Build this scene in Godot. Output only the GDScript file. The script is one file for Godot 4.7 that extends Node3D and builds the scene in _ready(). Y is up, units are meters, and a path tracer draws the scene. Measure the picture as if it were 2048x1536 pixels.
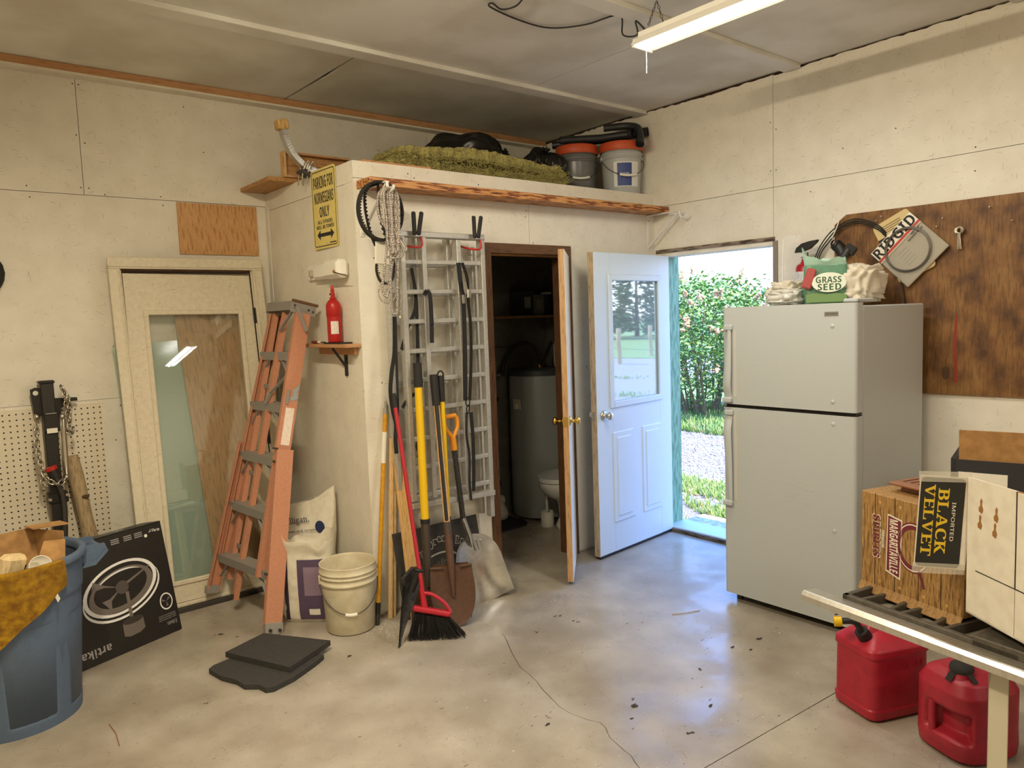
extends Node3D

# ---------------------------------------------------------------- mesh builder
class MB:
	var v := PackedVector3Array()
	var n := PackedVector3Array()
	var uv := PackedVector2Array()
	var ix := PackedInt32Array()

	func vert(p: Vector3, nn: Vector3, t := Vector2.ZERO) -> int:
		v.append(p); n.append(nn); uv.append(t)
		return v.size() - 1

	func tri(a: Vector3, b: Vector3, c: Vector3) -> void:
		var nn := (b - a).cross(c - a).normalized()
		var i := vert(a, nn); vert(b, nn); vert(c, nn)
		ix.append_array([i, i + 2, i + 1])

	# a b c d counter-clockwise seen from outside
	func quad(a: Vector3, b: Vector3, c: Vector3, d: Vector3) -> void:
		var nn := (c - a).cross(d - b).normalized()
		var i := vert(a, nn, Vector2(0, 1)); vert(b, nn, Vector2(1, 1)); vert(c, nn, Vector2(1, 0)); vert(d, nn, Vector2(0, 0))
		ix.append_array([i, i + 2, i + 1, i, i + 3, i + 2])

	# centred box, chamfered by bev
	func box(size: Vector3, xf := Transform3D.IDENTITY, bev := 0.0) -> MB:
		var h := size * 0.5
		var b := minf(bev, minf(h.x, minf(h.y, h.z)) * 0.9)
		var ax := [Vector3.RIGHT, Vector3.UP, Vector3.BACK]
		for k in 3:
			for s in [-1.0, 1.0]:
				var nn: Vector3 = ax[k] * s
				var u: Vector3 = ax[(k + 1) % 3]
				var w: Vector3 = ax[(k + 2) % 3] * s
				var hu: float = h[(k + 1) % 3] - b
				var hw: float = h[(k + 2) % 3] - b
				var c: Vector3 = nn * h[k]
				quad(xf * (c - u * hu - w * hw), xf * (c + u * hu - w * hw), xf * (c + u * hu + w * hw), xf * (c - u * hu + w * hw))
		if b > 0.0:
			for k in 3:
				var e: Vector3 = ax[k]
				var i1 := (k + 1) % 3
				var i2 := (k + 2) % 3
				var u: Vector3 = ax[i1]
				var w: Vector3 = ax[i2]
				for su in [-1.0, 1.0]:
					for sw in [-1.0, 1.0]:
						var p1: Vector3 = u * (su * h[i1]) + w * (sw * (h[i2] - b))
						var p2: Vector3 = u * (su * (h[i1] - b)) + w * (sw * h[i2])
						var l: Vector3 = e * (h[k] - b)
						if su * sw > 0:
							quad(xf * (p1 - l), xf * (p2 - l), xf * (p2 + l), xf * (p1 + l))
							flip_last_if(xf.basis * (u * su + w * sw))
						else:
							quad(xf * (p1 + l), xf * (p2 + l), xf * (p2 - l), xf * (p1 - l))
							flip_last_if(xf.basis * (u * su + w * sw))
			for sx in [-1.0, 1.0]:
				for sy in [-1.0, 1.0]:
					for sz in [-1.0, 1.0]:
						var s := Vector3(sx, sy, sz)
						var a := xf * (s * (h - Vector3(0, b, b)))
						var c2 := xf * (s * (h - Vector3(b, 0, b)))
						var d := xf * (s * (h - Vector3(b, b, 0)))
						if sx * sy * sz > 0: tri(a, c2, d)
						else: tri(a, d, c2)
		return self

	func flip_last_if(outward: Vector3) -> void:
		var i := n.size() - 4
		if n[i].dot(outward) < 0:
			for k in 4: n[i + k] = -n[i + k]
			var j := ix.size() - 6
			for t in 2:
				var q := ix[j + t * 3 + 1]
				ix[j + t * 3 + 1] = ix[j + t * 3 + 2]
				ix[j + t * 3 + 2] = q

	# box from corner to corner
	func bx(x0: float, y0: float, z0: float, x1: float, y1: float, z1: float, bev := 0.0) -> MB:
		return box(Vector3(absf(x1 - x0), absf(y1 - y0), absf(z1 - z0)), Transform3D(Basis.IDENTITY, Vector3(x0 + x1, y0 + y1, z0 + z1) * 0.5), bev)

	# beam of rectangular section from a to b; wx across `side`, wy the other way
	func beam(a: Vector3, b: Vector3, wx: float, wy: float, side := Vector3.RIGHT, bev := 0.002) -> MB:
		var y := (b - a).normalized()
		var x := (side - y * side.dot(y)).normalized()
		var z := x.cross(y)
		return box(Vector3(wx, a.distance_to(b), wy), Transform3D(Basis(x, y, z), (a + b) * 0.5), bev)

	# closed polygon (xy, counter-clockwise) extruded from z=0 to z=depth
	func prism(poly: PackedVector2Array, depth: float, xf := Transform3D.IDENTITY) -> MB:
		var p := poly
		if Geometry2D.is_polygon_clockwise(p):
			p = p.duplicate(); p.reverse()
		var t := Geometry2D.triangulate_polygon(p)
		var n0 := (xf.basis * Vector3(0, 0, -1)).normalized()
		var base := v.size()
		for q in p: vert(xf * Vector3(q.x, q.y, 0), n0, q)
		for q in p: vert(xf * Vector3(q.x, q.y, depth), -n0, q)
		var m := p.size()
		for k in range(0, t.size(), 3):
			var a := t[k]
			var b := t[k + 1]
			var c := t[k + 2]
			if (p[b] - p[a]).cross(p[c] - p[a]) < 0:
				var s := b; b = c; c = s
			ix.append_array([base + a, base + b, base + c])
			ix.append_array([base + m + a, base + m + c, base + m + b])
		for k in m:
			var a := p[k]
			var b := p[(k + 1) % m]
			quad(xf * Vector3(a.x, a.y, 0), xf * Vector3(b.x, b.y, 0), xf * Vector3(b.x, b.y, depth), xf * Vector3(a.x, a.y, depth))
		return self

	# polygon section swept straight from a to b (section x along side)
	func extr(poly: PackedVector2Array, a: Vector3, b: Vector3, side: Vector3) -> MB:
		var z := (b - a).normalized()
		var x := (side - z * side.dot(z)).normalized()
		return prism(poly, a.distance_to(b), Transform3D(Basis(x, z.cross(x), z), a))

	func grid(nu: int, nv: int, f: Callable, wrap_u := false, wrap_v := false) -> MB:
		var base := v.size()
		for j in nv + 1:
			for i in nu + 1:
				var a := float(i % nu if wrap_u else i) / nu
				var b := float(j % nv if wrap_v else j) / nv
				vert(f.call(a, b), Vector3.ZERO, Vector2(float(i) / nu, float(j) / nv))
		for j in nv:
			for i in nu:
				var a := base + j * (nu + 1) + i
				var b := a + 1
				var c := b + nu + 1
				var d := a + nu + 1
				var nn := (v[c] - v[a]).cross(v[d] - v[b])
				for q in [a, b, c, d]: n[q] += nn
				ix.append_array([a, c, b, a, d, c])
		if wrap_u:
			for j in nv + 1:
				var a := base + j * (nu + 1)
				var s := n[a] + n[a + nu]
				n[a] = s; n[a + nu] = s
		if wrap_v:
			for i in nu + 1:
				var a := base + i
				var b := base + nv * (nu + 1) + i
				var s := n[a] + n[b]
				n[a] = s; n[b] = s
		for q in range(base, v.size()): n[q] = n[q].normalized()
		return self

	func tube(pts: Array, r, sides := 8, caps := true, closed := false) -> MB:
		var m := pts.size()
		var rad := func(i: int) -> float: return r[i] if r is Array else r
		var t := []
		for i in m:
			var a: Vector3 = pts[(i - 1 + m) % m] if closed else pts[maxi(i - 1, 0)]
			var b: Vector3 = pts[(i + 1) % m] if closed else pts[mini(i + 1, m - 1)]
			t.append((b - a).normalized())
		var up := Vector3.UP if absf(t[0].y) < 0.9 else Vector3.RIGHT
		var x: Vector3 = up.cross(t[0]).normalized()
		var rings := []
		for i in m:
			x = (x - t[i] * x.dot(t[i])).normalized()
			rings.append([x, t[i].cross(x)])
		var cnt := m + 1 if closed else m
		var base := v.size()
		for q in cnt:
			var i: int = q % m
			for s in sides + 1:
				var an := TAU * s / sides
				var d: Vector3 = rings[i][0] * cos(an) + rings[i][1] * sin(an)
				vert(pts[i] + d * rad.call(i), d, Vector2(float(s) / sides, float(q) / (cnt - 1)))
		for q in cnt - 1:
			for s in sides:
				var a := base + q * (sides + 1) + s
				var d := a + sides + 1
				ix.append_array([a, d, a + 1, a + 1, d, d + 1])
		if caps and not closed:
			for e in [0, m - 1]:
				var dn: Vector3 = -t[0] if e == 0 else t[m - 1]
				var c := vert(pts[e], dn)
				var f := v.size()
				for s in sides + 1:
					var an := TAU * s / sides
					vert(pts[e] + (rings[e][0] * cos(an) + rings[e][1] * sin(an)) * rad.call(e), dn)
				for s in sides:
					if e == 0: ix.append_array([c, f + s, f + s + 1])
					else: ix.append_array([c, f + s + 1, f + s])
		return self

	# profile: Vector2(radius, height); repeat a point for a sharp edge
	func lathe(prof: Array, seg := 24, xf := Transform3D.IDENTITY) -> MB:
		var m := prof.size()
		var nr := []
		for i in m:
			var s := Vector2.ZERO
			for e in [-1, 1]:
				var j: int = i + e
				if j >= 0 and j < m:
					var d: Vector2 = (prof[j] - prof[i]) * e
					if d.length() > 1e-6: s += Vector2(d.y, -d.x).normalized()
			nr.append(s.normalized())
		var base := v.size()
		for i in m:
			for s in seg + 1:
				var an := TAU * s / seg
				var d := Vector3(cos(an), 0, -sin(an))
				vert(xf * (d * prof[i].x + Vector3(0, prof[i].y, 0)), (xf.basis * (d * nr[i].x + Vector3(0, nr[i].y, 0))).normalized(), Vector2(float(s) / seg, float(i) / (m - 1)))
		for i in m - 1:
			if prof[i].distance_to(prof[i + 1]) < 1e-6: continue
			for s in seg:
				var a := base + i * (seg + 1) + s
				var d := a + seg + 1
				ix.append_array([a, d, a + 1, a + 1, d, d + 1])
		return self

	func ball(c: Vector3, r: Vector3, seg := 16) -> MB:
		return grid(seg, seg / 2, func(a: float, b: float) -> Vector3:
			var th := a * TAU
			var ph := (b - 0.5) * PI * 0.998
			return c + Vector3(cos(th) * cos(ph) * r.x, sin(ph) * r.y, -sin(th) * cos(ph) * r.z), true)

	func mesh() -> ArrayMesh:
		var arr := []
		arr.resize(Mesh.ARRAY_MAX)
		arr[Mesh.ARRAY_VERTEX] = v
		arr[Mesh.ARRAY_NORMAL] = n
		arr[Mesh.ARRAY_TEX_UV] = uv
		arr[Mesh.ARRAY_INDEX] = ix
		var m := ArrayMesh.new()
		m.add_surface_from_arrays(Mesh.PRIMITIVE_TRIANGLES, arr)
		return m

# ---------------------------------------------------------------- nodes
var taken := {}

func numbered(called: String) -> String:
	if not taken.has(called):
		taken[called] = 0
		return called
	taken[called] += 1
	return "%s_%03d" % [called, taken[called]]

func tag(o: Node, label := "", category := "", group := "", kind := "") -> Node:
	if label: o.set_meta("label", label)
	if category: o.set_meta("category", category)
	if group: o.set_meta("group", group)
	if kind: o.set_meta("kind", kind)
	return o

func thing(called: String, label: String, category: String, at := Vector3.ZERO, turn := 0.0, group := "") -> Node3D:
	var o := Node3D.new()
	o.name = numbered(called)
	add_child(o)
	o.position = at
	o.rotation.y = turn
	tag(o, label, category, group)
	return o

func part(parent: Node, called: String, mb: MB, m: Material, label := "") -> MeshInstance3D:
	var o := MeshInstance3D.new()
	o.name = called
	o.mesh = mb.mesh()
	o.material_override = m
	parent.add_child(o, true)
	if label: o.set_meta("label", label)
	return o

func single(called: String, mb: MB, m: Material, label: String, category: String, group := "", kind := "") -> MeshInstance3D:
	var o := MeshInstance3D.new()
	o.name = numbered(called)
	o.mesh = mb.mesh()
	o.material_override = m
	add_child(o)
	tag(o, label, category, group, kind)
	return o

func setting(called: String, label := "", category := "") -> Node3D:
	var o := Node3D.new()
	o.name = called
	add_child(o)
	tag(o, label, category, "", "structure")
	return o

# flat lettering, fitted to w x h, centred at the origin of xf (x = reading direction, y = up, z = out)
func letters(parent: Node, words: String, m: Material, xf: Transform3D, w: float, h: float, font := "sans bold", called := "lettering") -> MeshInstance3D:
	var f := SystemFont.new()
	f.font_names = PackedStringArray(["Droid Serif" if font.begins_with("serif") else "Droid Sans"])
	f.font_weight = 700 if font.ends_with("bold") else 400
	var t := TextMesh.new()
	t.text = words
	t.font = f
	t.font_size = 48
	t.pixel_size = 0.01
	t.depth = 0.02
	t.curve_step = 2.0
	var box := t.get_aabb()
	var o := MeshInstance3D.new()
	o.name = called
	o.mesh = t
	o.material_override = m
	var sx := w / maxf(box.size.x, 0.001)
	var sy := h / maxf(box.size.y, 0.001)
	var c := box.get_center()
	var b := Basis(xf.basis.x.normalized() * sx, xf.basis.y.normalized() * sy, xf.basis.z.normalized() * 0.03)
	o.transform = Transform3D(b, xf.origin - b * Vector3(c.x, c.y, 0))
	parent.add_child(o, true)
	return o

func frame_xf(origin: Vector3, xdir: Vector3, ydir: Vector3) -> Transform3D:
	var x := xdir.normalized()
	var z := x.cross(ydir).normalized()
	return Transform3D(Basis(x, z.cross(x), z), origin)

func at(x: float, y: float, z: float, yaw := 0.0) -> Transform3D:
	return Transform3D(Basis(Vector3.UP, yaw), Vector3(x, y, z))

func curve(pts: Array, steps := 8) -> Array:
	# Catmull-Rom through the points
	var out := []
	var m := pts.size()
	for i in m - 1:
		var p0: Vector3 = pts[maxi(i - 1, 0)]
		var p1: Vector3 = pts[i]
		var p2: Vector3 = pts[i + 1]
		var p3: Vector3 = pts[mini(i + 2, m - 1)]
		for s in steps: out.append(p1.cubic_interpolate(p2, p0, p3, float(s) / steps))
	out.append(pts[m - 1])
	return out

func ribbon(mb: MB, pts: Array, width: Vector3, thick := 0.002) -> MB:
	# strap that follows pts, its width along `width`
	var m := pts.size()
	for i in m - 1:
		var a: Vector3 = pts[i]
		var b: Vector3 = pts[i + 1]
		if a.distance_to(b) > 1e-4: mb.beam(a, b + (b - a).normalized() * 0.001, width.length(), thick, width, 0.0)
	return mb

func rounded(w: float, h: float, r: float, seg := 4) -> PackedVector2Array:
	var p := PackedVector2Array()
	var cs := [Vector2(w / 2 - r, -h / 2 + r), Vector2(w / 2 - r, h / 2 - r), Vector2(-w / 2 + r, h / 2 - r), Vector2(-w / 2 + r, -h / 2 + r)]
	for k in 4:
		for s in seg + 1:
			var an := -PI / 2 + k * PI / 2 + s * PI / 2 / seg
			p.append(cs[k] + Vector2(cos(an), sin(an)) * r)
	return p

func poly(a: Array) -> PackedVector2Array:
	var p := PackedVector2Array()
	for k in range(0, a.size(), 2): p.append(Vector2(a[k], a[k + 1]))
	return p

func ring_poly(r: float, seg := 20) -> PackedVector2Array:
	var p := PackedVector2Array()
	for k in seg: p.append(Vector2.from_angle(TAU * k / seg) * r)
	return p

# ---------------------------------------------------------------- materials
func noise_tex(freq: float, cols: Array, sd := 1, size := 512, kind := FastNoiseLite.TYPE_SIMPLEX_SMOOTH, octaves := 4, warp := 0.0) -> NoiseTexture2D:
	var f := FastNoiseLite.new()
	f.noise_type = kind
	f.seed = sd
	f.frequency = freq
	f.fractal_octaves = octaves
	if warp > 0.0:
		f.domain_warp_enabled = true
		f.domain_warp_amplitude = warp
		f.domain_warp_frequency = freq * 0.7
	var g := Gradient.new()
	var offs := PackedFloat32Array()
	var cc := PackedColorArray()
	for k in cols.size():
		offs.append(cols[k][0]); cc.append(cols[k][1])
	g.offsets = offs
	g.colors = cc
	var t := NoiseTexture2D.new()
	t.width = size
	t.height = size
	t.seamless = true
	t.noise = f
	t.color_ramp = g
	return t

func mat(col: Color, rough := 0.7, metal := 0.0) -> StandardMaterial3D:
	var m := StandardMaterial3D.new()
	m.albedo_color = col
	m.roughness = rough
	m.metallic = metal
	return m

func hexm(hex: String, rough := 0.7, metal := 0.0) -> StandardMaterial3D:
	return mat(Color(hex), rough, metal)

# world- or own-axes triplanar texture over a material
func tex(m: StandardMaterial3D, t: Texture2D, scale: Vector3, world := true, bump := 0.0, bump_t: Texture2D = null) -> StandardMaterial3D:
	m.albedo_texture = t
	m.uv1_triplanar = true
	m.uv1_world_triplanar = world
	m.uv1_scale = scale
	if bump > 0.0:
		m.heightmap_enabled = true
		m.heightmap_texture = bump_t if bump_t else t
		m.heightmap_scale = bump
	return m

func glassy(col: Color, rough := 0.05) -> StandardMaterial3D:
	var m := mat(col, rough)
	m.transparency = BaseMaterial3D.TRANSPARENCY_ALPHA
	return m

var M := {}
const XR := 4.36
const ZE := -3.62
const ZB := -4.84
const XE := 1.92
const CEIL := 3.10

func _ready() -> void:
	# ---- camera
	var cam := Camera3D.new()
	cam.name = "camera"
	add_child(cam)
	cam.transform = Transform3D(Basis(Vector3(0.7722409, -0.03590122, 0.63431467), Vector3(0.08374297, 0.99544296, -0.04561163), Vector3(-0.62978656, 0.08834256, 0.77172824)).orthonormalized(), Vector3(0, 1.63, 0))
	cam.fov = rad_to_deg(2.0 * atan(768.0 / 1489.0))
	cam.near = 0.05
	cam.far = 400.0
	cam.current = true
	# ---- sky, sun, exposure
	var env := Environment.new()
	env.background_mode = Environment.BG_SKY
	var sky := Sky.new()
	var sm := ProceduralSkyMaterial.new()
	sm.sky_top_color = Color(0.36, 0.62, 1.0)
	sm.sky_horizon_color = Color(0.93, 0.96, 1.0)
	sm.sky_curve = 0.16
	sm.ground_energy_multiplier = 1.0
	sm.ground_bottom_color = Color(0.45, 0.43, 0.4)
	sm.ground_horizon_color = Color(0.75, 0.76, 0.76)
	sm.sky_energy_multiplier = 2.2
	sky.sky_material = sm
	env.sky = sky
	env.tonemap_mode = Environment.TONE_MAPPER_LINEAR
	env.tonemap_exposure = 1.0
	env.sdfgi_enabled = true
	env.ssao_enabled = true
	env.ssil_enabled = true
	var we := WorldEnvironment.new()
	we.name = "world_environment"
	we.environment = env
	add_child(we)
	var sun := DirectionalLight3D.new()
	sun.name = "sun"
	sun.light_color = Color(1.0, 0.96, 0.88)
	sun.light_energy = 3.8
	sun.light_angular_distance = 0.5
	sun.shadow_enabled = true
	sun.sky_mode = DirectionalLight3D.SKY_MODE_LIGHT_ONLY
	add_child(sun)
	sun.look_at_from_position(Vector3.ZERO, Vector3(0.07, -0.78, -0.6), Vector3.UP)
	make_materials()
	# ---- setting
	build_shell()
	build_lamps()
	build_outside()
	# ---- things
	build_left()
	build_stepladder()
	build_side_face()
	build_front_face()
	build_tools()
	build_closet()
	build_loft()
	build_fridge()
	build_plywood_wall()
	build_table()
	build_floor_things()

func speckled(size: int, sd: int, freq: float, lo: Color, hi: Color, specks: int, speck: Color, scratches := 0) -> ImageTexture:
	# mottled ground with specks and fine scratches
	var f := FastNoiseLite.new()
	f.seed = sd
	f.frequency = freq
	f.fractal_octaves = 5
	var g := f.get_seamless_image(size, size)
	var im := Image.create(size, size, false, Image.FORMAT_RGB8)
	for y in size:
		for x in size: im.set_pixel(x, y, lo.lerp(hi, g.get_pixel(x, y).r))
	var r := RandomNumberGenerator.new()
	r.seed = sd
	for k in specks:
		var x := r.randi() % size
		var y := r.randi() % size
		var a := r.randf_range(0.25, 0.9)
		for q in r.randi_range(1, 5):
			var px := (x + r.randi_range(-1, 1) + size) % size
			var py := (y + r.randi_range(-1, 1) + size) % size
			im.set_pixel(px, py, im.get_pixel(px, py).lerp(speck, a))
	for k in scratches:
		var p := Vector2(r.randf() * size, r.randf() * size)
		var d := Vector2.from_angle(r.randf_range(-0.5, 0.5) + (PI / 2 if r.randf() < 0.4 else 0.0))
		var a := r.randf_range(0.12, 0.5)
		for q in r.randi_range(5, 28):
			p += d
			d = d.rotated(r.randf_range(-0.12, 0.12))
			var px := posmod(int(p.x), size)
			var py := posmod(int(p.y), size)
			im.set_pixel(px, py, im.get_pixel(px, py).lerp(speck, a))
	return ImageTexture.create_from_image(im)

func wood(dark: String, light: String, sd: int, along: String, fine := 1.0, rough := 0.6) -> StandardMaterial3D:
	# grain runs along the named own axis
	var t := noise_tex(0.012, [[0.2, Color(dark).lerp(Color(light), 0.15)], [0.45, Color(light)], [0.55, Color(dark).lerp(Color(light), 0.72)], [0.75, Color(light)]], sd, 512, FastNoiseLite.TYPE_SIMPLEX, 4, 18.0)
	var m := mat(Color.WHITE, rough)
	var l := 0.9 * fine
	var c := 7.0 * fine
	tex(m, t, Vector3(l if along == "x" else c, l if along == "y" else c, l if along == "z" else c), false, 0.05)
	return m

func make_materials() -> void:
	var wall_t := speckled(1024, 3, 0.006, Color(0.95, 0.945, 0.935), Color(1, 1, 1), 260, Color(0.34, 0.27, 0.2), 420)
	var wall_b := noise_tex(0.03, [[0.0, Color(0.3, 0.3, 0.3)], [1.0, Color.WHITE]], 8, 512)
	M.wall = tex(mat(Color("e9e3d4"), 0.75), wall_t, Vector3(0.8, 0.8, 0.8), true, 0.06, wall_b)
	M.wall.resource_name = "cream painted plywood"
	M.ceiling = tex(mat(Color("e0ddd5"), 0.85), noise_tex(0.004, [[0.2, Color(0.93, 0.92, 0.9)], [0.5, Color(0.97, 0.97, 0.96)], [0.7, Color.WHITE]], 21, 512, FastNoiseLite.TYPE_SIMPLEX_SMOOTH, 5), Vector3(0.7, 0.7, 0.7))
	M.white_paint = tex(mat(Color("e9e4d6"), 0.6), speckled(512, 5, 0.01, Color(0.93, 0.92, 0.9), Color.WHITE, 90, Color(0.4, 0.33, 0.25), 60), Vector3(1.4, 1.4, 1.4), false)
	M.gap = tex(hexm("4a2f1e", 0.9), noise_tex(0.03, [[0.2, Color(0.5, 0.5, 0.5)], [0.8, Color.WHITE]], 13, 256), Vector3(3, 3, 3))
	M.pine = wood("a5744a", "bf9064", 31, "x", 1.0, 0.65)
	M.concrete = tex(mat(Color("b9b4aa"), 0.42), speckled(1024, 14, 0.005, Color(0.84, 0.81, 0.77), Color(1.0, 0.985, 0.96), 1500, Color(0.42, 0.37, 0.31), 160), Vector3(0.55, 0.55, 0.55), true, 0.04, noise_tex(0.02, [[0.0, Color(0.2, 0.2, 0.2)], [1.0, Color.WHITE]], 4, 512))
	M.concrete.roughness_texture = noise_tex(0.008, [[0.3, Color(0.55, 0.55, 0.55)], [0.55, Color(0.85, 0.85, 0.85)], [0.75, Color(1.2, 1.2, 1.2)]], 44, 512, FastNoiseLite.TYPE_SIMPLEX_SMOOTH, 5)
	M.concrete.detail_enabled = true
	M.concrete.detail_blend_mode = BaseMaterial3D.BLEND_MODE_MUL
	M.concrete.uv2_triplanar = true
	M.concrete.uv2_world_triplanar = true
	M.concrete.uv2_scale = Vector3(0.23, 0.23, 0.23)
	M.concrete.detail_uv_layer = BaseMaterial3D.DETAIL_UV_2
	M.concrete.detail_albedo = noise_tex(0.006, [[0.25, Color(0.90, 0.885, 0.86)], [0.5, Color(0.97, 0.965, 0.96)], [0.8, Color(1, 1, 1)]], 17, 512, FastNoiseLite.TYPE_SIMPLEX_SMOOTH, 5)
	M.closet_shade_board = tex(hexm("77736a", 0.9), noise_tex(0.02, [[0.2, Color(0.94, 0.94, 0.94)], [0.7, Color.WHITE]], 19, 256), Vector3(2, 2, 2))  # darker than the cream walls: the closet's shade is put into the colour
	M.crack = hexm("3c3228", 0.95)
	M.black = hexm("1c1b19", 0.5)
	M.black_rubber = hexm("211f1c", 0.75)
	M.soft_black = hexm("2a2825", 0.85)
	M.white_metal = hexm("e4e0d6", 0.4)
	M.steel = hexm("b4b0a8", 0.35, 0.9)
	M.dark_steel = hexm("4c4843", 0.5, 0.6)
	M.chain = hexm("b9b2a4", 0.28, 1.0)
	M.zinc = tex(hexm("c4c0b7", 0.35, 0.85), noise_tex(0.02, [[0.2, Color(0.92, 0.916, 0.904)], [0.7, Color.WHITE]], 61, 256), Vector3(3, 3, 3), false)
	M.brass = hexm("d9b45e", 0.22, 1.0)
	M.white_plastic = hexm("ece8dc", 0.4)
	M.fridge = tex(hexm("bcc0be", 0.4), noise_tex(0.05, [[0.0, Color(0.985, 0.985, 0.985)], [1.0, Color.WHITE]], 71, 256), Vector3(4, 4, 4), false)
	M.red = hexm("b3201c", 0.4)
	M.yellow = hexm("e9bd10", 0.4)
	M.orange_glass = tex(hexm("c98f72", 0.75), speckled(512, 91, 0.05, Color(0.93, 0.9, 0.87), Color(1, 0.99, 0.97), 2600, Color(0.8, 0.72, 0.62), 200), Vector3(2, 2, 2), false)
	M.cardboard = tex(hexm("b58a55", 0.85), noise_tex(0.02, [[0.2, Color(0.88, 0.86, 0.84)], [0.8, Color.WHITE]], 81, 256), Vector3(3, 3, 3), false)
	M.teal = tex(hexm("80a886", 0.6), noise_tex(0.02, [[0.25, Color(0.75, 0.78, 0.76)], [0.6, Color.WHITE]], 83, 256), Vector3(7, 1.2, 7), true)
	M.door_wood = wood("a27a50", "c29a6c", 35, "y", 1.0, 0.5)
	M.dark_wood = wood("46301f", "6a4930", 37, "y", 1.0, 0.45)
	M.dark_wood_h = wood("46301f", "6a4930", 37, "x", 1.0, 0.45)
	M.oak = wood("a8743f", "cfa06a", 39, "y", 1.3, 0.55)
	M.ink = hexm("201d1b", 0.7)
	M.paper = hexm("e9e4d4", 0.7)
	M.lamp_white = hexm("f2efe6", 0.4)

func ragged(x0: float, x1: float, y0: float, y1: float, sd: int, amp := 0.012) -> PackedVector2Array:
	var r := RandomNumberGenerator.new()
	r.seed = sd
	var p := poly([x0, y0, x1, y0])
	var m := int((x1 - x0) / 0.03)
	for k in m + 1:
		var t := 1.0 - float(k) / m
		p.append(Vector2(lerpf(x0, x1, t), y1 - r.randf() * amp - maxf(0.0, sin(t * 9.0 + sd)) * amp * 0.8))
	return p

func wall_sheet(parent: Node, pl: PackedVector2Array, xf: Transform3D, thick := 0.012) -> void:
	part(parent, "panel", MB.new().prism(pl, thick, xf), M.wall)

func nail_heads(parent: Node, spots: Array, xf: Transform3D) -> void:
	for s in spots:
		part(parent, "nail_head", MB.new().prism(ring_poly(0.004, 6), 0.0008, xf * Transform3D(Basis.IDENTITY, Vector3(s.x, s.y, 0))), M.crack)

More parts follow.
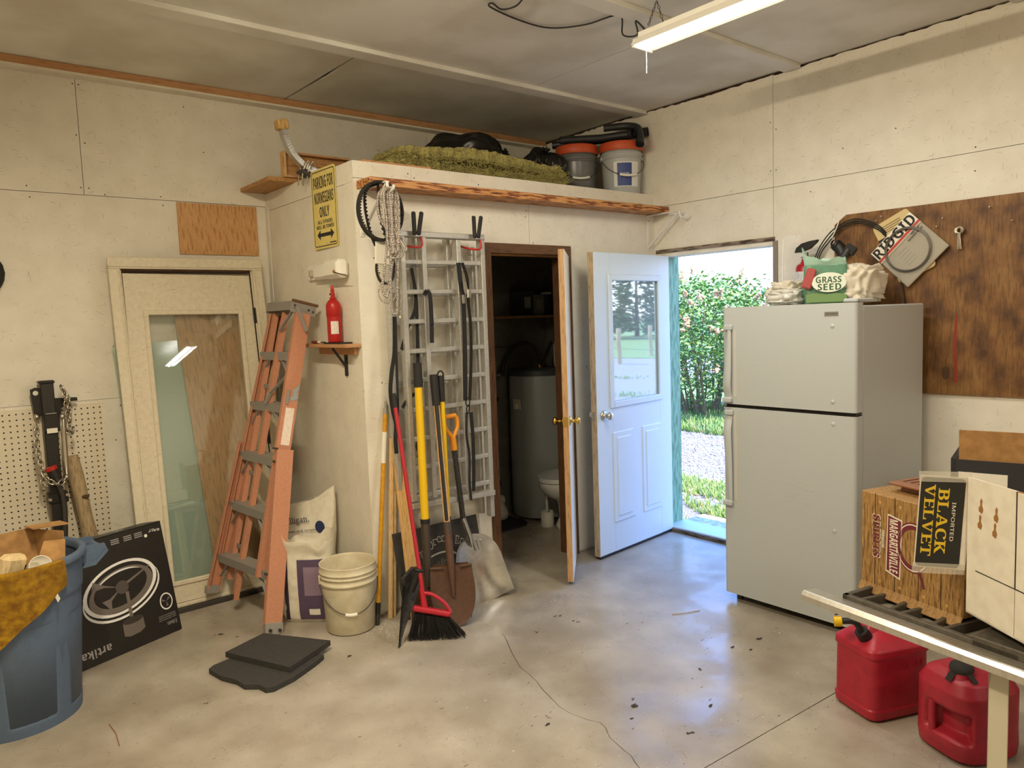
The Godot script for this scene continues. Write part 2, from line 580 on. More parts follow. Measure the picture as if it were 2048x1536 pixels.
func build_shell() -> void:
	# ---- floor: slab cut by a saw joint and a crack
	var fl := setting("floor", "grey concrete garage floor with a saw joint and a crack", "floor")
	var slab := poly([-2.7, 3.3, 4.5, 3.3, 4.5, -4.9, -2.7, -4.9])
	var joint := poly([-2.8, -1.862, 4.6, -1.40, 4.6, -1.404, -2.8, -1.866])
	var line := [[2.30, -2.98], [2.253, -2.883], [2.18, -2.75], [2.112, -2.605], [2.10, -2.53], [2.081, -2.456], [2.05, -2.38], [2.029, -2.305], [2.005, -2.22], [2.002, -2.152], [2.019, -2.068], [2.04, -2.02], [2.03, -1.982], [1.99, -1.92], [1.977, -1.867], [1.965, -1.82], [1.96, -1.785], [1.94, -1.75], [1.915, -1.69], [1.90, -1.62], [1.88, -1.55]]
	var cr := PackedVector2Array()
	var r := RandomNumberGenerator.new()
	r.seed = 5
	for k in line.size():
		cr.append(Vector2(line[k][0], line[k][1]))
	var back := PackedVector2Array()
	for k in range(line.size() - 1, 0, -1):
		back.append(Vector2(line[k][0] + r.randf_range(0.0022, 0.0042), line[k][1] + 0.001))
	cr.append_array(back)
	var pieces := []
	for a in Geometry2D.clip_polygons(slab, joint):
		for b in Geometry2D.clip_polygons(a, cr): pieces.append(b)
	var lay := Transform3D(Basis(Vector3(1, 0, 0), Vector3(0, 0, 1), Vector3(0, -1, 0)), Vector3.ZERO)
	for p in pieces:
		part(fl, "slab", MB.new().prism(p, 0.03, lay), M.concrete)
	part(fl, "joint_fill", MB.new().bx(-2.7, -0.2, -4.9, 4.5, -0.012, 3.3), M.crack)
	# ---- ceiling: panels in three rows and batten boards
	var ce := setting("ceiling", "off-white painted ceiling panels with batten boards", "ceiling")
	var up := Transform3D(Basis(Vector3(1, 0, 0), Vector3(0, 0, -1), Vector3(0, 1, 0)), Vector3(0, CEIL, 0))
	part(ce, "panel", MB.new().prism(poly([-2.7, 4.9, 2.055, 4.9, 2.066, 4.3, 2.072, 3.69, -2.7, 3.69]), 0.012, up), M.ceiling)
	part(ce, "panel", MB.new().prism(poly([2.066, 4.9, 4.5, 4.9, 4.5, 3.69, 2.076, 3.69, 2.094, 4.2]), 0.012, up), M.ceiling)
	for q in [[-2.7, 0.83], [0.833, 3.268], [3.272, 4.5]]:
		part(ce, "panel", MB.new().prism(poly([q[0], 3.69, q[1], 3.69, q[1], 2.5, q[0], 2.5]), 0.012, up), M.ceiling)
	for z0 in [2.5, 1.28, 0.06, -1.16, -2.38]:
		for q in [[-2.7, -0.6], [-0.597, 1.84], [1.843, 4.5]]:
			part(ce, "panel", MB.new().prism(poly([q[0], z0 - 0.003, q[1], z0 - 0.003, q[1], maxf(z0 - 1.22, -3.3), q[0], maxf(z0 - 1.22, -3.3)]), 0.012, up), M.ceiling)
	part(ce, "deck", MB.new().bx(-2.7, CEIL + 0.05, -5.0, 4.5, CEIL + 0.2, 3.4), M.gap)
	for z in [-3.71, -2.51, -1.29, 0.0, 1.2, 2.4]:
		part(ce, "batten_board", MB.new().bx(-2.7, CEIL - 0.026, z - 0.055, XR - 0.015, CEIL, z + 0.055, 0.003), M.ceiling)
	# ---- back wall
	var wb := setting("wall_back", "cream painted plywood back wall with visible sheet joints", "wall")
	var zb := Transform3D(Basis.IDENTITY, Vector3(0, 0, ZB - 0.012))
	part(wb, "backing", MB.new().bx(-2.8, -0.2, ZB - 0.16, 4.5, 3.3, ZB - 0.0125), M.gap)
	wall_sheet(wb, ragged(-1.565, 0.873, 2.412, 3.072, 3), zb)
	wall_sheet(wb, ragged(0.876, 3.2, 2.412, 3.072, 4), zb)
	wall_sheet(wb, ragged(3.203, 4.4, 2.412, 3.072, 5), zb)
	wall_sheet(wb, ragged(-2.7, -1.568, 2.412, 3.072, 6), zb)
	wall_sheet(wb, poly([-2.7, 0, -0.35, 0, -0.35, 2.409, -2.7, 2.409]), zb)
	wall_sheet(wb, poly([-0.347, 0, 2.09, 0, 2.09, 1.245, -0.347, 1.245]), zb)
	wall_sheet(wb, poly([-0.347, 1.247, 2.09, 1.247, 2.09, 2.409, -0.347, 2.409]), zb)
	part(wb, "panel", MB.new().prism(poly([2.093, 0, 4.4, 0, 4.4, 2.409, 2.093, 2.409]), 0.012, zb), M.closet_shade_board, "closet back panel with the dimness of the interior put into its colour")
	var zn := Transform3D(Basis.IDENTITY, Vector3(0, 0, ZB))
	nail_heads(wb, [Vector2(0.862, 3.02), Vector2(0.892, 3.02), Vector2(0.86, 2.74), Vector2(0.9, 2.7), Vector2(0.86, 2.45), Vector2(0.9, 2.45), Vector2(0.6, 2.44), Vector2(0.61, 2.38), Vector2(1.28, 2.43), Vector2(1.29, 2.38), Vector2(1.55, 2.72), Vector2(1.45, 2.98), Vector2(0.98, 2.42), Vector2(0.96, 1.55), Vector2(0.97, 1.2), Vector2(0.93, 1.0)], zn)
	# ---- wall on the far end of the bench side (right wall) with the outer door opening
	var wr := setting("wall_right", "cream painted plywood wall with the outer doorway", "wall")
	var side := Transform3D(Basis(Vector3(0, 0, 1), Vector3(0, 1, 0), Vector3(-1, 0, 0)), Vector3(XR + 0.012, 0, 0))
	part(wr, "backing", MB.new().bx(XR + 0.013, 2.09, -5.0, XR + 0.15, 3.3, 3.4), M.gap)
	part(wr, "backing", MB.new().bx(XR + 0.013, -0.2, -5.0, XR + 0.15, 2.09, -3.575), M.gap)
	part(wr, "backing", MB.new().bx(XR + 0.013, -0.2, -2.62, XR + 0.15, 2.09, 3.4), M.gap)
	wall_sheet(wr, ragged(-4.84, -2.652, 2.397, 3.092, 7, 0.009), side)
	wall_sheet(wr, ragged(-2.649, -0.212, 2.397, 3.094, 8, 0.009), side)
	wall_sheet(wr, ragged(-0.209, 2.23, 2.397, 3.08, 9), side)
	wall_sheet(wr, poly([2.233, 0, 3.3, 0, 3.3, 3.08, 2.233, 3.08]), side)
	wall_sheet(wr, poly([-4.84, 0, -3.575, 0, -3.575, 2.085, -2.652, 2.085, -2.652, 2.394, -4.84, 2.394]), side)
	wall_sheet(wr, poly([-2.649, 2.394, -2.649, 2.06, -2.62, 2.06, -2.62, 0, -0.212, 0, -0.212, 2.394]), side)
	wall_sheet(wr, poly([-0.209, 0, 2.23, 0, 2.23, 2.394, -0.209, 2.394]), side)
	nail_heads(wr, [Vector2(-2.67, 2.5), Vector2(-2.63, 2.5), Vector2(-2.67, 2.8), Vector2(-2.63, 2.75), Vector2(-2.2, 2.55), Vector2(-1.9, 2.6), Vector2(-1.5, 2.42), Vector2(-2.4, 2.33), Vector2(-1.5, 2.3), Vector2(-2.45, 1.72), Vector2(-2.48, 1.6), Vector2(-2.43, 1.5)], Transform3D(side.basis, Vector3(XR, 0, 0)))
	# ---- the two walls behind the photographer
	part(setting("wall_left", "plain cream wall behind the camera", "wall"), "panel", MB.new().bx(-2.85, -0.2, -5.0, -2.7, 3.3, 3.4), M.wall)
	part(setting("wall_front", "plain cream wall behind the camera by the bench", "wall"), "panel", MB.new().bx(-2.85, -0.2, 3.3, 4.6, 3.3, 3.45), M.wall)
	# ---- bare pine ledger along the top of the back wall
	var tr := setting("trim_1", "bare pine ledger board along the top of the back wall", "trim")
	part(tr, "board", MB.new().bx(-2.6, 3.058, ZB + 0.001, 4.34, 3.099, ZB + 0.09, 0.002), M.pine)
	part(tr, "painted_strip", MB.new().bx(-2.6, 3.046, ZB + 0.001, 4.34, 3.058, ZB + 0.088), M.white_paint)
	# ---- utility closet: side, front with a doorway, deck
	var ws := setting("wall_closet_side", "cream plywood side of the utility closet", "wall")
	var sd := Transform3D(Basis(Vector3(0, 0, 1), Vector3(0, 1, 0), Vector3(-1, 0, 0)), Vector3(XE + 0.012, 0, 0))
	part(ws, "backing", MB.new().bx(XE + 0.0125, 0, ZB, XE + 0.1, 2.485, ZE - 0.02), M.wall)
	wall_sheet(ws, poly([ZB, 0.015, -3.745, 0.015, -3.745, 2.378, ZB, 2.378]), sd)
	wall_sheet(ws, poly([-3.742, 0.015, ZE - 0.013, 0.015, ZE - 0.013, 2.378, -3.742, 2.378]), sd)
	wall_sheet(ws, poly([ZB, 2.381, ZE - 0.013, 2.381, ZE - 0.013, 2.49, ZB, 2.49]), sd)
	part(ws, "corner_post", MB.new().bx(XE - 0.005, 0.012, -4.835, XE + 0.012, 2.4, -4.79), M.wall)
	var wf := setting("wall_closet_front", "cream plywood front of the utility closet around its doorway", "wall")
	var fr := Transform3D(Basis.IDENTITY, Vector3(0, 0, ZE - 0.012))
	part(wf, "backing", MB.new().bx(XE + 0.002, 0, ZE - 0.1, 2.79, 2.485, ZE - 0.0125), M.wall)
	part(wf, "backing", MB.new().bx(3.45, 0, ZE - 0.1, XR, 2.485, ZE - 0.0125), M.wall)
	part(wf, "backing", MB.new().bx(2.79, 2.05, ZE - 0.1, 3.45, 2.485, ZE - 0.0125), M.wall)
	wall_sheet(wf, poly([XE, 0.015, 2.79, 0.015, 2.79, 2.05, 3.138, 2.05, 3.138, 2.398, XE, 2.398]), fr)
	wall_sheet(wf, poly([3.141, 2.05, 3.45, 2.05, 3.45, 0.015, XR, 0.015, XR, 2.398, 3.141, 2.398]), fr)
	wall_sheet(wf, poly([XE, 2.401, 2.28, 2.401, 2.28, 2.49, XE, 2.49]), fr)
	wall_sheet(wf, poly([2.282, 2.401, XR, 2.401, XR, 2.49, 2.282, 2.49]), fr)
	nail_heads(wf, [Vector2(2.26, 2.45), Vector2(2.3, 2.43), Vector2(3.11, 2.26), Vector2(3.17, 2.1), Vector2(2.05, 1.9), Vector2(2.02, 1.98), Vector2(2.03, 1.3), Vector2(3.62, 1.28), Vector2(3.12, 2.3), Vector2(2.75, 2.43)], Transform3D(Basis.IDENTITY, Vector3(0, 0, ZE)))
	var dk := setting("ceiling_closet", "deck over the utility closet", "ceiling")
	part(dk, "deck", MB.new().bx(XE + 0.02, 2.44, ZB, XR, 2.482, ZE - 0.02), M.closet_shade_board)
	part(dk, "shade_lining", MB.new().bx(XR - 0.012, 0.0, ZB, XR - 0.001, 2.44, -3.74), M.closet_shade_board)  # covers the cream wall with the same shade-darkened colour
	part(setting("trim_2", "thin wood lath lying along the closet's top edge", "trim"), "lath", MB.new().bx(1.98, 2.483, -3.70, 2.42, 2.502, -3.625, 0.002), M.pine)
	# ---- closet door casing
	var tc := setting("trim_3", "dark brown casing round the closet doorway", "trim")
	for q in [[2.752, 2.816], [3.424, 3.488]]:
		part(tc, "casing", MB.new().bx(q[0], 0.0, ZE, q[1], 2.088, ZE + 0.018, 0.004), M.dark_wood)
	part(tc, "casing", MB.new().bx(2.752, 2.026, ZE, 3.488, 2.0895, ZE + 0.0185, 0.004), M.dark_wood_h)
	for x in [2.79, 3.43]:
		part(tc, "jamb", MB.new().bx(x, 0.0, ZE - 0.11, x + 0.02, 2.05, ZE), M.dark_wood)
	part(tc, "jamb", MB.new().bx(2.79, 2.03, ZE - 0.11, 3.45, 2.05, ZE), M.dark_wood_h)
	part(tc, "stop", MB.new().bx(2.81, 0.0, ZE - 0.06, 2.822, 2.03, ZE - 0.02), M.door_wood)
	part(tc, "stop", MB.new().bx(2.81, 2.018, ZE - 0.06, 3.43, 2.03, ZE - 0.02), M.pine)
	# ---- outer doorway: jambs, head, sill
	var to := setting("trim_4", "outer door jambs, weathered head board and sill", "trim")
	part(to, "jamb", MB.new().bx(XR + 0.02, 0.03, -3.575, XR + 0.18, 2.06, -3.545), M.teal, "green painted jamb")
	part(to, "jamb", MB.new().bx(XR - 0.002, 0.03, -3.575, XR + 0.02, 2.06, -3.543), M.white_paint)
	part(to, "jamb", MB.new().bx(XR - 0.004, 0.03, -2.655, XR + 0.18, 2.06, -2.622), hexm("8a8078", 0.7))
	part(to, "head", MB.new().bx(XR - 0.002, 2.033, -3.545, XR + 0.15, 2.06, -2.655), M.white_paint)
	part(to, "head_board", MB.new().bx(XR - 0.012, 2.06, -3.6, XR + 0.012, 2.085, -2.64), tex(hexm("8d7f70", 0.9), noise_tex(0.02, [[0.3, Color(0.5, 0.45, 0.4)], [0.6, Color.WHITE]], 15, 256), Vector3(5, 5, 1)), "weathered bare head board")
	part(to, "sill", MB.new().bx(XR - 0.01, 0.0, -3.56, XR + 0.21, 0.035, -2.64, 0.006), hexm("c9ccc6", 0.5, 0.3))
	part(to, "sill_board", MB.new().bx(XR - 0.03, 0.0, -3.56, XR - 0.008, 0.026, -2.64, 0.004), tex(hexm("6d6051", 0.9), noise_tex(0.02, [[0.3, Color(0.5, 0.45, 0.4)], [0.6, Color.WHITE]], 16, 256), Vector3(5, 5, 1)))
	build_outer_door()
	build_closet_door()

func build_outer_door() -> void:
	# hinged on the far jamb, swung in against the closet front
	var d := setting("door_1", "white half-glazed steel entry door standing open", "door")
	d.position = Vector3(XR - 0.012, 0.0, -3.53)
	d.rotation.y = PI + atan2(0.085, 0.87)
	var W := 0.872
	var T := 0.044
	# local: x hinge->free, z away; visible (room) face is at local z = -T
	var white := hexm("d6e3ee", 0.35)
	var b := MB.new()
	var x0 := 0.145
	var x1 := 0.70
	var y0 := 1.035
	var y1 := 1.865
	b.bx(0, 0.02, -T, x0, 2.035, 0, 0.002)
	b.bx(x1, 0.02, -T, W, 2.035, 0, 0.002)
	b.bx(x0, 0.02, -T, x1, y0, 0, 0.0)
	b.bx(x0, y1, -T, x1, 2.035, 0, 0.0)
	part(d, "slab", b, white)
	var fr := MB.new()
	for z in [-T - 0.012, 0.0]:
		fr.bx(x0 - 0.03, y0 - 0.03, z, x0 + 0.012, y1 + 0.03, z + 0.012, 0.004)
		fr.bx(x1 - 0.012, y0 - 0.03, z, x1 + 0.03, y1 + 0.03, z + 0.012, 0.004)
		fr.bx(x0, y0 - 0.03, z, x1, y0 + 0.012, z + 0.012, 0.004)
		fr.bx(x0, y1 - 0.012, z, x1, y1 + 0.03, z + 0.012, 0.004)
	part(d, "glazing_frame", fr, white)
	var gl := glassy(Color(0.9, 0.95, 0.95, 0.12), 0.02)
	gl.metallic = 0.7
	part(d, "pane", MB.new().bx(x0, y0, -T + 0.008, x1, y1, -T + 0.012), gl, "coated reflective glass pane")
	for q in [[0.14, 0.375], [0.475, 0.71]]:
		var p := MB.new()
		var cx: float = (q[0] + q[1]) / 2
		var w: float = q[1] - q[0]
		for z in [-T]:
			# raised field framed by a sunk moulding
			p.box(Vector3(w, 0.62, 0.012), Transform3D(Basis.IDENTITY, Vector3(cx, 0.53, z - 0.001)), 0.008)
			p.box(Vector3(w - 0.07, 0.55, 0.018), Transform3D(Basis.IDENTITY, Vector3(cx, 0.53, z - 0.003)), 0.010)
		part(d, "raised_panel", p, white)
	part(d, "edge_strip", MB.new().bx(W, 0.02, -T, W + 0.004, 2.035, 0), wood("9a8464", "c2ab88", 41, "y"), "bare wood edge")
	part(d, "sweep", MB.new().bx(0.01, 0.006, -T, W - 0.005, 0.022, -0.004), M.black_rubber)
	var nick := hexm("cfc8ba", 0.25, 1.0)
	var kn := MB.new()
	for s in [-1.0, 1.0]:
		var o := Transform3D(Basis(Vector3.RIGHT, s * PI / 2), Vector3(W - 0.068, 0.965, -T if s < 0 else 0.0))
		kn.lathe([Vector2(0.0, 0.001), Vector2(0.033, 0.001), Vector2(0.033, 0.006), Vector2(0.026, 0.012), Vector2(0.012, 0.016), Vector2(0.011, 0.034), Vector2(0.02, 0.042), Vector2(0.027, 0.052), Vector2(0.026, 0.064), Vector2(0.016, 0.07), Vector2(0.0, 0.071)], 20, o)
	part(d, "knob", kn, nick, "satin nickel door knob")
	part(d, "latch_plate", MB.new().bx(W + 0.003, 0.935, -T + 0.01, W + 0.006, 0.995, -0.01), nick)
	for y in [0.25, 1.02, 1.8]:
		part(d, "hinge", MB.new().bx(-0.01, y - 0.05, -0.012, 0.002, y + 0.05, 0.004, 0.002), nick)

func build_closet_door() -> void:
	var d := setting("door_2", "narrow closet door seen edge-on, ajar", "door")
	d.position = Vector3(3.418, 0, ZE + 0.012)
	d.rotation.y = PI + 0.759
	var W := 0.565
	part(d, "core", MB.new().bx(0, 0.022, -0.034, W, 2.02, -0.001), M.door_wood, "bare pine edge")
	part(d, "skin", MB.new().bx(0.001, 0.023, -0.036, W - 0.001, 2.019, -0.034), M.white_paint, "white painted face")
	part(d, "skin", MB.new().bx(0.001, 0.023, -0.001, W - 0.001, 2.019, 0.001), M.dark_wood)
	part(d, "latch_plate", MB.new().bx(W - 0.0005, 0.97, -0.03, W + 0.002, 1.03, -0.006), M.brass)
	for s in [-1.0, 1.0]:
		var o := Transform3D(Basis(Vector3.RIGHT, s * PI / 2), Vector3(W - 0.06, 1.0, -0.036 if s < 0 else 0.001))
		part(d, "knob", MB.new().lathe([Vector2(0.0, 0.0), Vector2(0.03, 0.0), Vector2(0.03, 0.004), Vector2(0.02, 0.01), Vector2(0.009, 0.014), Vector2(0.009, 0.034), Vector2(0.02, 0.04), Vector2(0.025, 0.05), Vector2(0.024, 0.058), Vector2(0.014, 0.064), Vector2(0.0, 0.065)], 18, o), M.brass, "polished brass knob")
	for y in [0.32, 1.07, 1.76]:
		part(d, "hinge", MB.new().bx(-0.006, y - 0.045, -0.004, 0.012, y + 0.045, 0.006, 0.002).tube([Vector3(-0.004, y - 0.045, 0.007), Vector3(-0.004, y + 0.045, 0.007)], 0.006, 8), M.brass, "brass hinge")

func build_lamps() -> void:
	# two-tube shop lights hung on chains, running front to back
	var spots := [
		[Vector3(2.885, 2.905, -1.845), "white shop light above the fridge, with a pull string", true, 2.2, Color(1.0, 0.99, 0.96), 0.05],
		[Vector3(0.45, 2.905, -2.0), "white shop light hung over the blue waste bin side", false, 10.5, Color(1.0, 0.935, 0.81), 0.7],
		[Vector3(3.1, 2.905, 1.75), "white shop light hung behind the work table", false, 2.4, Color(1.0, 0.98, 0.95), 0.3],
		[Vector3(0.35, 2.905, 1.75), "white shop light hung in the rear of the garage", false, 7.0, Color(1.0, 0.94, 0.83), 0.5],
	]
	var tube_m := mat(Color.WHITE, 0.5)
	tube_m.emission_enabled = true
	tube_m.emission = Color(1.0, 0.97, 0.9)
	tube_m.emission_energy_multiplier = 3.0
	for s in spots:
		var t := thing("shop_light", s[1], "light", s[0], 0.0, "ceiling shop lights")
		var L := 1.22
		var hood := poly([-0.075, 0.0, -0.05, 0.035, -0.022, 0.045, -0.022, 0.07, 0.022, 0.07, 0.022, 0.045, 0.05, 0.035, 0.075, 0.0, 0.072, -0.002, 0.048, 0.03, -0.048, 0.03, -0.072, -0.002])
		part(t, "reflector", MB.new().extr(hood, Vector3(0, 0, -L / 2), Vector3(0, 0, L / 2), Vector3.RIGHT), M.lamp_white)
		for e in [-1.0, 1.0]:
			part(t, "end_cap", MB.new().prism(poly([-0.07, -0.012, 0.07, -0.012, 0.06, 0.03, -0.06, 0.03]), 0.012, Transform3D(Basis.IDENTITY, Vector3(0, 0, e * L / 2 - (0.012 if e > 0 else 0.0)))), M.lamp_white)
		for x in [-0.035, 0.035]:
			part(t, "tube", MB.new().tube([Vector3(x, 0.008, -L / 2 + 0.016), Vector3(x, 0.008, L / 2 - 0.016)], 0.013, 10), tube_m, "glowing fluorescent tube")
		for e in [-1.0, 1.0]:
			var ch := MB.new()
			for k in 7:
				link(ch, Vector3(-0.06 * (1.0 - k / 6.5), 0.07 + 0.118 * k / 6.5, e * (L / 2 - 0.1)), Vector3(0.05, 0.12, 0), 0.009, 0.0016, k % 2 == 0)
				link(ch, Vector3(0.06 * (1.0 - k / 6.5), 0.07 + 0.118 * k / 6.5, e * (L / 2 - 0.1)), Vector3(-0.05, 0.12, 0), 0.009, 0.0016, k % 2 == 1)
			part(t, "chain", ch, M.dark_steel)
		part(t, "pull_string", MB.new().tube([Vector3(0.0, 0.0, -L / 2 + 0.03), Vector3(0.002, -0.06, -L / 2 + 0.03), Vector3(0, -0.125, -L / 2 + 0.03)], 0.0016, 6), M.paper)
		for e in [-1.0, 1.0]:
			# one per tube, turned outward so that it throws sideways as a bare tube does
			var a := AreaLight3D.new()
			a.name = "tube_light"
			a.area_size = Vector2(0.05, 1.18)
			a.light_energy = s[3] * 0.5
			a.light_color = s[4]
			a.shadow_enabled = true
			a.area_range = 12.0
			t.add_child(a, true)
			a.transform = Transform3D(Basis(Vector3.BACK, e * s[5]) * Basis(Vector3.RIGHT, -PI / 2), Vector3(e * 0.04, -0.02, 0))
	# cable stapled along the ceiling to the shop light
	var c := curve([Vector3(2.33, 3.09, -2.66), Vector3(2.36, 3.085, -2.76), Vector3(2.33, 3.085, -2.83), Vector3(2.25, 3.085, -2.80), Vector3(2.27, 3.085, -2.84), Vector3(2.49, 3.088, -2.888), Vector3(2.68, 3.088, -2.875), Vector3(2.80, 3.088, -2.742), Vector3(2.85, 3.085, -2.56), Vector3(2.94, 3.03, -2.62), Vector3(2.98, 3.02, -2.56), Vector3(2.90, 3.05, -2.5), Vector3(2.87, 2.98, -2.42)], 6)
	single("lamp_cable", MB.new().tube(c, 0.004, 6), M.soft_black, "grey cable looping along the ceiling to the shop light", "cable")

func link(mb: MB, c: Vector3, dir: Vector3, size: float, r: float, flat: bool) -> void:
	# one oval chain link centred at c, long axis along dir
	var y := dir.normalized()
	var x := y.cross(Vector3(0.31, 0.2, 0.93)).normalized()
	if flat: x = y.cross(x).normalized()
	var pts := []
	for k in 10:
		var an := TAU * k / 10
		pts.append(c + y * sin(an) * size + x * cos(an) * size * 0.6)
	mb.tube(pts, r, 5, false, true)

func scatter(parent: Node, called: String, mesh: Mesh, m: Material, places: Array, cols: Array, kind := "stuff") -> MultiMeshInstance3D:
	var mm := MultiMesh.new()
	mm.transform_format = MultiMesh.TRANSFORM_3D
	mm.use_colors = true
	mm.mesh = mesh
	mm.instance_count = places.size()
	for i in places.size():
		mm.set_instance_transform(i, places[i])
		mm.set_instance_color(i, cols[i])
	var o := MultiMeshInstance3D.new()
	o.name = called
	o.multimesh = mm
	o.material_override = m
	o.set_meta("kind", kind)
	parent.add_child(o, true)
	return o

func lin(hex: String, f := 1.0) -> Color:
	var c := Color(hex).srgb_to_linear()
	return Color(c.r * f, c.g * f, c.b * f)

func leaf_mat(rough := 0.5, through := 0.35) -> StandardMaterial3D:
	var m := mat(Color.WHITE, rough)
	m.vertex_color_use_as_albedo = true
	m.cull_mode = BaseMaterial3D.CULL_DISABLED
	m.backlight_enabled = true
	m.backlight = Color(through, through, through * 0.6)
	return m

func build_outside() -> void:
	var r := RandomNumberGenerator.new()
	r.seed = 77
	var gy := -0.12
	var plain := mat(Color.WHITE, 0.95)
	plain.vertex_color_use_as_albedo = true
	# ground
	var gr := setting("ground", "pale crushed gravel yard outside the door", "ground")
	var gm := tex(mat(Color("a59d95"), 0.95), speckled(512, 33, 0.06, Color(0.62, 0.6, 0.58), Color(1, 1, 1), 2500, Color(0.36, 0.33, 0.3), 0), Vector3(1.1, 1.1, 1.1), true, 0.5)
	part(gr, "gravel_bed", MB.new().bx(4.52, gy - 0.2, -40, 25, gy, 60), gm)
	var lawn := tex(mat(Color("7f9350"), 0.95), noise_tex(0.03, [[0.2, Color(0.6, 0.62, 0.55)], [0.7, Color.WHITE]], 35, 256), Vector3(0.6, 0.6, 0.6))
	part(gr, "field", MB.new().bx(25, gy - 0.2, -60, 140, gy + 0.02, 120), lawn)
	part(gr, "lawn_strip", MB.new().bx(9.0, gy - 0.1, -30, 16, gy + 0.012, -4.3), lawn)
	part(gr, "doorstep", MB.new().bx(4.58, gy - 0.1, -3.62, 4.9, 0.0, -2.5, 0.01), tex(hexm("cfc6ba", 0.9), noise_tex(0.03, [[0.2, Color(0.8, 0.8, 0.8)], [0.7, Color.WHITE]], 36, 256), Vector3(2, 2, 2)))
	# loose stones
	var st := MB.new().ball(Vector3.ZERO, Vector3(1, 0.6, 0.8), 6).mesh()
	var pl := []
	var cs := []
	for k in 9000:
		var x := 5.6 + r.randf() * 3.6
		var z := -(x * 0.74) + r.randf_range(-1.6, 2.4)
		var s := r.randf_range(0.008, 0.02)
		pl.append(Transform3D(Basis.from_euler(Vector3(r.randf() * 6, r.randf() * 6, r.randf() * 6)).scaled(Vector3(s, s, s)), Vector3(x, gy + s * 0.3, z)))
		cs.append(lin(["b5aea6", "989089", "c4beb6", "7d766f", "a99b8c"][r.randi() % 5]))
	var gs := Node3D.new()
	gs.name = "gravel"
	add_child(gs)
	tag(gs, "loose pale gravel stones lying between door and bush", "gravel", "", "stuff")
	scatter(gs, "stones", st, plain, pl, cs)
	# grass: tufts by the step, a strip under the bush
	var tb := MB.new()
	for k in 7:
		var an := TAU * k / 7.0
		var d := Vector3(cos(an), 0, sin(an))
		var w := Vector3(-d.z, 0, d.x) * 0.05
		var h := 0.7 + 0.3 * sin(k * 2.3)
		tb.quad(d * 0.05 - w, d * 0.05 + w, d * 0.22 + w * 0.7 + Vector3(0, h * 0.6, 0), d * 0.22 - w * 0.7 + Vector3(0, h * 0.6, 0))
		tb.tri(d * 0.22 - w * 0.7 + Vector3(0, h * 0.6, 0), d * 0.22 + w * 0.7 + Vector3(0, h * 0.6, 0), d * 0.55 + Vector3(0, h, 0))
	pl = []; cs = []
	var patch := FastNoiseLite.new()
	patch.seed = 8
	patch.frequency = 0.9
	for k in 5200:
		var x := 4.75 + r.randf() * 1.55
		var z := -(x * 0.74) + r.randf_range(-1.4, 1.6)
		if patch.get_noise_2d(x * 1.6, z) < (0.02 if x < 5.7 else -0.35): continue
		var s := r.randf_range(0.035, 0.085)
		pl.append(Transform3D(Basis(Vector3.UP, r.randf() * 6).scaled(Vector3(s, s * r.randf_range(0.8, 1.4), s)), Vector3(x, gy - 0.002, z)))
		cs.append(lin(["8fae4a", "6f9440", "a9bb63", "b7b27a", "7ea052"][r.randi() % 5]))
	for k in 9000:
		var x := 8.75 + r.randf() * 2.6
		var z := -(x * 0.74) + r.randf_range(-2.4, 2.6)
		var s := r.randf_range(0.06, 0.16)
		pl.append(Transform3D(Basis(Vector3.UP, r.randf() * 6).scaled(Vector3(s, s * r.randf_range(0.7, 1.3), s)), Vector3(x, gy - 0.002, z)))
		cs.append(lin(["7fa04a", "6a8f48", "9bb060", "5f8750", "b3ac74"][r.randi() % 5]))
	for k in 260:
		var c := Vector2([13.2, 17.0, 10.6][k % 3], [2.2, 4.6, 0.6][k % 3]) + Vector2(r.randfn(0, 0.25), r.randfn(0, 0.4))
		var s := r.randf_range(0.05, 0.1)
		pl.append(Transform3D(Basis(Vector3.UP, r.randf() * 6).scaled(Vector3(s, s, s)), Vector3(c.x, gy, c.y)))
		cs.append(lin("86a653"))
	var gg := Node3D.new()
	gg.name = "grass"
	add_child(gg)
	tag(gg, "short green grass growing in patches along the gravel", "grass", "", "stuff")
	scatter(gg, "tufts", tb.mesh(), leaf_mat(0.6), pl, cs)
	# bushes
	bush(r, "lilac_bush", "tall lilac bush with tan spent blossoms beyond the gravel", Vector3(10.35, gy, -7.55), 1.55, 2.35, 15000, 130)
	bush(r, "shrub", "lower bright green shrub behind the lilac bush", Vector3(13.5, gy, -6.9), 1.0, 1.95, 5000, 0)
	# fence posts and conifers, seen mirrored in the door glass
	var pw := wood("8a6f4c", "c6a878", 51, "y", 0.6, 0.9)
	for p in [[21.9, 7.62, 0.0], [26.2, 8.75, 0.02], [31.5, 14.6, 0.0], [30.4, 9.9, -0.03]]:
		var q := curve([Vector3(0, -0.1, 0), Vector3(0.03, 0.4, 0.02), Vector3(-0.03, 0.8, 0), Vector3(0.02, 1.25, 0.01)], 5)
		var o := single("fence_post", MB.new().tube(q, 0.085, 10), pw, "crooked round wooden fence post across the gravel", "post", "posts across the yard")
		o.position = Vector3(p[0], gy, p[1])
		o.rotation.z = p[2]
	for w in [0.55, 0.95]:
		single("fence_wire", MB.new().tube([Vector3(14, gy + w, -6), Vector3(21.9, gy + w, 7.6), Vector3(30.4, gy + w, 22)], 0.006, 4), M.dark_steel, "thin fence wire strung %s on the wooden posts" % ("low" if w < 0.7 else "high"), "wire")
	for k in 9:
		var d := 44.0 + r.randf() * 10.0
		conifer(r, Vector3(d, gy, d * 0.58 - 9.0 + (k - 4) * 3.1), r.randf_range(7.5, 11.0))

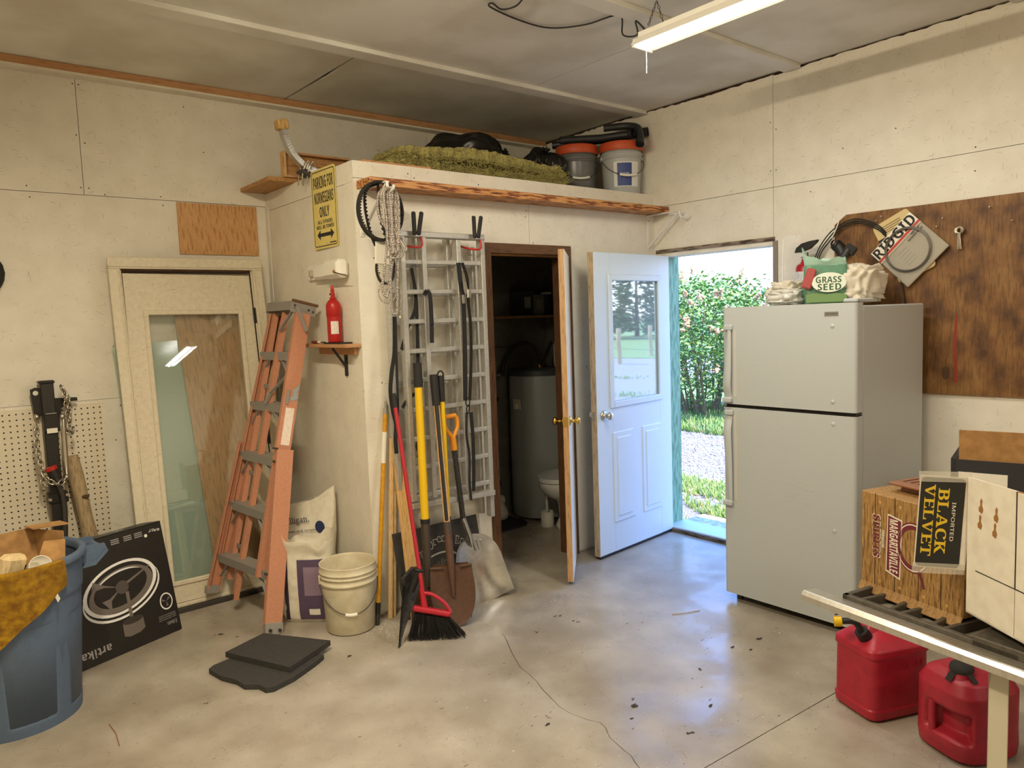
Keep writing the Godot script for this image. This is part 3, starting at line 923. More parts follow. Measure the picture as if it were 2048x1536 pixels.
func bush(r: RandomNumberGenerator, called: String, label: String, base: Vector3, rad: float, high: float, leaves: int, blossoms: int) -> void:
	var t := thing(called, label, "bush", base)
	var bark := hexm("7b6a55", 0.9)
	var stems := MB.new()
	for k in 46:
		var an := r.randf() * TAU
		var rr := rad * sqrt(r.randf()) * 0.85
		var top := Vector3(cos(an) * rr, high * r.randf_range(0.45, 0.8), sin(an) * rr)
		var foot := Vector3(cos(an), 0, sin(an)) * rr * 0.45
		stems.tube(curve([foot, foot.lerp(top, 0.5) + Vector3(r.randfn(0, 0.06), 0, r.randfn(0, 0.06)), top], 4), [0.018, 0.016, 0.015, 0.013, 0.012, 0.011, 0.010, 0.008, 0.006], 5, false)
	part(t, "stems", stems, bark)
	var lf := MB.new()
	lf.quad(Vector3(0, 0, 0), Vector3(0.42, 0.08, 0.45), Vector3(0, 0, 1), Vector3(-0.42, 0.08, 0.45))
	var pl := []
	var cs := []
	var bump := FastNoiseLite.new()
	bump.seed = 5
	bump.frequency = 0.9
	while pl.size() < leaves:
		var d := Vector3(r.randfn(0, 1), r.randfn(0, 1), r.randfn(0, 1)).normalized()
		var f := pow(r.randf(), 0.22)
		var p := Vector3(d.x * rad, 0, d.z * rad)
		var lump := 1.0 + 0.32 * bump.get_noise_3d(d.x * 2.2, d.y * 2.2, d.z * 2.2)
		p = p * f * lump
		p.y = high * (0.56 + 0.44 * d.y * f * lump)
		# open skirt: leaves thin out near the ground
		if p.y < high * 0.42 and r.randf() > 0.55: continue
		if p.y < 0.05: continue
		var s := r.randf_range(0.045, 0.085)
		pl.append(Transform3D(Basis.from_euler(Vector3(r.randf_range(-0.9, 0.9), r.randf() * TAU, r.randf_range(-0.7, 0.7))).scaled(Vector3(s, s, s)), p))
		var hue: String = ["6d9046", "5c8446", "84a34c", "4f7a44", "98b356", "6b8f50"][r.randi() % 6]
		cs.append(lin(hue))
	scatter(t, "foliage", lf.mesh(), leaf_mat(0.75, 0.4), pl, cs)
	if blossoms:
		pl = []; cs = []
		for k in blossoms:
			var d := Vector3(r.randfn(0, 1), r.randf_range(-0.25, 0.95), r.randfn(0, 1)).normalized()
			var c := Vector3(d.x * rad, high * (0.56 + 0.44 * d.y), d.z * rad)
			for q in 34:
				var s := r.randf_range(0.012, 0.024)
				var h := r.randf()
				pl.append(Transform3D(Basis.from_euler(Vector3(r.randf() * 6, r.randf() * 6, 0)).scaled(Vector3(s, s, s)), c + d * h * 0.15 + Vector3(r.randfn(0, 0.025), r.randfn(0, 0.025), r.randfn(0, 0.025)) * (1.2 - h)))
				cs.append(lin(["c9a27a", "b98d66", "d8bb92"][r.randi() % 3]))
		scatter(t, "spent_blossoms", MB.new().ball(Vector3.ZERO, Vector3.ONE, 5).mesh(), leaf_mat(0.8, 0.1), pl, cs)

func conifer(r: RandomNumberGenerator, base: Vector3, high: float) -> void:
	var t := thing("conifer_tree", "dark green conifer standing in the field across the yard", "tree", base, 0.0, "conifers across the yard")
	part(t, "trunk", MB.new().tube([Vector3(0, -0.1, 0), Vector3(0, high, 0)], [0.2, 0.03], 7), hexm("5c4a3a", 0.95))
	var pl := []
	var cs := []
	var lf := MB.new()
	for k in 5:
		var a := k * 1.3
		lf.quad(Vector3(0, 0.02 * k, 0), Vector3(0.12 * cos(a), 0.1 * sin(a), 0.5), Vector3(0, -0.15, 1.0), Vector3(-0.12 * cos(a), -0.1 * sin(a), 0.5))
	for k in 1500:
		var y := pow(r.randf(), 1.25)
		var an := r.randf() * TAU
		var rr := (1.0 - y) * high * 0.23 + 0.12
		var s := r.randf_range(0.35, 0.75)
		var f := r.randf_range(0.25, 1.0)
		var b := Basis(Vector3.UP, -an + PI / 2) * Basis(Vector3.RIGHT, r.randf_range(-0.1, 0.5)) * Basis(Vector3.BACK, r.randf() * 3.0)
		pl.append(Transform3D(b.scaled(Vector3(s, s, s)), Vector3(cos(an) * rr * f, 0.5 + y * (high - 0.6), sin(an) * rr * f)))
		cs.append(lin(["4a6d4b", "5d8058", "3d5f49", "6d9064"][r.randi() % 4]))
	scatter(t, "needles", lf.mesh(), leaf_mat(0.7, 0.25), pl, cs)

func disc_print(parent: Node, called: String, m: Material, xf: Transform3D, rx: float, ry: float, inner := 0.0, thick := 0.0006) -> MeshInstance3D:
	# flat printed ellipse or ring on a face
	var b := MB.new()
	var seg := 40
	for k in seg:
		var a := TAU * k / seg
		var c := TAU * (k + 1) / seg
		var e := Vector2(cos(a), sin(a))
		var f := Vector2(cos(c), sin(c))
		var o := func(v: Vector2, s: float) -> Vector3: return xf * Vector3(v.x * rx * s, v.y * ry * s, thick)
		if inner > 0.0: b.quad(o.call(e, inner), o.call(e, 1.0), o.call(f, 1.0), o.call(f, inner))
		else: b.tri(xf * Vector3(0, 0, thick), o.call(e, 1.0), o.call(f, 1.0))
	return part(parent, called, b, m)

func build_left() -> void:
	# ---- pegboard screwed to the back wall
	var im := Image.create(64, 64, false, Image.FORMAT_RGB8)
	im.fill(Color(1, 1, 1))
	for y in 64:
		for x in 64:
			var d := Vector2(x - 32, y - 32).length()
			if d < 9.0: im.set_pixel(x, y, Color(0.12, 0.1, 0.08))
	var pt := ImageTexture.create_from_image(im)
	var pm := tex(hexm("ddd2ba", 0.6), pt, Vector3(32, 32, 32), true)
	single("pegboard", MB.new().bx(-0.36, 0.02, ZB + 0.0005, 0.868, 1.228, ZB + 0.006), pm, "off-white perforated pegboard fixed low on the back wall", "pegboard")
	# ---- oak plywood patch above the leaning door
	single("plywood_patch", MB.new().bx(1.366, 2.092, ZB + 0.0005, 1.853, 2.404, ZB + 0.012), M.oak, "square of oak plywood with cathedral grain above the leaning door", "plywood")
	# ---- cable coil at the edge of the back wall
	var cp := []
	for k in 60:
		var a := TAU * k / 20.0
		cp.append(Vector3(0.33 + sin(a) * (0.115 + 0.006 * (k / 20)), 1.965 + cos(a) * 0.125, ZB + 0.03 + 0.004 * (k / 20)))
	single("cable_coil", MB.new().tube(cp, 0.006, 6), M.black_rubber, "black cable coil hanging on the back wall above the pegboard", "cable")
	build_leaning_door()
	build_fan_box()
	build_waste_bin()
	build_hitch()
	# ---- weathered log
	var q := []
	var rr := []
	for k in 9:
		var t := k / 8.0
		q.append(Vector3(0.79 - 0.105 * t, 0.005 + 0.945 * t, -4.69 - 0.07 * t))
		rr.append(0.042 - 0.005 * t + 0.003 * sin(k * 2.1))
	var lm := wood("7d6a50", "b59d78", 53, "y", 1.5, 0.9)
	var lg := thing("fence_log", "weathered round log standing against the pegboard", "log")
	part(lg, "trunk", MB.new().tube(q, rr, 14), lm)
	part(lg, "knot", MB.new().ball(Vector3(0.73, 0.72, -4.705), Vector3(0.02, 0.012, 0.012), 8), hexm("4b3b29", 0.9))
	# ---- shelf board and wooden tray on the closet's back corner
	single("shelf_plank", MB.new().bx(1.76, 2.492, -4.83, 2.35, 2.517, -4.36, 0.002), wood("8e6434", "b88a52", 55, "z", 1.0), "plank laid over the closet's back corner, sticking out", "plank")
	var tr := thing("wooden_tray", "shallow wooden tray standing on edge on the corner plank", "tray", Vector3(1.865, 2.518, -4.37))
	part(tr, "back", MB.new().bx(0.0, 0.0, -0.02, 0.42, 0.15, -0.012), wood("96683a", "b98850", 57, "x"))
	part(tr, "rim", MB.new().bx(0.0, 0.138, -0.02, 0.42, 0.15, 0.03), M.pine)
	part(tr, "rim", MB.new().bx(0.0, 0.0, -0.02, 0.42, 0.012, 0.03), M.pine)
	part(tr, "rim", MB.new().bx(-0.014, 0.0, -0.02, 0.0, 0.15, 0.034), wood("a9783f", "d3ab72", 58, "y"))
	# ---- curved galvanised arm with U-bolts
	var arm := thing("galvanised_arm", "curved galvanised steel arm with a wooden cap and U-bolts", "bracket")
	var ap := curve([Vector3(1.775, 2.745, -4.15), Vector3(1.79, 2.68, -4.15), Vector3(1.825, 2.61, -4.15), Vector3(1.875, 2.56, -4.15), Vector3(1.935, 2.528, -4.15), Vector3(2.08, 2.515, -4.15)], 5)
	var ab := MB.new()
	for k in ap.size() - 1:
		ab.beam(ap[k], ap[k + 1] + (ap[k + 1] - ap[k]) * 0.1, 0.05, 0.03, Vector3(0, 0, 1), 0.0)
	part(arm, "arm", ab, M.zinc)
	part(arm, "cap", MB.new().box(Vector3(0.062, 0.055, 0.066), Transform3D(Basis(Vector3.BACK, 0.12), Vector3(1.77, 2.765, -4.15)), 0.006), wood("8f6a35", "c9a566", 59, "y"), "chipped wooden cap")
	for z in [-4.175, -4.125]:
		for dx in [0.0, 0.03]:
			part(arm, "u_bolt", MB.new().tube(curve([Vector3(1.86 + dx, 2.44, z), Vector3(1.875 + dx, 2.52, z), Vector3(1.90 + dx, 2.57, z + 0.02), Vector3(1.91 + dx, 2.53, z + 0.035)], 5), 0.004, 6), M.chain)
	part(arm, "clamp_plate", MB.new().box(Vector3(0.06, 0.02, 0.08), Transform3D(Basis(Vector3.BACK, -0.5), Vector3(1.885, 2.505, -4.15)), 0.004), M.dark_steel)

func build_leaning_door() -> void:
	var t := thing("spare_door", "spare prehung door with a long glass pane leaning against the wall", "door", Vector3(0.94, 0.0, -4.475))
	t.rotation.x = -atan2(0.26, 2.066)
	# local: x 0..0.885 across, y up 0..2.075, z<0 behind the face
	var W := 0.885
	var H := 2.075
	var D := 0.095
	var fp := tex(mat(Color("ddd3bb"), 0.6), speckled(512, 15, 0.03, Color(0.945, 0.935, 0.915), Color.WHITE, 420, Color(0.4, 0.33, 0.25), 160), Vector3(1.6, 1.6, 1.6), false)
	for q in [[0.0, 0.062], [W - 0.062, W]]:
		part(t, "casing", MB.new().bx(q[0], 0.03, -0.018, q[1], H - 0.06, 0, 0.004), fp)
		var xi: float = q[1] if q[0] < 0.1 else q[0]
		var s := 1.0 if q[0] < 0.1 else -1.0
		part(t, "casing_bead", MB.new().bx(xi - s * 0.014, 0.03, 0.0, xi - s * 0.004, H - 0.06, 0.006, 0.003), fp)
		part(t, "jamb", MB.new().bx(xi - s * 0.012, 0.03, -D, xi + s * 0.008, H - 0.06, -0.018), fp)
	part(t, "casing", MB.new().bx(0.0, H - 0.0595, -0.018, W, H, 0.0005, 0.004), fp)
	part(t, "casing_bead", MB.new().bx(0.0, H - 0.07, 0.0, W, H - 0.06, 0.006, 0.003), fp)
	part(t, "jamb", MB.new().bx(0.03, H - 0.075, -D, W - 0.03, H - 0.055, -0.018), M.dark_wood_h)
	part(t, "sill", MB.new().bx(0.03, 0.0, -D, W - 0.03, 0.028, 0.012, 0.004), M.dark_steel)
	part(t, "sill_lip", MB.new().bx(0.03, 0.028, -D, W - 0.03, 0.05, -0.01, 0.004), fp)
	# leaf: stiles, rails, glazing bead, pane; slightly dropped in the frame
	var l := Transform3D(Basis(Vector3.BACK, -0.012), Vector3(0.055, 0.055, -0.03))
	var x0 := 0.112
	var x1 := 0.647
	var y0 := 0.12
	var y1 := 1.692
	var LW := 0.765
	var LH := 1.93
	var leaf := MB.new()
	for a in [[0.0, 0.0, x0, LH], [x1, 0.0, LW, LH], [x0, 0.0, x1, y0], [x0, y1, x1, LH]]:
		leaf.box(Vector3(a[2] - a[0], a[3] - a[1], 0.04), l * Transform3D(Basis.IDENTITY, Vector3((a[0] + a[2]) / 2, (a[1] + a[3]) / 2, -0.02)))
	part(t, "leaf", leaf, fp)
	var bead := MB.new()
	for a in [[x0 - 0.022, y0 - 0.022, x0 + 0.006, y1 + 0.022], [x1 - 0.006, y0 - 0.022, x1 + 0.022, y1 + 0.022], [x0, y0 - 0.022, x1, y0 + 0.006], [x0, y1 - 0.006, x1, y1 + 0.022]]:
		bead.box(Vector3(a[2] - a[0], a[3] - a[1], 0.014), l * Transform3D(Basis.IDENTITY, Vector3((a[0] + a[2]) / 2, (a[1] + a[3]) / 2, 0.003)), 0.005)
	part(t, "glazing_bead", bead, fp)
	var g := glassy(Color(0.78, 0.88, 0.82, 0.015), 0.01)
	part(t, "pane", MB.new().box(Vector3(x1 - x0, y1 - y0, 0.003), l * Transform3D(Basis.IDENTITY, Vector3((x0 + x1) / 2, (y0 + y1) / 2, -0.006))), g, "clear glass pane")
	var g2 := glassy(Color(0.72, 0.86, 0.78, 0.05), 0.01)
	part(t, "pane", MB.new().box(Vector3(x1 - x0, y1 - y0, 0.003), l * Transform3D(Basis.IDENTITY, Vector3((x0 + x1) / 2, (y0 + y1) / 2, -0.026))), g2, "inner glass pane")
	for y in [1.72, 0.95, 0.25]:
		part(t, "hinge", MB.new().bx(W - 0.078, y - 0.05, -0.03, W - 0.062, y + 0.05, -0.014, 0.003), M.black)
	part(t, "weather_strip", MB.new().beam(Vector3(W - 0.068, 0.05, -0.028), Vector3(W - 0.07, 2.0, -0.028), 0.012, 0.01), M.black_rubber)
	# oak-veneer sheet and a glass sheet stored behind the leaning door
	var b := single("veneer_sheet", MB.new().box(Vector3(0.42, 1.9, 0.008)), wood("8a6236", "b58a57", 62, "y", 1.0, 0.5), "oak veneer sheet standing behind the leaning door's glass", "plywood")
	b.transform = Transform3D(Basis(Vector3.RIGHT, -0.125) * Basis(Vector3.BACK, 0.05), Vector3(1.54, 0.96, -4.696))
	var gs := single("glass_sheet", MB.new().box(Vector3(0.36, 1.55, 0.005)), glassy(Color(0.66, 0.80, 0.74, 0.32), 0.08), "pale green glass sheet standing behind the leaning door's pane", "glass")
	gs.transform = Transform3D(Basis(Vector3.RIGHT, -0.11) * Basis(Vector3.BACK, 0.05), Vector3(1.16, 0.79, -4.70))

func build_fan_box() -> void:
	var t := thing("fan_carton", "black ceiling fan carton stored upside down beside the waste bin", "box", Vector3(1.061, 0.003, -4.227))
	var u := Vector3(0.934, 0, -0.358)
	t.basis = Basis(u, Vector3.UP, u.cross(Vector3.UP)) * Basis(Vector3.RIGHT, -0.20)
	# local: x from -W to 0, y up, z toward the room
	var W := 0.645
	var H := 0.60
	var D := 0.175
	var bk := tex(hexm("211e1b", 0.45), noise_tex(0.03, [[0.2, Color(0.92, 0.92, 0.92)], [0.7, Color.WHITE]], 63, 256), Vector3(3, 3, 3), false)
	part(t, "carton", MB.new().bx(-W, 0.0, -D, 0.0, H, 0.0, 0.003), bk)
	part(t, "top_flap", MB.new().bx(-W, H, -D, 0.002, H + 0.004, -D * 0.5 + 0.01), bk)
	part(t, "top_flap", MB.new().bx(-W, H, -D * 0.5 + 0.012, 0.0, H + 0.003, 0.0), bk)
	var wh := hexm("e8e6e2", 0.5)
	var ch := hexm("8d857e", 0.35, 0.6)
	var dk := hexm("5a5350", 0.5, 0.3)
	var gy := hexm("9d9893", 0.6)
	var face := Transform3D(Basis.IDENTITY, Vector3(0, 0, 0.0004))
	var pr := Node3D.new()
	pr.name = "fan_picture"
	t.add_child(pr)
	var c := Vector3(-0.285, 0.325, 0.0006)
	var tilt := Basis(Vector3.BACK, 0.2)
	disc_print(pr, "ring", wh, Transform3D(tilt, c + Vector3(0.004, -0.024, 0)), 0.215, 0.128, 0.8, 0.0003)
	disc_print(pr, "ring_gap", M.black, Transform3D(tilt, c + Vector3(0.003, -0.014, 0)), 0.208, 0.126, 0.86, 0.0008)
	disc_print(pr, "inner_band", ch, Transform3D(tilt, c), 0.19, 0.112, 0.78, 0.0006)
	disc_print(pr, "ring", wh, Transform3D(tilt, c), 0.205, 0.128, 0.9, 0.0012)
	for q in [[2.6, 0.165, 0.03], [-2.3, 0.14, 0.045]]:
		var d := Vector3(cos(q[0]), sin(q[0]) * 0.6, 0)
		var e: Vector3 = Vector3(-d.y, d.x, 0).normalized() * float(q[2])
		var o := c + Vector3(0, 0, 0.0016)
		part(pr, "blade", MB.new().prism(PackedVector2Array([Vector2(0, 0), Vector2(d.x * 0.4 + e.x * 0.7, d.y * 0.4 + e.y * 0.7) * 0.25, Vector2(d.x, d.y) * q[1] + Vector2(e.x, e.y), Vector2(d.x, d.y) * q[1] * 1.02 - Vector2(e.x, e.y) * 0.6, Vector2(d.x * 0.4 - e.x * 0.7, d.y * 0.4 - e.y * 0.7) * 0.25]), 0.0004, Transform3D(Basis.IDENTITY, o)), hexm("6f6561", 0.5))
	part(pr, "arm", MB.new().prism(poly([0, -0.006, 0.17, 0.062, 0.17, 0.07, 0, 0.01]), 0.0004, Transform3D(Basis.IDENTITY, c + Vector3(0, 0, 0.0016))), ch)
	disc_print(pr, "hub", dk, Transform3D(Basis.IDENTITY, c + Vector3(0.004, 0, 0.002)), 0.035, 0.034)
	part(pr, "rod", MB.new().prism(poly([-0.009, -0.19, 0.009, -0.19, 0.012, -0.03, -0.006, -0.03]), 0.0004, Transform3D(Basis.IDENTITY, c + Vector3(0.022, 0, 0.0012))), ch)
	part(pr, "canopy", MB.new().prism(poly([-0.058, -0.245, -0.03, -0.256, 0.03, -0.252, 0.058, -0.238, 0.056, -0.175, -0.056, -0.182]), 0.0004, Transform3D(Basis.IDENTITY, c + Vector3(0.025, 0, 0.0014))), ch)
	disc_print(pr, "canopy_top", hexm("3a322d", 0.5), Transform3D(Basis.IDENTITY, c + Vector3(0.025, -0.178, 0.0022)), 0.056, 0.018)
	disc_print(t, "small_ring", wh, Transform3D(Basis.IDENTITY, Vector3(-0.06, 0.175, 0.0006)), 0.037, 0.045, 0.84)
	for k in 3:
		var a := 0.6 + TAU * k / 3
		part(t, "small_blade", MB.new().prism(PackedVector2Array([Vector2(0, 0), Vector2.from_angle(a + 0.3) * 0.028, Vector2.from_angle(a - 0.2) * 0.028]), 0.0004, Transform3D(Basis.IDENTITY, Vector3(-0.06, 0.175, 0.0008))), ch)
	# print is upside down
	var turned := func(x: float, y: float) -> Transform3D: return Transform3D(Basis(Vector3.BACK, PI), Vector3(x, y, 0.0006))
	letters(t, "artika", gy, turned.call(-0.465, 0.055), 0.15, 0.042)
	letters(t, "Edwin", gy, turned.call(-0.05, 0.055), 0.055, 0.022, "sans")
	for k in 3:
		letters(t, ["LED CEILING FAN", "VENTILATEUR DE PLAFOND", "VENTILADOR DE TECHO"][k], gy, turned.call(-0.07, 0.083 + k * 0.011), 0.1, 0.006, "sans")
	letters(t, "17.1\"", wh, turned.call(-0.062, 0.565), 0.035, 0.014)
	letters(t, "43.4", wh, turned.call(-0.03, 0.56), 0.03, 0.013)
	disc_print(t, "dot", M.paper, Transform3D(Basis.IDENTITY, Vector3(-0.1, 0.545, 0.0006)), 0.009, 0.009)
	for x in [-0.14, -0.2, -0.27]:
		for k in 3:
			part(t, "small_print", MB.new().bx(x - 0.022, 0.548 + k * 0.01, 0.0, x + 0.022, 0.553 + k * 0.01, 0.0008), gy)
	disc_print(t, "top_ring", wh, Transform3D(Basis(Vector3.RIGHT, -PI / 2), Vector3(-0.33, H + 0.0042, -0.09)), 0.17, 0.05, 0.93)
	disc_print(t, "top_ring", wh, Transform3D(Basis(Vector3.RIGHT, -PI / 2), Vector3(-0.33, H + 0.0044, -0.087)), 0.145, 0.036, 0.9)

func build_waste_bin() -> void:
	var c := Vector3(0.265, 0.0, -3.76)
	var t := thing("waste_bin", "large blue plastic waste bin full of scrap", "bin", c)
	var bl := tex(hexm("58697f", 0.55), speckled(512, 65, 0.03, Color(0.93, 0.935, 0.95), Color.WHITE, 300, Color(0.4, 0.45, 0.5), 120), Vector3(1.6, 1.6, 1.6), false)
	var H := 0.70
	var rad := func(y: float) -> float:
		return 0.235 + 0.045 * y / H
	var seg := 64
	# body with raised panels
	var outer := func(a: float, b: float) -> Vector3:
		var y := b * (H - 0.03)
		var r: float = rad.call(y)
		var k := fposmod(a * 6.0 - 0.12, 1.0)
		var panel := smoothstep(0.16, 0.18, k) * (1.0 - smoothstep(0.84, 0.86, k)) * smoothstep(0.05, 0.056, y) * (1.0 - smoothstep(0.44, 0.446, y))
		r -= 0.006 * panel
		if y > 0.53: r += 0.006 * smoothstep(0.53, 0.537, y)
		return Vector3(cos(a * TAU) * r, y, -sin(a * TAU) * r)
	part(t, "body", MB.new().grid(180, 70, outer, true), bl)
	part(t, "inner_wall", MB.new().lathe([Vector2(0.272, H - 0.02), Vector2(0.262, 0.4), Vector2(0.235, 0.03), Vector2(0.0, 0.02)], 40), bl)
	part(t, "rim", MB.new().lathe([Vector2(0.272, H - 0.03), Vector2(0.296, H - 0.032), Vector2(0.3, H - 0.024), Vector2(0.299, H - 0.004), Vector2(0.292, H + 0.003), Vector2(0.278, H + 0.002), Vector2(0.27, H - 0.006), Vector2(0.268, H - 0.03)], 56), bl)
	part(t, "bottom", MB.new().lathe([Vector2(0.0, 0.002), Vector2(0.21, 0.0), Vector2(0.235, 0.006)], 40), bl)
	for s in [0.12, 0.12 + PI]:
		var h := MB.new()
		var d := Vector3(cos(s), 0, -sin(s))
		var w := Vector3(-d.z, 0, d.x)
		h.prism(poly([0.26, 0.6, 0.315, 0.602, 0.372, 0.655, 0.36, 0.664, 0.318, 0.622, 0.27, 0.62]), 0.012, Transform3D(Basis(d, Vector3.UP, d.cross(Vector3.UP)), w * 0.09))
		h.prism(poly([0.26, 0.6, 0.315, 0.602, 0.372, 0.655, 0.36, 0.69, 0.28, 0.695]), 0.006, Transform3D(Basis(d, Vector3.UP, d.cross(Vector3.UP)), w * 0.085))
		h.prism(poly([0.26, 0.6, 0.315, 0.602, 0.372, 0.655, 0.36, 0.69, 0.28, 0.695]), 0.006, Transform3D(Basis(d, Vector3.UP, d.cross(Vector3.UP)), -w * 0.085))
		h.box(Vector3(0.03, 0.02, 0.18), Transform3D(Basis(d, Vector3.UP, d.cross(Vector3.UP)), d * 0.355 + Vector3(0, 0.66, 0)), 0.006)
		h.box(Vector3(0.012, 0.09, 0.17), Transform3D(Basis(d, Vector3.UP, d.cross(Vector3.UP)) * Basis(Vector3.BACK, -0.75), d * 0.315 + Vector3(0, 0.632, 0)), 0.003)
		part(t, "handle", h, bl)
	# ---- scrap inside, each piece its own thing
	var cb := single("scrap_carton", MB.new().box(Vector3(0.40, 0.16, 0.005), Transform3D(Basis(Vector3.RIGHT, -0.12), Vector3(0, 0, -0.06))).box(Vector3(0.16, 0.15, 0.005), Transform3D(Basis(Vector3.UP, -1.25), Vector3(0.20, -0.005, 0.02))).box(Vector3(0.15, 0.005, 0.09), Transform3D(Basis(Vector3.BACK, -0.08), Vector3(0.21, 0.085, -0.02))), M.cardboard, "torn brown cardboard carton poking out of the waste bin", "cardboard")
	cb.transform = Transform3D(Basis(Vector3.UP, 0.28), c + Vector3(-0.02, 0.69, -0.06))
	var w1 := single("wood_chunk", MB.new().box(Vector3(0.11, 0.16, 0.06), Transform3D.IDENTITY, 0.018), wood("b59a6a", "e0c898", 66, "y", 2.0, 0.9), "pale split wood chunk in the waste bin", "wood")
	w1.transform = Transform3D(Basis.from_euler(Vector3(0.2, 0.6, -0.25)), c + Vector3(0.0, 0.66, 0.13))
	var w2 := single("wood_offcut", MB.new().box(Vector3(0.05, 0.2, 0.04), Transform3D.IDENTITY, 0.006), wood("8a5a34", "b98758", 67, "y", 2.0, 0.9), "reddish wood offcut standing in the waste bin", "wood")
	w2.transform = Transform3D(Basis.from_euler(Vector3(0.1, 0.2, 0.12)), c + Vector3(-0.1, 0.65, 0.11))
	var cup := thing("paper_cup", "white paper cup lying in the waste bin", "cup", c + Vector3(0.095, 0.665, 0.15))
	cup.rotation = Vector3(1.2, 0.5, 0.3)
	part(cup, "cup", MB.new().lathe([Vector2(0.03, -0.05), Vector2(0.042, 0.05), Vector2(0.044, 0.053), Vector2(0.041, 0.052), Vector2(0.03, -0.045), Vector2(0.0, -0.045)], 20), M.paper)
	var fl := single("cardboard_scrap", MB.new().prism(poly([0, 0, 0.12, 0.01, 0.13, 0.12, 0.05, 0.13]), 0.004), M.cardboard, "folded cardboard scrap leaning inside the waste bin rim", "cardboard")
	fl.transform = Transform3D(Basis.from_euler(Vector3(-0.5, -0.3, 0.1)), c + Vector3(0.09, 0.62, 0.06))
	# filling under the scrap
	var deb := single("bin_rubbish", MB.new().lathe([Vector2(0.255, 0.55), Vector2(0.2, 0.58), Vector2(0.0, 0.6)], 24), hexm("2b2722", 0.95), "dark bagged rubbish filling the waste bin", "rubbish", "", "stuff")
	deb.position = c
	# ---- rag over the rim
	var rag_m := tex(hexm("b58d12", 0.95), speckled(256, 68, 0.02, Color(0.55, 0.45, 0.3), Color(1, 1, 1), 1500, Color(0.45, 0.3, 0.05), 0), Vector3(4, 4, 4), false)
	var rag := thing("rag", "dirty yellow rag hanging over the waste bin rim", "rag", c)
	var rf := func(a: float, b: float) -> Vector3:
		# a across (angle round the rim), b from inside over the rim down the outside
		var an := lerpf(-0.95, -2.05, a)
		var drop: float = lerpf(0.12, 0.30, smoothstep(0.0, 0.75, a)) + 0.015 * sin(a * 9.0)
		var s := b * 1.25 - 0.25
		var r := 0.31
		var y := H + 0.012
		if s < 0: r = 0.31 + s * 0.28; y = H + 0.012 + s * 0.1
		else:
			r = 0.312 - s * 0.01 + 0.006 * sin(a * 14.0 + s * 3.0)
			y = H + 0.01 - s * drop
		an -= s * 0.12 * (a - 0.3)
		return Vector3(cos(an) * r, y, -sin(an) * r)
	part(rag, "cloth", MB.new().grid(30, 24, rf), rag_m)
	var tp: Vector3 = rf.call(0.13, 0.92)
	part(rag, "label_tag", MB.new().box(Vector3(0.02, 0.03, 0.001), Transform3D(Basis(Vector3.UP, 0.9) * Basis(Vector3.BACK, 0.5), tp + Vector3(0.004, -0.022, 0.006))), M.paper)

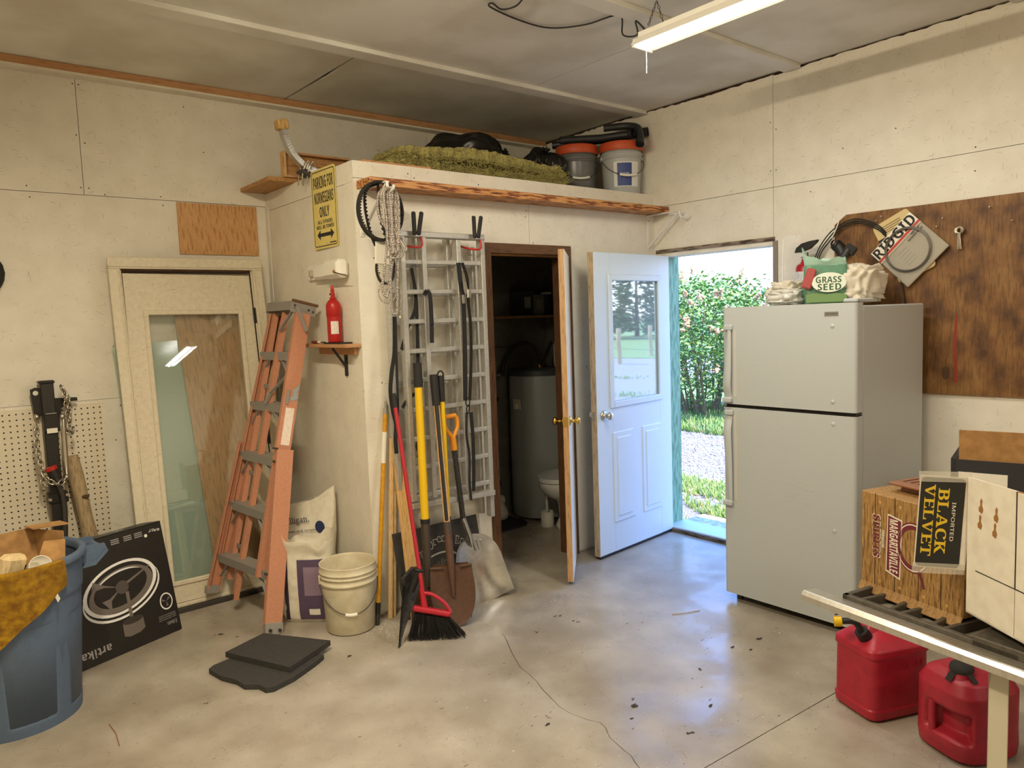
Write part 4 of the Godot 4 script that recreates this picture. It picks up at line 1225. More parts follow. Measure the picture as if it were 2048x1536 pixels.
func build_hitch() -> void:
	# weight-distributing trailer tongue: black square tube with chains, on the pegboard
	var t := thing("trailer_jack", "black steel trailer jack tube draped with chains against the pegboard", "jack")
	var bk := tex(hexm("2a2621", 0.45, 0.3), noise_tex(0.03, [[0.2, Color(0.88, 0.88, 0.88)], [0.7, Color.WHITE]], 69, 256), Vector3(5, 5, 5), false)
	var z := -4.75
	part(t, "tube", MB.new().beam(Vector3(0.59, 0.0, z + 0.04), Vector3(0.598, 1.375, z - 0.02), 0.062, 0.062, Vector3.RIGHT, 0.004), bk)
	part(t, "top_cap", MB.new().box(Vector3(0.075, 0.016, 0.075), Transform3D(Basis.IDENTITY, Vector3(0.597, 1.372, z - 0.02)), 0.004), bk)
	part(t, "sleeve", MB.new().box(Vector3(0.074, 0.1, 0.074), Transform3D(Basis.IDENTITY, Vector3(0.602, 1.15, z)), 0.004), bk)
	part(t, "sleeve_edge", MB.new().box(Vector3(0.05, 0.004, 0.002), Transform3D(Basis.IDENTITY, Vector3(0.602, 1.202, z + 0.037))), M.steel)
	part(t, "sticker", MB.new().box(Vector3(0.05, 0.026, 0.001), Transform3D(Basis.IDENTITY, Vector3(0.6, 1.108, z + 0.0385))), M.paper, "small white sticker")
	part(t, "bracket", MB.new().box(Vector3(0.095, 0.055, 0.08), Transform3D(Basis.IDENTITY, Vector3(0.6, 0.735, z + 0.01)), 0.004), bk)
	for q in [Vector3(0.558, 0.735, z + 0.05), Vector3(0.64, 0.75, z + 0.052)]:
		part(t, "bolt", MB.new().tube([q, q + Vector3(0, 0, 0.014)], 0.009, 6), M.chain)
	# side plate with hook hole and tab
	part(t, "side_plate", MB.new().prism(poly([0.52, 1.335, 0.545, 1.345, 0.57, 1.34, 0.57, 1.2, 0.545, 1.17, 0.53, 1.2]), 0.008, Transform3D(Basis.IDENTITY, Vector3(0, 0, z - 0.03))), bk)
	part(t, "hole", MB.new().prism(ring_poly(0.013, 12), 0.0006, Transform3D(Basis.IDENTITY, Vector3(0.545, 1.315, z - 0.0215))), M.wall)
	part(t, "tab", MB.new().prism(poly([0.62, 1.28, 0.74, 1.275, 0.742, 1.255, 0.70, 1.255, 0.66, 1.22, 0.655, 1.17, 0.62, 1.16]), 0.008, Transform3D(Basis.IDENTITY, Vector3(0, 0, z - 0.03))), bk)
	# handle rod in front with red cap
	part(t, "crank_rod", MB.new().tube(curve([Vector3(0.585, 0.88, z + 0.09), Vector3(0.615, 0.75, z + 0.09), Vector3(0.615, 0.6, z + 0.095), Vector3(0.6, 0.45, z + 0.1)], 5), 0.012, 8), M.dark_steel)
	part(t, "grip", MB.new().tube([Vector3(0.575, 0.905, z + 0.085), Vector3(0.59, 0.86, z + 0.09)], 0.026, 12), bk)
	part(t, "red_cap", MB.new().tube([Vector3(0.57, 0.918, z + 0.084), Vector3(0.576, 0.9, z + 0.085)], 0.029, 14), M.red, "red plastic cap")
	# chains
	var runs := [
		[Vector3(0.655, 1.36, z + 0.03), Vector3(0.672, 1.3, z + 0.05), Vector3(0.676, 1.22, z + 0.05), Vector3(0.684, 1.15, z + 0.05)],
		[Vector3(0.665, 1.34, z + 0.01), Vector3(0.692, 1.26, z + 0.02), Vector3(0.69, 1.18, z + 0.03)],
		[Vector3(0.537, 1.17, z + 0.04), Vector3(0.522, 1.09, z + 0.05), Vector3(0.522, 1.0, z + 0.06), Vector3(0.535, 0.9, z + 0.07), Vector3(0.56, 0.845, z + 0.1), Vector3(0.598, 0.825, z + 0.12), Vector3(0.632, 0.852, z + 0.1)],
		[Vector3(0.53, 0.89, z + 0.05), Vector3(0.535, 0.82, z + 0.06), Vector3(0.555, 0.815, z + 0.07)],
		[Vector3(0.70, 1.13, z + 0.05), Vector3(0.69, 1.09, z + 0.06), Vector3(0.67, 1.1, z + 0.06), Vector3(0.66, 1.15, z + 0.05)]]
	for run in runs:
		var p := curve(run, 12)
		var ch := MB.new()
		var acc := 0.0
		var flip := false
		for k in range(1, p.size()):
			acc += p[k].distance_to(p[k - 1])
			if acc > 0.026:
				acc = 0.0
				flip = not flip
				link(ch, p[k], p[k] - p[k - 1], 0.02, 0.0045, flip)
		part(t, "chain", ch, M.chain, "bright steel chain")
	part(t, "turnbuckle", MB.new().tube([Vector3(0.655, 1.17, z + 0.05), Vector3(0.652, 1.12, z + 0.06), Vector3(0.65, 1.1, z + 0.06), Vector3(0.646, 0.92, z + 0.07), Vector3(0.642, 0.86, z + 0.09)], [0.008, 0.008, 0.013, 0.013, 0.007], 10), M.chain)
	for q in [Vector3(0.533, 1.19, z + 0.04), Vector3(0.65, 1.18, z + 0.05), Vector3(0.638, 0.852, z + 0.1)]:
		part(t, "shackle", MB.new().ball(q, Vector3(0.015, 0.017, 0.015), 10), M.chain)

func channel(mb: MB, a: Vector3, b: Vector3, web: Vector3, w: float, d: float, th := 0.005) -> MB:
	# C section: web of width w lies across `web`, flanges d deep point to the other side
	var pl := poly([-w / 2, 0, w / 2, 0, w / 2, d, w / 2 - th, d, w / 2 - th, th, -w / 2 + th, th, -w / 2 + th, d, -w / 2, d])
	return mb.extr(pl, a, b, web)

func build_stepladder() -> void:
	var t := thing("stepladder", "orange fibreglass stepladder leaning half closed against the closet side", "ladder")
	var g := hexm("96918a", 0.55, 0.25)
	var og: Material = M.orange_glass
	# front section: near rail then far rail, each bottom -> top; it leans to the closet
	var n0 := Vector3(1.425, 0.27, -3.94)
	var n1 := Vector3(1.788, 1.70, -4.045)
	var f0 := Vector3(1.385, 0.29, -4.44)
	var f1 := Vector3(1.755, 1.70, -4.385)
	var near := func(y: float) -> Vector3: return n0.lerp(n1, (y - n0.y) / (n1.y - n0.y))
	var far := func(y: float) -> Vector3: return f0.lerp(f1, (y - f0.y) / (f1.y - f0.y))
	var lean := (n1 - n0).normalized()
	var across := Vector3(lean.y, -lean.x, 0).normalized()
	part(t, "rail", channel(MB.new(), n1, n0, -across, 0.085, 0.028), og, "wide orange fibreglass rail")
	part(t, "rail", channel(MB.new(), f0, f1, -across, 0.07, 0.028), og)
	# flared lower rails with their feet
	var nf0 := Vector3(1.404, 0.03, -3.80)
	var nf1: Vector3 = near.call(0.95) + Vector3(0.0, 0, 0.03)
	var ff0 := Vector3(1.302, 0.10, -4.462)
	var ff1: Vector3 = far.call(0.95) + Vector3(-0.02, 0, -0.02)
	part(t, "flared_rail", channel(MB.new(), nf1, nf0, -across, 0.095, 0.032), og)
	part(t, "flared_rail", channel(MB.new(), ff0, ff1, -across, 0.07, 0.03), og)
	part(t, "foot", MB.new().beam(nf0 + Vector3(-0.006, -0.03, 0.01), nf0 + Vector3(0.006, 0.03, -0.008), 0.1, 0.036, across, 0.004), g, "grey metal foot")
	part(t, "foot", MB.new().beam(ff0 + Vector3(-0.008, -0.02, 0.014), ff0 + Vector3(0.0, 0.025, 0.012), 0.08, 0.034, across, 0.004), g, "grey metal foot")
	for q in [0.026, -0.026]:
		part(t, "rivet", MB.new().tube([nf0 + across * q + Vector3(0, 0, 0.02), nf0 + across * q + Vector3(0, 0, 0.034)], 0.008, 8), M.dark_steel)
	for y in [0.88, 0.30]:
		var c: Vector3 = nf0.lerp(nf1, (y - nf0.y) / (nf1.y - nf0.y))
		part(t, "rivet", MB.new().tube([c - across * 0.05 - Vector3(0, 0, 0.015), c - across * 0.062 - Vector3(0, 0, 0.015)], 0.007, 8), M.dark_steel)
	# steps
	for y in [0.31, 0.61, 0.90, 1.19, 1.48]:
		var a: Vector3 = far.call(y)
		var b: Vector3 = near.call(y)
		if y < 0.5:
			a = ff0.lerp(ff1, (y - ff0.y) / (ff1.y - ff0.y)) + Vector3(0.02, 0, 0.03)
			b = nf0.lerp(nf1, (y - nf0.y) / (nf1.y - nf0.y)) - Vector3(0, 0, 0.033)
		else:
			b.z -= 0.03
		var s := MB.new()
		s.beam(a, b, 0.085, 0.004, Vector3.RIGHT, 0.0)
		s.beam(a + Vector3(-0.042, -0.022, 0), b + Vector3(-0.042, -0.022, 0), 0.046, 0.004, Vector3.UP, 0.0)
		s.beam(a + Vector3(0.042, -0.015, 0), b + Vector3(0.042, -0.015, 0), 0.03, 0.004, Vector3.UP, 0.0)
		part(t, "step", s, g, "grey metal step")
		var d := (b - a).normalized()
		part(t, "step_brace", MB.new().beam(a + d * 0.12 + Vector3(-0.03, -0.01, 0), a + d * 0.015 + Vector3(-0.045, -0.13, 0), 0.018, 0.004, Vector3.RIGHT), g)
		part(t, "step_brace", MB.new().beam(b - d * 0.12 + Vector3(-0.03, -0.01, 0), b - d * 0.005 + Vector3(-0.045, -0.13, 0), 0.018, 0.004, Vector3.RIGHT), g)
	# rear section hanging between, its feet clear of the floor
	var r0 := Vector3(1.345, 0.085, -4.245)
	var r1 := Vector3(1.728, 1.71, -4.19)
	part(t, "rear_rail", channel(MB.new(), r1, r0, Vector3(0, 0, -1), 0.032, 0.03), og)
	part(t, "rear_rail", channel(MB.new(), r1 + Vector3(0.005, 0, -0.16), r0 + Vector3(0.02, 0.08, -0.135), Vector3(0, 0, -1), 0.03, 0.03), og)
	part(t, "rear_foot", MB.new().box(Vector3(0.03, 0.03, 0.03), Transform3D(Basis(Vector3.BACK, -0.23), r0 + Vector3(0.014, 0.012, 0)), 0.006), M.dark_steel)
	for y in [0.36, 0.78, 1.28, 1.45]:
		var c: Vector3 = r0.lerp(r1, (y - r0.y) / (r1.y - r0.y)) + Vector3(0.02, 0, 0)
		part(t, "rear_bar", MB.new().beam(c, c + Vector3(0, 0, -0.15), 0.028, 0.006, Vector3.UP), g)
	# cap
	var cb := Basis(Vector3.BACK, -0.25)
	var cc := Vector3(1.80, 1.752, -4.232)
	var cp := MB.new()
	cp.box(Vector3(0.15, 0.006, 0.36), Transform3D(cb, cc), 0.002)
	for q in [0.178, -0.178]:
		cp.box(Vector3(0.15, 0.06, 0.005), Transform3D(cb, cc + cb * Vector3(0, -0.03, q)))
	cp.box(Vector3(0.005, 0.05, 0.36), Transform3D(cb, cc + cb * Vector3(-0.073, -0.026, 0)))
	part(t, "cap", cp, g, "grey metal top cap")
	part(t, "cap_edge", MB.new().box(Vector3(0.16, 0.016, 0.012), Transform3D(cb, cc + cb * Vector3(0.004, 0.006, 0.18)), 0.003), hexm("6a4a30", 0.85), "worn brown edging")
	for q in [Vector3(0.03, -0.03, 0.183), Vector3(0.058, -0.035, 0.183), Vector3(-0.055, -0.02, 0.183)]:
		part(t, "rivet", MB.new().ball(cc + cb * q, Vector3(0.007, 0.007, 0.004), 8), M.dark_steel)
	# flat links from the cap to the rails, and the folding spreaders
	part(t, "cap_link", MB.new().beam(Vector3(1.742, 1.735, -4.048), Vector3(1.69, 1.60, -4.17), 0.022, 0.005, Vector3.RIGHT), g)
	part(t, "cap_link", MB.new().beam(Vector3(1.745, 1.735, -4.022), Vector3(1.785, 1.595, -4.012), 0.022, 0.005, Vector3.RIGHT), g)
	part(t, "cap_link", MB.new().beam(Vector3(1.74, 1.735, -4.40), Vector3(1.705, 1.60, -4.38), 0.022, 0.005, Vector3.RIGHT), g)
	part(t, "spreader", MB.new().beam(Vector3(1.587, 1.19, -4.185), Vector3(1.612, 1.25, -4.17), 0.022, 0.005, Vector3.RIGHT).beam(Vector3(1.612, 1.25, -4.17), Vector3(1.70, 1.36, -4.09), 0.022, 0.005, Vector3.RIGHT), g)
	var se: Vector3 = near.call(1.19) + Vector3(0, 0, 0.003)
	part(t, "spreader_end", MB.new().beam(se - across * 0.02, se - across * 0.02 + lean * 0.08, 0.02, 0.005, across), g)
	var lb: Vector3 = near.call(0.97) + Vector3(0, 0, 0.0015)
	part(t, "warning_label", MB.new().beam(lb + across * 0.004, lb + across * 0.004 + lean * 0.21, 0.05, 0.002, across, 0.0), tex(mat(Color("efe6dc"), 0.7), speckled(256, 92, 0.03, Color(0.95, 0.9, 0.86), Color.WHITE, 700, Color(0.75, 0.3, 0.2), 60), Vector3(6, 6, 6), false), "worn white warning label")
	part(t, "paint_smear", MB.new().prism(poly([0, 0, 0.02, 0.03, 0.012, 0.05, 0.05, 0.09, 0.05, 0.06, 0.04, 0.045, 0.05, 0.01, 0.025, -0.01]), 0.0006, Transform3D(Basis(across, lean, across.cross(lean)), near.call(1.22) + Vector3(0, 0, 0.003) - across * 0.01)), hexm("9aa3a6", 0.7), "grey paint smear")
	part(t, "bolt", MB.new().tube([nf1 - across * 0.045, nf1 - across * 0.075], 0.006, 6), M.dark_steel)

func build_side_face() -> void:
	# ---- parking sign
	var s := thing("parking_sign", "yellow parking sign with black words and a double arrow", "sign", Vector3(1.912, 2.285, -3.957))
	s.basis = Basis(Vector3(0, 0, 1), Vector3(0, 1, 0), Vector3(-1, 0, 0)) * Basis(Vector3.BACK, 0.0) * Basis(Vector3.UP, 0.03)
	var yl := tex(hexm("e2cf7c", 0.45), noise_tex(0.02, [[0.2, Color(0.972, 0.968, 0.952)], [0.7, Color.WHITE]], 101, 256), Vector3(3, 3, 3), false)
	part(s, "plate", MB.new().prism(rounded(0.292, 0.445, 0.02), 0.002), yl)
	var ink := hexm("23222a", 0.6)
	# border line
	var o := rounded(0.272, 0.422, 0.018)
	var i := rounded(0.262, 0.412, 0.014)
	var bd := MB.new()
	for k in o.size():
		var n := (k + 1) % o.size()
		bd.quad(Vector3(i[k].x, i[k].y, 0.0026), Vector3(o[k].x, o[k].y, 0.0026), Vector3(o[n].x, o[n].y, 0.0026), Vector3(i[n].x, i[n].y, 0.0026))
	part(s, "border", bd, ink)
	var row := func(y: float) -> Transform3D: return Transform3D(Basis.IDENTITY, Vector3(0, y, 0.0024))
	letters(s, "PARKING FOR", ink, row.call(0.147), 0.232, 0.066)
	letters(s, "NORWEGIANS", ink, row.call(0.062), 0.226, 0.062)
	letters(s, "ONLY", ink, row.call(-0.018), 0.115, 0.058)
	letters(s, "ALL OTHERS", ink, row.call(-0.074), 0.175, 0.02)
	letters(s, "WILL BE TOWED", ink, row.call(-0.102), 0.205, 0.02)
	part(s, "arrow", MB.new().prism(poly([-0.1, -0.146, -0.062, -0.118, -0.062, -0.136, 0.062, -0.136, 0.062, -0.118, 0.1, -0.146, 0.062, -0.174, 0.062, -0.156, -0.062, -0.156, -0.062, -0.174]), 0.0006, Transform3D(Basis.IDENTITY, Vector3(0, 0, 0.0022))), ink)
	part(s, "small_print", MB.new().bx(0.045, -0.198, 0.0, 0.12, -0.192, 0.0026), ink)
	# ---- white plastic wall bracket with a long hook
	var b := thing("shade_bracket", "white plastic wall bracket above the fire extinguisher", "bracket")
	var sd := Basis(Vector3(0, 0, 1), Vector3(0, 1, 0), Vector3(-1, 0, 0))
	var w: Material = M.white_plastic
	part(b, "back_plate", MB.new().prism(rounded(0.30, 0.085, 0.025), 0.016, Transform3D(sd * Basis(Vector3.BACK, -0.03), Vector3(1.918, 1.933, -4.065))), w)
	part(b, "body", MB.new().box(Vector3(0.19, 0.075, 0.05), Transform3D(sd, Vector3(1.893, 1.925, -3.98)), 0.014), w)
	part(b, "cover", MB.new().box(Vector3(0.19, 0.10, 0.075), Transform3D(sd, Vector3(1.875, 1.93, -3.79)), 0.02), w)
	part(b, "catch", MB.new().box(Vector3(0.03, 0.04, 0.025), Transform3D(sd, Vector3(1.892, 1.93, -4.14)), 0.004), hexm("b6b09f", 0.5))
	part(b, "hook", MB.new().tube(curve([Vector3(1.835, 1.915, -3.73), Vector3(1.83, 1.905, -3.70), Vector3(1.85, 1.885, -3.62)], 4), 0.003, 6), hexm("5b2f1c", 0.6))
	part(b, "hook_base", MB.new().ball(Vector3(1.837, 1.915, -3.735), Vector3(0.008, 0.01, 0.01), 8), M.brass)
	# ---- bracket shelf
	var sh := thing("bracket_shelf", "small wooden shelf on an iron bracket beside the stepladder", "shelf")
	part(sh, "board", MB.new().bx(1.822, 1.502, -4.20, 1.9195, 1.522, -3.625, 0.002), M.pine)
	part(sh, "cleat", MB.new().bx(1.895, 1.46, -4.1, 1.9195, 1.502, -3.66, 0.002), M.pine)
	part(sh, "iron_bracket", MB.new().bx(1.905, 1.34, -3.81, 1.9195, 1.5, -3.79, 0.003).beam(Vector3(1.835, 1.498, -3.80), Vector3(1.912, 1.39, -3.80), 0.012, 0.012, Vector3(0, 0, 1)), M.black)
	# ---- extinguisher on it
	var e := thing("fire_extinguisher", "red fire extinguisher standing on the small bracket shelf", "extinguisher", Vector3(1.869, 1.532, -3.83))
	var rd := hexm("b01a18", 0.35)
	part(e, "cylinder", MB.new().lathe([Vector2(0, 0), Vector2(0.038, 0), Vector2(0.039, 0.004), Vector2(0.039, 0.14), Vector2(0.039, 0.14), Vector2(0.041, 0.142), Vector2(0.041, 0.2), Vector2(0.036, 0.216), Vector2(0.024, 0.232), Vector2(0.014, 0.236), Vector2(0.014, 0.244)], 28), rd)
	part(e, "collar", MB.new().lathe([Vector2(0.014, 0.236), Vector2(0.018, 0.24), Vector2(0.018, 0.246), Vector2(0.011, 0.25), Vector2(0.011, 0.262)], 16), rd)
	part(e, "valve", MB.new().box(Vector3(0.02, 0.045, 0.018), Transform3D(Basis(Vector3.RIGHT, -0.1), Vector3(0, 0.272, 0)), 0.005), rd)
	part(e, "lever", MB.new().box(Vector3(0.014, 0.03, 0.015), Transform3D(Basis(Vector3.RIGHT, 0.25), Vector3(0.0, 0.296, -0.004)), 0.003), hexm("d2453a", 0.5))
	part(e, "nozzle", MB.new().tube([Vector3(0, 0.266, -0.004), Vector3(-0.012, 0.264, -0.014)], 0.005, 8), M.black)
	var lb := MB.new()
	lb.grid(10, 2, func(a: float, c: float) -> Vector3:
		var an := lerpf(3.75, 4.85, a)
		return Vector3(cos(an) * 0.0396, lerpf(0.045, 0.115, c), -sin(an) * 0.0396))
	part(e, "label", lb, tex(hexm("eee9e2", 0.6), noise_tex(0.09, [[0.3, Color(0.72, 0.68, 0.66)], [0.5, Color.WHITE]], 103, 128), Vector3(12, 40, 12), false), "white instruction label")
	single("black_pad", MB.new().box(Vector3(0.08, 0.008, 0.2), Transform3D(Basis.IDENTITY, Vector3(1.869, 1.5265, -3.80)), 0.003), M.black, "flat black pad under the fire extinguisher", "pad")
	var sc := thing("screwdriver", "red handled screwdriver lying on the small bracket shelf", "screwdriver", Vector3(1.85, 1.531, -4.02))
	part(sc, "handle", MB.new().tube([Vector3(0, 0, -0.07), Vector3(0, 0, -0.06), Vector3(0, 0, 0.0), Vector3(0, 0, 0.01)], [0.006, 0.0085, 0.0085, 0.005], 8), hexm("7d1f22", 0.4))
	part(sc, "ferrule", MB.new().tube([Vector3(0, 0, 0.01), Vector3(0, 0, 0.045)], 0.007, 8), M.paper)
	part(sc, "shaft", MB.new().tube([Vector3(0, 0, 0.045), Vector3(0, 0, 0.10)], 0.004, 6), M.dark_steel)

func shelf_bracket(at_x: float, label: String) -> void:
	var t := thing("shelf_bracket", label, "bracket", Vector3(at_x, 0, 0), 0.0, "white brackets under the burnt plank")
	var w: Material = M.white_metal
	part(t, "wall_leg", MB.new().bx(-0.012, 2.09, ZE + 0.0005, 0.012, 2.335, ZE + 0.006, 0.002), w)
	part(t, "arm", MB.new().bx(-0.012, 2.331, ZE + 0.001, 0.012, 2.3385, -3.33, 0.002), w)
	part(t, "brace", MB.new().beam(Vector3(0, 2.105, ZE + 0.008), Vector3(0, 2.325, -3.345), 0.016, 0.01, Vector3.RIGHT), w)
	part(t, "rod_hook", MB.new().tube(curve([Vector3(0, 2.334, -3.335), Vector3(0, 2.30, -3.325), Vector3(0, 2.285, -3.30), Vector3(0, 2.295, -3.275), Vector3(0, 2.31, -3.27)], 5), 0.008, 8), w)
	for y in [2.11, 2.30]:
		part(t, "screw", MB.new().ball(Vector3(0, y, ZE + 0.007), Vector3(0.005, 0.005, 0.002), 6), M.dark_steel)

func toothed_belt(parent: Node, called: String, pts: Array, w: Vector3, thick: float, m: Material) -> void:
	var b := MB.new()
	ribbon(b, pts, w, thick)
	# teeth on the inner side
	var c := Vector3.ZERO
	for p in pts: c += p
	c /= pts.size()
	for k in pts.size() - 1:
		var p: Vector3 = pts[k]
		var q: Vector3 = pts[k + 1]
		var mid := (p + q) / 2
		var inn := (c - mid)
		inn -= (q - p).normalized() * inn.dot((q - p).normalized())
		b.beam(mid + inn.normalized() * thick * 0.4, mid + inn.normalized() * (thick * 0.5 + 0.006), (q - p).length() * 0.5, w.length(), q - p, 0.0)
	part(parent, called, b, m)

func build_front_face() -> void:
	# ---- burnt-edge plank shelf on two brackets
	var pm := mat(Color.WHITE, 0.6)
	tex(pm, noise_tex(0.012, [[0.22, Color("5d3018")], [0.36, Color("98592e")], [0.5, Color("bd8348")], [0.75, Color("cc955a")]], 105, 512, FastNoiseLite.TYPE_SIMPLEX, 4, 20.0), Vector3(0.9, 9, 9), false)
	single("plank_shelf", MB.new().bx(1.937, 2.339, -3.6195, 4.345, 2.383, -3.47, 0.003), pm, "long scorched plank shelf across the closet front", "shelf")
	shelf_bracket(1.957, "white shelf bracket holding the belts and rope")
	shelf_bracket(4.285, "bare white shelf bracket by the outer doorway")
	# ---- folding loading ramp hung on hooks
	var al := tex(hexm("cfcdc7", 0.42, 0.6), speckled(512, 107, 0.04, Color(0.9, 0.9, 0.89), Color.WHITE, 500, Color(0.5, 0.48, 0.45), 120), Vector3(2, 2, 2), false)
	var t := thing("folding_ramp", "ladder-like folded aluminium ramp hanging beside the closet door", "ramp")
	var zf := -3.475
	for q in [[2.118, 2.10, 0.64], [2.252, 2.09, 0.64], [2.484, 2.08, 0.64], [2.655, 2.09, 0.45]]:
		part(t, "rail", MB.new().bx(q[0] - 0.014, q[2], zf - 0.048, q[0] + 0.014, q[1], zf, 0.002), al)
	for q in [[2.07, 2.05, 0.70], [2.23, 2.09, 0.62], [2.46, 2.09, 0.62], [2.635, 2.05, 0.46]]:
		part(t, "rear_rail", MB.new().bx(q[0] - 0.012, q[2], -3.59, q[0] + 0.012, q[1], -3.545, 0.002), al)
	part(t, "top_bar", MB.new().bx(2.10, 2.085, zf - 0.06, 2.67, 2.115, zf + 0.004, 0.003), al)
	part(t, "foot_bar", MB.new().beam(Vector3(2.09, 0.62, zf), Vector3(2.66, 0.60, zf), 0.03, 0.05, Vector3.UP), al)
	for k in 9:
		var y := 1.952 - k * 0.1615
		part(t, "rung", MB.new().beam(Vector3(2.11, y, zf - 0.026), Vector3(2.66, y, zf - 0.026), 0.026, 0.03, Vector3.UP, 0.004), al)
		part(t, "rear_rung", MB.new().beam(Vector3(2.07, y - 0.012, -3.568), Vector3(2.64, y - 0.012, -3.568), 0.024, 0.026, Vector3.UP, 0.004), al)
	part(t, "sticker", MB.new().bx(2.105, 1.95, zf - 0.0005, 2.13, 2.06, zf + 0.0006), M.paper)
	# ---- hooks
	var n := 0
	for x in [2.185, 2.585]:
		var h := thing("ladder_hook", ["red wall hook with black grips at the ramp's plain end", "red wall hook with black grips next to the door casing"][n], "hook", Vector3(x, 0, 0), 0.0, "red hooks carrying the ramp")
		n += 1
		part(h, "hook", MB.new().tube(curve([Vector3(-0.045, 2.075, -3.618), Vector3(-0.04, 2.055, -3.55), Vector3(-0.035, 2.03, -3.46), Vector3(0.03, 2.03, -3.45), Vector3(0.037, 2.06, -3.45), Vector3(0.037, 2.085, -3.46)], 3), 0.006, 8), M.red)
		for s in [-1.0, 1.0]:
			part(h, "grip", MB.new().beam(Vector3(0.012 * s, 2.09, -3.44 - 0.0 * s), Vector3(0.012 + 0.022 * s, 2.215, -3.44 + 0.006 * s), 0.024, 0.018, Vector3.RIGHT, 0.006), M.black_rubber)
	# ---- straps
	var sm := hexm("1b1a19", 0.8)
	var st := thing("ratchet_strap", "black webbing strap with a cam buckle hanging on the ramp", "strap")
	part(st, "webbing", ribbon(MB.new(), curve([Vector3(2.46, 1.95, -3.452), Vector3(2.468, 1.80, -3.445), Vector3(2.478, 1.74, -3.445), Vector3(2.476, 1.49, -3.445), Vector3(2.466, 1.17, -3.448)], 4), Vector3(0.03, 0, 0)), sm)
	part(st, "webbing", ribbon(MB.new(), curve([Vector3(2.484, 1.95, -3.45), Vector3(2.508, 1.86, -3.44), Vector3(2.508, 1.74, -3.44), Vector3(2.518, 1.60, -3.44), Vector3(2.512, 1.40, -3.44), Vector3(2.49, 1.17, -3.44)], 4), Vector3(0.006, 0, 0.02)), sm)
	part(st, "webbing", ribbon(MB.new(), curve([Vector3(2.47, 1.1, -3.445), Vector3(2.458, 0.97, -3.44), Vector3(2.474, 0.85, -3.442), Vector3(2.466, 0.7, -3.44), Vector3(2.472, 0.59, -3.44)], 4), Vector3(0.012, 0, 0.008)), sm)
	part(st, "webbing", ribbon(MB.new(), curve([Vector3(2.495, 1.1, -3.44), Vector3(2.503, 0.95, -3.44), Vector3(2.50, 0.80, -3.44), Vector3(2.492, 0.64, -3.44)], 4), Vector3(0.024, 0, 0)), sm)
	for y in [1.16, 1.12]:
		link(part_mb, Vector3(2.475, y, -3.438), Vector3(0.1, 1, 0), 0.024, 0.004, y > 1.15)
	part(st, "ring_links", part_mb, sm)
	part_mb = MB.new()
	var bk := MB.new()
	bk.box(Vector3(0.022, 0.075, 0.008), Transform3D(Basis(Vector3.BACK, 0.25), Vector3(2.488, 1.81, -3.43)), 0.003)
	bk.box(Vector3(0.024, 0.05, 0.008), Transform3D(Basis(Vector3.BACK, -0.1), Vector3(2.508, 1.775, -3.427)), 0.003)
	bk.box(Vector3(0.02, 0.05, 0.006), Transform3D(Basis(Vector3.BACK, 0.05), Vector3(2.47, 1.745, -3.432)), 0.003)
	part(st, "buckle", bk, M.steel, "bright cam buckle")
	var s2 := thing("webbing_loop", "short black webbing loop draped over a ramp rung", "strap")
	part(s2, "webbing", ribbon(MB.new(), curve([Vector3(2.232, 1.77, -3.462), Vector3(2.243, 1.795, -3.455), Vector3(2.258, 1.77, -3.45), Vector3(2.262, 1.65, -3.45), Vector3(2.258, 1.51, -3.45)], 5), Vector3(0.024, 0, 0.004)), sm)
	part(s2, "slider", MB.new().box(Vector3(0.026, 0.02, 0.008), Transform3D(Basis.IDENTITY, Vector3(2.261, 1.62, -3.448)), 0.002), M.black)
	var s3 := thing("hook_strap", "long black strap with an end hook behind the yellow shovel handle", "strap")
	part(s3, "webbing", ribbon(MB.new(), curve([Vector3(2.20, 1.92, -3.53), Vector3(2.21, 1.75, -3.515), Vector3(2.205, 1.47, -3.515), Vector3(2.195, 1.2, -3.515), Vector3(2.18, 0.98, -3.515)], 4), Vector3(0.02, 0, 0)), sm)
	part(s3, "webbing", ribbon(MB.new(), curve([Vector3(2.208, 1.75, -3.512), Vector3(2.19, 1.68, -3.505), Vector3(2.14, 1.60, -3.50), Vector3(2.095, 1.48, -3.50)], 4), Vector3(0.022, 0, 0)), sm)
	part(s3, "webbing", ribbon(MB.new(), curve([Vector3(2.19, 1.235, -3.51), Vector3(2.13, 1.215, -3.505), Vector3(2.08, 1.165, -3.50)], 4), Vector3(0.0, 0.022, 0.004)), sm)
	part(s3, "end_hook", MB.new().tube(curve([Vector3(2.18, 0.98, -3.512), Vector3(2.165, 0.94, -3.512), Vector3(2.175, 0.90, -3.512), Vector3(2.168, 0.875, -3.512)], 4), 0.005, 6), M.dark_steel)
	part(s3, "end_hook", MB.new().tube(curve([Vector3(2.18, 0.98, -3.512), Vector3(2.19, 0.94, -3.512), Vector3(2.178, 0.90, -3.512)], 4), 0.005, 6), M.dark_steel)
	var s4 := thing("bungee_strap", "black strap hanging at the ramp's outer rail below the rope", "strap")
	part(s4, "webbing", ribbon(MB.new(), curve([Vector3(2.06, 1.66, -3.5), Vector3(2.05, 1.48, -3.5), Vector3(2.025, 1.36, -3.5), Vector3(2.012, 1.26, -3.5), Vector3(2.02, 1.16, -3.5), Vector3(2.035, 1.08, -3.5), Vector3(2.028, 1.0, -3.5), Vector3(2.03, 0.92, -3.5)], 4), Vector3(0.022, 0, 0.005)), sm)
	part(s4, "webbing", ribbon(MB.new(), curve([Vector3(2.062, 1.66, -3.495), Vector3(2.055, 1.4, -3.495), Vector3(2.048, 1.2, -3.49), Vector3(2.04, 1.1, -3.49)], 4), Vector3(0.014, 0, 0.004)), sm)
	# ---- drive belts on the bracket
	var bm := hexm("26231f", 0.8)
	var ring := []
